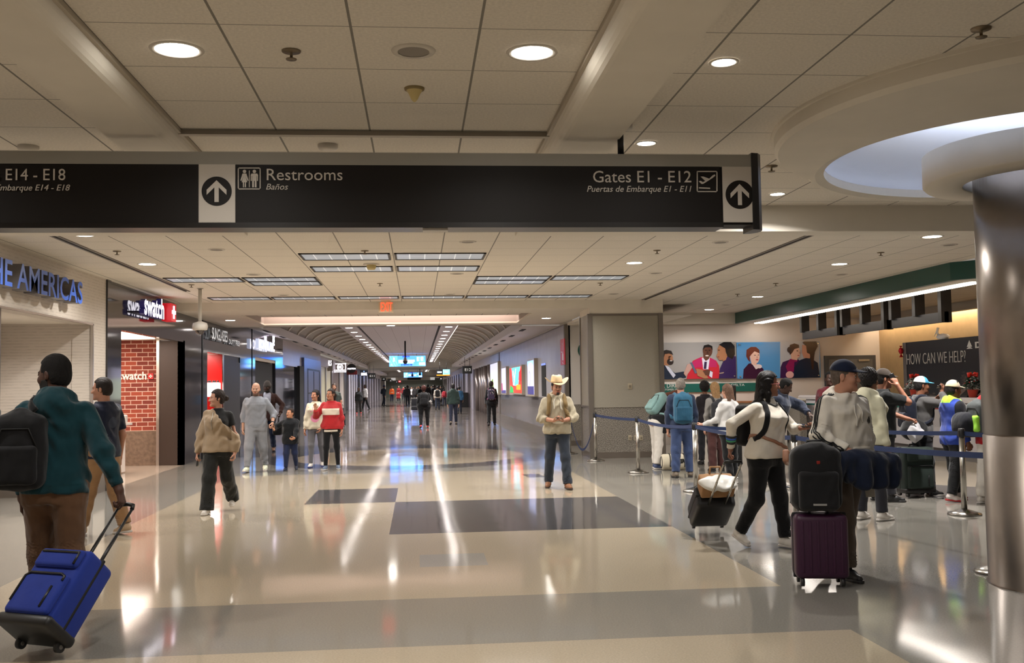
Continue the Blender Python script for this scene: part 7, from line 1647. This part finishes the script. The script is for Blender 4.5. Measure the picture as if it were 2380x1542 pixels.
P17.top('jacket', None, .034, hood=True, sleeve=1.93, armease=.026, hem=-.10, hemease=.01, mats=[cloth('jacket_blue', (44, 66, 150)), cloth('jacket_black', (24, 26, 32)), cloth('lime_lining', (160, 220, 60))],
        matf=lambda q, w3: np.where((q[:, 2] > .515*P17.k) & (np.abs(q[:, 0]) < .10) & (q[:, 1] > -.16), 2, np.where((np.abs(q[:, 0]) > .165) & (q[:, 2] > .05), 1, 0)))
P17.trousers(cloth('black_track', (22, 22, 24)), ease=.03, cuff=.07, amp=.01); P17.shoes(M('shoe_redwhite', (206, 196, 192), .5), M('sole_red', (170, 40, 44), .5))
b = B(); P17.strand(b, [A_(P17.HP((-.09+.18*i/8, .02, .12-.0*i))) for i in range(9)], .006, .003, fn=lambda P: smax(ellipsoid(P17.HL(P), (0, -.014, .036), (.088, .106, .11)), -1-P[:, 2], .01)*P17.hs); b.build('cap_stripe', M('stripe_black'), P17.root)
Y18 = 12.3
P18 = Fig('person in red hooded jacket and white trousers beside the steel column', (pt(2302, 1000, Y18).x, Y18), 1.58, -80, 'm', legs=((3, 2, 3, 8), (-4, 3, 3, 8)), head=(0, 0, 0), skin=SKQ, det=1)
P18.body(); P18.hair('short', (24, 20, 18), .01); P18.top('jacket', cloth('red_hood', (170, 30, 36)), .036, hood=True, hem=-.08); P18.trousers(cloth('white_trouser', (206, 200, 192)), ease=.03, cuff=.085); P18.shoes(WHS, WHSOLE)
P18.backpack('grey and lime striped backpack on the person in red jacket', (70, 74, 74), .14, .08, .2, .29, .08, colp=(150, 210, 70))
r = P18.held('duffel_bag', 'big black duffel bag beside the steel column', 'bag'); b = B(); b.rbox(-.30, .05, -.40, .22, .84, 1.16, .12, seg=5); b.build('bag', cloth('black_duffel', (24, 25, 32)), r); b = B(); b.tube([(-.12, -.3, 1.1), (-.1, -.1, 1.25), (-.1, .05, 1.22), (-.12, .15, 1.1)], .014, 8); b.build('handle', BLACK, r)
# -- group by the green board
Y19 = 18.7
P19 = Fig('woman in black puffer jacket and white trousers bending forward', (fl(1538, 1093).x, Y19), 1.66, -72, 'f', lean=38, legs=((-4, 4, 3, 8), (4, 4, 3, 8)), arms=(('t', (.16, .44, .80), (1, -.4, -.4), {'curl': 50}), ('t', (-.14, .46, .82), (-1, -.4, -.4), {'curl': 50})), head=(0, -38, 0), skin=(196, 146, 122), det=1)
P19.body(); P19.hair('longback', (96, 56, 40), .014); P19.top('puffer_jacket', cloth('black_puffer', (24, 25, 27)), .04, sleeve=1.95, armease=.03, hem=-.04, hood=True, amp=.010, f=42); P19.trousers(cloth('white_trouser'), ease=.022, cuff=.076, amp=.008); P19.shoes(M('shoe_blue2', (60, 74, 110), .6), WHSOLE)
P19.backpack('pale aqua backpack on the bending woman', (128, 162, 160), .15, .09, .22, .28, .10)
r = P19.held('waist_bag', 'small black shoulder bag hanging at the waist of the bending woman', 'bag'); b = B(); c = P19.T((.13, .12, .03)); b.rbox(c[0]-.05, c[0]+.05, c[1]-.12, c[1]+.1, c[2]-.16, c[2]+.02, .03); b.build('pouch', cloth('black_pack'), r)
Y20 = 16.9
P20 = Fig('grey haired man in navy jacket and jeans wearing a teal backpack', (fl(1596, 1113).x, Y20), hgt(1604, 877, Y20), -6, 'm', legs=((4, 3, 4, 10), (-5, 4, 4, 10)), head=(-8, 0, 0), skin=(190, 140, 118), det=2)
P20.body(); P20.hair('short', (120, 112, 104), .007); P20.top('jacket', cloth('navy_blouson', (40, 50, 72)), .036, sleeve=1.95, armease=.03, hem=-.06); P20.trousers(cloth('mid_jeans', (56, 70, 104)), ease=.026, cuff=.076, amp=.008); P20.shoes(M('shoe_hike', (110, 98, 84), .6), BLKSOLE)
P20.backpack('teal blue backpack on the grey haired man', (48, 92, 118), .155, .10, .24, .285, .10, colp=(38, 78, 102))
Y21 = 17.9
P21 = Fig('woman with long curly blond hair and grey top seen from behind', (pt(1664, 1000, Y21).x, Y21), hgt(1662, 888, Y21), 8, 'f', legs=((2, 2, 2, 8), (-3, 2, 2, 8)), head=(-4, 0, 0), skin=(200, 150, 128), det=1)
P21.body(); P21.hair('longback', (150, 116, 78), .020); P21.top('sweater', cloth('grey_top', (134, 130, 126)), .024, hem=-.05); P21.trousers(cloth('maroon_trouser', (74, 46, 44)), ease=.024, cuff=.085); P21.shoes(BLKS, BLKSOLE)
P21.backpack('dark grey backpack on the woman with curly blond hair', (50, 50, 54), .15, .09, .22, .21, .09)
Y22 = 19.4
P22 = Fig('person with short dark curly hair behind the teal backpack man', (pt(1640, 1000, Y22).x, Y22), hgt(1640, 886, Y22), 10, 'f', head=(-20, 0, 0), skin=SKQ, det=1)
P22.body(); P22.hair('curly', (26, 22, 22), .02); P22.top('sweater', cloth('dark_top', (44, 40, 44)), .03); P22.trousers(cloth('dark_trouser')); P22.shoes(BLKS, BLKSOLE)
Y23 = 15.6
P23 = Fig('woman with straight brown hair and white jacket behind the white sweater woman', (fl(1712, 1130).x, Y23), hgt(1714, 891, Y23), 24, 'f', legs=((4, 4, 3, 10), (-8, 8, 3, 10, 8)), arms=(('d', (.2, .0, -1), (.0, .3, -1)), ('d', (-.3, .3, -1), (-.6, .7, -.3))), head=(0, -4, 0), skin=(190, 142, 120), det=1)
P23.body(); P23.hair('longback', (92, 66, 50), .012); P23.top('jacket', cloth('white_jacket', (200, 198, 196)), .036, hem=-.06); P23.trousers(cloth('black_trouser'), name='trousers', cuff=.06); P23.shoes(WHS, WHSOLE)
Y24 = 15.25
P24 = Fig('man in navy puffer jacket leaning on the belt post', (pt(1800, 1000, Y24).x, Y24), hgt(1812, 872, Y24), 236, 'm', lean=14, legs=((8, 4, 3, 8), (-6, 8, 3, 8)), arms=(('d', (.2, .1, -1), (.1, .4, -1)), ('t', (-.10, .50, 1.09), (-1, -.3, .5), {'dir': (.1, .8, -.5), 'palm': (0, -.4, -1), 'curl': 50})), head=(20, -16, 0), skin=(66, 46, 38), det=1)
P24.body(); P24.hair('short', (18, 16, 15), .004, .9); P24.top('puffer_jacket', cloth('navy_puffer', (40, 46, 62)), .042, sleeve=1.95, armease=.034, hem=-.05, hood=True, amp=.010, f=44); P24.trousers(cloth('light_jeans', (116, 130, 156)), ease=.024, cuff=.076, amp=.008); P24.shoes(WHS, WHSOLE)
Y25 = 17.2
P25 = Fig('man in maroon jacket behind the white hoodie man', (pt(1932, 1000, Y25).x, Y25), hgt(1940, 862, Y25), 150, 'm', head=(20, 0, 0), skin=(70, 48, 40), det=1)
P25.body(); P25.hair('short', (18, 16, 15), .004, .9); P25.top('jacket', cloth('maroon_jacket', (92, 32, 40)), .034); P25.trousers(cloth('dark_trouser')); P25.shoes(BLKS, BLKSOLE)

# -- people in the corridor
def walker(label, fx, fy, tx, ty, head_to, sex, skin, hair, top, low, shoes=(BLKS, BLKSOLE), det=0, fat=1.0, stride=12, pack=None, hy=0, sleeve=1.95, hcol=(26, 22, 22), group=None, arms=None, hood=False, hoodup=False, kind='jacket', cap_=None):
    x, y = at_(fx, fy); H = hgt(tx, ty, y)
    f = Fig(label, (x, y), H, head_to, sex, legs=((stride, 4, 2, 8), (-stride, 12, 2, 8, 14)), head=(hy, 0, 0), skin=skin, det=det, fat=fat, group=group, arms=arms)
    f.body(shortsleeve=sleeve < 1.5)
    if hair and not hoodup: f.hair(hair, hcol, .012)
    if cap_: f.cap(cloth('cap_%d_%d_%d' % cap_, cap_))
    f.top(kind, cloth('w_%d_%d_%d' % top, top), .032, sleeve=sleeve, armease=.022, cuffk=.6 if sleeve > 1.5 else 1, hem=-.06, hood=hood, hoodup=hoodup); f.trousers(cloth('w_%d_%d_%d' % low, low), ease=.02, cuff=.066); f.shoes(*shoes)
    if pack: f.backpack(*pack)
    return f
DK, MED, LT = (74, 50, 40), (140, 98, 76), (190, 144, 120)
W1 = walker('woman in black walking away with a floral backpack', 1143, 991, 1138, 885, -4, 'f', DK, 'short', (22, 22, 24), (18, 18, 20), det=1, hood=True)
g = NG('floral_pack'); vn_ = g.t.nodes.new('ShaderNodeTexVoronoi'); vn_.inputs['Scale'].default_value = 22; g.t.links.new(g.tc, vn_.inputs['Vector'])
FLORAL = g.out(g.mix(g.lt(vn_.outputs['Distance'], .32), (36, 30, 52), g.mix(g.gt(g.noise(9), .5), (196, 150, 176), (212, 206, 200))), .7)
W1.backpack('floral pink and dark backpack on the woman in black', (60, 50, 70), .15, .09, .2, .29, .09, mats=FLORAL, strapcol=(120, 60, 90))
W2 = walker('man in dark green hoodie walking away down the corridor', 1054, 987, 1054, 891, -2, 'm', LT, 'short', (40, 54, 50), (34, 38, 54), (M('shoe_hike', (110, 98, 84), .6), BLKSOLE), det=1, hood=True, kind='hoodie')
W3 = walker('large woman with reddish curly hair and black backpack walking away', 986, 996, 985, 896, 2, 'f', DK, 'afro', (20, 20, 22), (20, 20, 22), (M('shoe_red', (190, 44, 40), .5), BLKSOLE), det=1, fat=1.42, hcol=(70, 34, 28))
W3.backpack('black backpack on the large woman in black', (26, 26, 28), .16, .09, .22, .27, .14)
b = B(); W3.strand(b, [W3.T((.22, -.16, .18)), W3.T((.30, .0, .10)), W3.T((.26, .16, .06))], .05, .006); b.build('tied_sleeve', M('sleeve_white', (200, 196, 192), .8), W3.root)
W4 = walker('person in cream jacket with black and red backpack walking away', 1017, 953, 1016, 897, 0, 'm', LT, 'short', (190, 180, 168), (40, 46, 60), pack=('black and red backpack on the person in cream jacket', (28, 26, 28), .15, .09, .22, .28, .09))
W5 = walker('woman in black tracksuit walking towards the hall on the left', 834, 963, 836, 900, 178, 'f', DK, 'longback', (30, 30, 32), (44, 40, 40), (M('shoe_red'), BLKSOLE))
W6 = walker('man in white long sleeved shirt and black track trousers', 849, 954, 848, 894, 120, 'm', DK, 'short', (200, 198, 200), (24, 24, 28), kind='shirt')
W7 = walker('person in white hooded top at the left shop wall', 832, 946, 832, 899, 150, 'f', MED, 'longback', (196, 198, 204), (40, 40, 46))
W8 = walker('man in navy jacket and blue cap looking right in the corridor', 893, 945, 894, 896, -80, 'm', MED, 'short', (32, 38, 52), (28, 32, 44), cap_=(44, 60, 110), pack=('dark backpack on the man in blue cap', (28, 32, 44), .14, .08, .2, .28, .08), stride=3)
W9 = walker('worker in orange safety vest far down the corridor', 911, 935, 911, 899, 185, 'm', MED, 'short', (250, 110, 50), (34, 40, 66), stride=4)
b = B(); W9.strand(b, [W9.T((x, .18, .16)) for x in (-.17, -.08, 0, .08, .17)], .03, .004); b.build('reflective_band', M('vest_yellow', (220, 220, 190), .5), W9.root)
W10 = walker('woman in dark red top far down the corridor on the left', 927, 934, 927, 897, 182, 'f', LT, 'longback', (130, 34, 38), (36, 38, 50), stride=4)
W11 = walker('person in red jacket behind the stroller far down the corridor', 938, 931, 937, 899, 175, 'm', LT, 'short', (136, 30, 36), (30, 32, 44), stride=4)
W12 = walker('woman in white tee and black trousers walking towards the hall', 957, 937, 957, 899, 178, 'f', LT, 'longback', (216, 214, 216), (24, 24, 26), sleeve=.8, kind='t_shirt')
W13 = walker('person in dark coat and tan hair left of the white tee woman', 948, 928, 949, 898, 200, 'f', LT, 'longback', (36, 34, 34), (28, 28, 30), hcol=(120, 86, 60))
W14 = walker('person in red and white top beside the cream jacket', 1033, 945, 1030, 903, -10, 'f', MED, 'longback', (150, 60, 66), (40, 44, 56), pack=('red and white backpack right of the cream jacket', (150, 40, 50), .14, .08, .2, .28, .08))
W15 = walker('person in blue top partly hidden behind the green hoodie man', 1068, 962, 1066, 898, 4, 'm', LT, 'short', (52, 92, 128), (40, 44, 56))
rnd = random.Random(4)
for k in range(30):
    yy = rnd.uniform(88, 150); fx = 944+k*2.9+rnd.uniform(-2, 2); col = rnd.choice([(36, 36, 40), (46, 44, 46), (58, 56, 58), (30, 32, 40), (40, 50, 46)])
    x, y = pt(fx, 915, yy).x, yy; f = Fig('traveller in dark clothes in the crowd at the far end', (x, y), 1.62+rnd.random()*.2, rnd.choice([0, 180, 10, 190]), 'm', legs=((10, 4, 2, 8), (-10, 12, 2, 8, 12)), skin=rnd.choice([DK, MED, LT]), det=0, group='crowd at the far end of the corridor')
    f.body(); f.hair('short', (30, 26, 24), .012); f.top('jacket', cloth('w_%d_%d_%d' % col, col), .032, hem=-.06); f.trousers(cloth('w_36_38_44', (36, 38, 44))); f.shoes(BLKS, BLKSOLE)

# ------------------------------------------------------------------ luggage
def suitcase(label, col, loc, head_to, tilt, W_=.38, D_=.24, H_=.56, soft=False, pole=.45, spinner=True, gripw=.14, rough=.45, metal=False, ribs=0, name='suitcase', handle=True, pockets=False, strap=None):
    'stands on its wheels, back panel with the pull handle on -y; tilt leans it towards -y'
    r = empty(name, (loc[0], loc[1], 0), radians(head_to), label=label, cat='suitcase')
    yb = -D_/2 if tilt else 0; T = Matrix.Translation((0, yb, .045)) @ Matrix.Rotation(radians(tilt), 4, 'X') @ Matrix.Translation((0, -yb, -.045))
    mat = cloth('case_%d_%d_%d' % col, col, .7, .08, .1, fold=.15) if soft else M('case_%d_%d_%d' % col, col, rough, spec=.4)
    b = B(); b.rbox(-W_/2, W_/2, -D_/2, D_/2, .07, .07+H_, .045 if not soft else .04, 0, T, 4); b.build('shell', mat, r)
    if ribs:
        b = B()
        for i in range(ribs): x = -W_/2+.055+(W_-.11)*i/(ribs-1); b.rbox(x-.010, x+.010, D_/2-.006, D_/2+.005, .12, .02+H_, .005, 0, T)
        b.build('ribs', mat, r)
    b = B(); b.rbox(-W_/2-.004, W_/2+.004, -.012, .012, .066, .074+H_, .010, 0, T); b.build('zip_band', MATTE, r)
    if pockets:
        b = B(); b.rbox(-W_/2+.03, W_/2-.03, D_/2-.01, D_/2+.035, .12, .12+H_*.52, .03, 0, T, 4); b.rbox(-W_/2+.03, W_/2-.03, D_/2-.01, D_/2+.03, .15+H_*.56, .05+H_, .028, 0, T, 4); b.build('front_pocket', mat, r)
        b = B(); z0 = .12+H_*.52
        b.tube([T @ Vector(p) for p in ((-W_/2+.05, D_/2+.036, z0-.05), (-W_/2+.05, D_/2+.036, z0-.02), (-W_/2+.08, D_/2+.037, z0-.006), (W_/2-.08, D_/2+.037, z0-.006), (W_/2-.05, D_/2+.036, z0-.03), (W_/2-.05, D_/2+.036, z0-.2))], .008, 6); b.tube([T @ Vector(p) for p in ((-.1, D_/2+.037, .16), (-.1, D_/2+.037, .3))], .008, 6); b.tube([T @ Vector(p) for p in ((-W_/2+.05, D_/2+.03, .17+H_*.56), (-W_/2+.05, D_/2+.032, .02+H_), (W_/2-.06, D_/2+.032, .02+H_))], .008, 6)
        b.build('piping', BLACK, r)
        b = B(); b.rbox(-W_/2-.006, W_/2+.006, -D_/2-.006, D_/2+.02, .055, .13, .03, 0, T); b.build('corner_guard', BLACK, r)
    if handle:
        hw = gripw/2; ht = .07+H_+pole; yb2 = -D_/2+.025; mt = M('handle_chrome', (178, 174, 166), .25, 1.0) if metal else BLACK
        b = B()
        for x in (-hw, hw): b.cyl(T @ Vector((x, yb2, .05+H_)), T @ Vector((x, yb2, ht)), .009, n=10); b.cyl(T @ Vector((x, yb2, .05+H_)), T @ Vector((x, yb2, .07+H_+pole*.55)), .0115, n=10)
        b.build('pull_rods', mt, r)
        b = B(); b.tube([T @ Vector(p) for p in ((-hw, yb2, ht-.02), (-hw+.01, yb2, ht+.012), (0, yb2, ht+.02), (hw-.01, yb2, ht+.012), (hw, yb2, ht-.02))], .014, 8); b.build('grip', BLACK, r)
    b = B(); b.tube([T @ Vector(p) for p in ((-.07, 0, .072+H_), (-.06, 0, .105+H_), (.06, 0, .105+H_), (.07, 0, .072+H_))], .010, 8); b.build('top_handle', BLACK, r)
    for x in (-1, 1):
        for y in ((-1, 1) if spinner else (-1,)):
            q = T @ Vector((x*(W_/2-.05), y*(D_/2-.045), .045)); b = B()
            b.cyl(q+Vector((-.014, 0, .0)), q+Vector((.014, 0, 0)), .034 if not tilt or y < 0 else .030, n=18, m=0); b.cyl(q+Vector((-.016, 0, 0)), q+Vector((.016, 0, 0)), .014, n=12, m=1); b.box(-.010, .010, -.012, .012, .0, .05, 0, Matrix.Translation(q))
            b.build('wheel', [M('wheel_rubber', (28, 28, 30), .5), M('wheel_hub', (130, 128, 126), .35, .6)], r)
    return r, T
# blue soft suitcase of the teal hoodie man
hw_ = P1.worldp(grip(P1, 0)); ba = fl(62, 1540)
dv = Vector((hw_.x-ba.x, hw_.y-ba.y, 0)); hd = math.degrees(atan2(-dv.x, dv.y)); tl = math.degrees(atan2(dv.length, hw_.z-.045))
L_ = sqrt(dv.length**2+(hw_.z-.045)**2)
suitcase('blue soft suitcase tilted and pulled by the teal hoodie man', (28, 48, 130), (ba.x, ba.y), hd+180, tl, .40, .26, .52, True, max(.2, L_-.045-.55), False, .12, pockets=True)
# purple spinner with the black backpack on top
b13 = fl(1921, 1372); Zt = .57
suitcase('dark purple hard shell suitcase on four wheels before the white hoodie man', (58, 26, 52), (b13.x+.02, b13.y+.16), 168, 0, .40, .26, .49, False, .42, True, .16, .38, ribs=6)
r = empty('backpack', (b13.x+.0, b13.y+.15, .575), radians(168), label='big black backpack standing on the purple suitcase', cat='backpack')
def fb(P): f = rboxf(P, (0, 0, .25), .19, .125, .25, .09); f = smin(f, ellipsoid(P, (0, .02, .30), (.18, .14, .24)), .05); return f+wr(P, .004, 40, 1)
V, F = snet(fb, (-.24, -.2, -.03), (.24, .2, .58), .011); to_obj('main_bag', [(V, F, 0)], cloth('pack_black', (24, 24, 26)), r)
V, F = snet(lambda P: rboxf(P, (0, .13, .17), .15, .04, .15, .035)+wr(P, .003, 45, 2), (-.2, .05, -.02), (.2, .2, .36), .010); to_obj('front_pocket', [(V, F, 0)], cloth('pack_black2', (28, 28, 30)), r)
b = B(); b.rbox(-.014, .014, .145, .156, .37, .398, .005); b.build('emblem', M('emblem_red', (150, 40, 32), .3, .4), r)
b = B(); b.box(-.05, .05, .172, .176, .06, .075, T=Matrix.Rotation(0, 4, 'Z')); b.build('tag', M('tag_grey', (150, 148, 144), .5), r)
b = B(); b.tube([(-.06, -.02, .49), (-.05, -.02, .54), (.05, -.02, .54), (.06, -.02, .49)], .012, 8); b.build('grab_handle', BLACK, r)
for sd in (1, -1): b = B(); b.strip([(sd*.1, -.12, .45), (sd*.12, -.19, .36), (sd*.12, -.20, .2), (sd*.15, -.13, .05)], (1, 0, 0), .03, .012); b.build('shoulder_strap', cloth('pack_black'), r)
# black suitcase of the white sweater woman, with paper and plastic bags
hw_ = P12.worldp(grip(P12, 0)); ba = fl(1640, 1236)
dv = Vector((hw_.x-ba.x, hw_.y-ba.y, 0)); hd = math.degrees(atan2(-dv.x, dv.y)); L_ = sqrt(dv.length**2+(hw_.z-.045)**2); tl = math.degrees(atan2(dv.length, hw_.z-.045))
r, T = suitcase('black hard shell suitcase pulled by the woman in white sweater', (24, 24, 26), (ba.x, ba.y), hd+180, tl, .40, .25, .48, False, max(.2, L_-.045-.55), True, .17, .5, metal=True)
MW = Matrix.Translation((ba.x, ba.y, 0)) @ Matrix.Rotation(radians(hd+180), 4, 'Z') @ T
c = MW @ Vector((0, .02, .565))
r = empty('paper_bag', c, radians(hd+180), label='brown paper bag lying on the black pulled suitcase', cat='bag')
def fpb(P): return rboxf(P, (0, 0, .085), .17, .10, .085, .015)+wr(P, .006, 34, 2)
V, F = snet(fpb, (-.22, -.16, -.03), (.22, .16, .21), .011); o = to_obj('bag', [(V, F, 0)], M('kraft_paper', (150, 112, 74), .8, noise=(9, .08)), r); r.rotation_euler = (radians(tl*.55), 0, radians(hd+180))
b = B(); b.tube([(-.06, .08, .16), (-.05, .12, .23), (.05, .12, .23), (.06, .08, .16)], .012, 8); b.build('handle', M('kraft_paper'), r)
c = MW @ Vector((0, .0, .70))
r = empty('plastic_bag', c, radians(hd+180), label='white plastic bag on top of the brown paper bag', cat='bag')
def fpl(P): return smin(ellipsoid(P, (0, 0, .05), (.18, .12, .06)), smin(capsule(P, (.1, .0, .07), (.19, .02, .1), .03, .02), capsule(P, (-.1, 0, .06), (-.18, .03, .05), .04, .02), .03), .04)+wr(P, .010, 55, 1)
V, F = snet(fpl, (-.25, -.17, -.03), (.25, .17, .16), .009); to_obj('bag', [(V, F, 0)], M('plastic_white', (214, 212, 206), .35), r); r.rotation_euler = (radians(tl*.5), 0, radians(hd+180))
# duffel with swoosh
dq = fl(1576, 1094); r = empty('duffel_bag', (dq.x, dq.y+.12, 0), radians(-4), label='cream sports duffel bag with black swoosh lying on the floor', cat='bag')
def fdf(P): q = P.copy(); return smax(np.linalg.norm((q-A_([0, 0, .145], np.float32))[:, 1:], axis=1)-.145, np.abs(q[:, 0])-.27, .05)+wr(P, .005, 36, 1)
V, F = snet(lambda P: np.maximum(fdf(P), .004-P[:, 2]), (-.32, -.2, -.02), (.32, .2, .32), .010); to_obj('bag', [(V, F, 0)], cloth('duffel_cream', (200, 190, 168), fold=.3), r)
b = B()
for x in (-.13, .13): b.tube([(x, .158*cos(a)*1.0, .145+.150*sin(a)) for a in [-.6+4.3*i/14 for i in range(15)]], .011, 6)
b.tube([(-.27+.0, .1*cos(a), .145+.1*sin(a)) for a in [2*pi*i/16 for i in range(16)]], .01, 6, closed=True); b.build('webbing', BLACK, r)
sw_ = [(-.10, .02), (-.085, -.03), (-.05, -.035), (.12, .06), (-.03, .0), (-.07, .0)]
V, F = [(x, y, 0) for x, y in sw_], [tuple(range(len(sw_)))]; tV, tF = text_mesh('NIKE', .10, .001, .25, .006, align='CENTER'); n0 = len(V); V = V+[(v[0]+.02, v[1]+.005, 0) for v in tV]; F = F+[tuple(q+n0 for q in f) for f in tF]
T = frame((.06, -.3, .13), (1, 0, 0), (0, 0, 1)); X = A_([tuple(T @ Vector(v)) for v in V])
for _ in range(24): f = fdf(X.astype(np.float32)); X = X+A_([0, 1, 0])*np.clip(f-.004, -.02, .05)[:, None]*.8
b = B(); b.v = [tuple(x) for x in X]; b.f = F; b.m = [0]*len(F); b.sm = [False]*len(F); b.build('logo', BLACK, r)
# other bags on the floor
suitcase('dark green soft suitcase standing in the queue behind the paper', (44, 54, 50), (fl(2068, 1142).x, 13.3), 186, 0, .44, .28, .60, True, .0, True, handle=False, pockets=True)
r = empty('backpack', (fl(2076, 1142).x, 13.35, .78), radians(186), label='black backpack lying on the dark green suitcase', cat='backpack'); V, F = snet(lambda P: ellipsoid(P, (0, 0, .12), (.20, .15, .15))+wr(P, .006, 38, 1), (-.25, -.2, -.05), (.25, .2, .3), .014); to_obj('bag', [(V, F, 0)], cloth('pack_black', (24, 24, 26)), r)
c = P15.worldp(grip(P15, 1)); r = empty('plastic_bag', (c.x, c.y, c.z-.16), 0, label='pale grey plastic bag in the hand of the phoning person', cat='bag'); V, F = snet(lambda P: smin(ellipsoid(P, (0, 0, .02), (.11, .08, .12)), capsule(P, (0, 0, .1), (0, 0, .17), .04, .02), .05)+wr(P, .010, 50, 1), (-.15, -.13, -.14), (.15, .13, .2), .010); to_obj('bag', [(V, F, 0)], M('plastic_grey', (186, 184, 186), .4), r)
suitcase('black rolling bag standing at the feet of the navy puffer man', (26, 26, 28), (fl(1845, 1112).x, 14.1), 150, 0, .42, .28, .34, True, .5, False, .16)
suitcase('black ribbed suitcase in the group by the green board', (28, 28, 30), (fl(1690, 1085).x, 18.6), 175, 0, .40, .25, .50, False, .4, True, ribs=9)
suitcase('black case pulled by the bearded man behind the girls', (20, 20, 22), (fl(793, 993).x, fl(793, 993).y), 180, 0, .36, .22, .48, True, .35, True)
for (px, py), lb, col in (((926, 936), 'stroller with a small red dressed child far down the corridor', (130, 30, 34)), ((966, 972), 'dark stroller pushed by the large woman in black', (30, 30, 34))):
    p = fl(px, py); r = empty('stroller', (p.x, p.y, 0), pi, label=lb, cat='stroller'); b = B(); b.rbox(-.22, .22, -.2, .2, .4, .62, .06); b.rbox(-.22, .22, -.24, -.12, .5, 1.0, .05); b.build('seat', cloth('seat_%d' % col[0], col), r)
    b = B()
    for x in (-.24, .24): b.tube([(x, .3, .08), (x, .0, .5), (x, -.35, 1.02)], .014, 6); b.tube([(x, -.3, .08), (x, .1, .5)], .014, 6)
    b.tube([(-.24, -.35, 1.02), (.24, -.35, 1.02)], .016, 6); b.build('frame', M('handle_chrome'), r)
    for x in (-.24, .24):
        for y in (-.3, .3): b = B(); b.cyl((x-.02, y, .09), (x+.02, y, .09), .09, n=16); b.build('wheel', M('wheel_rubber'), r)
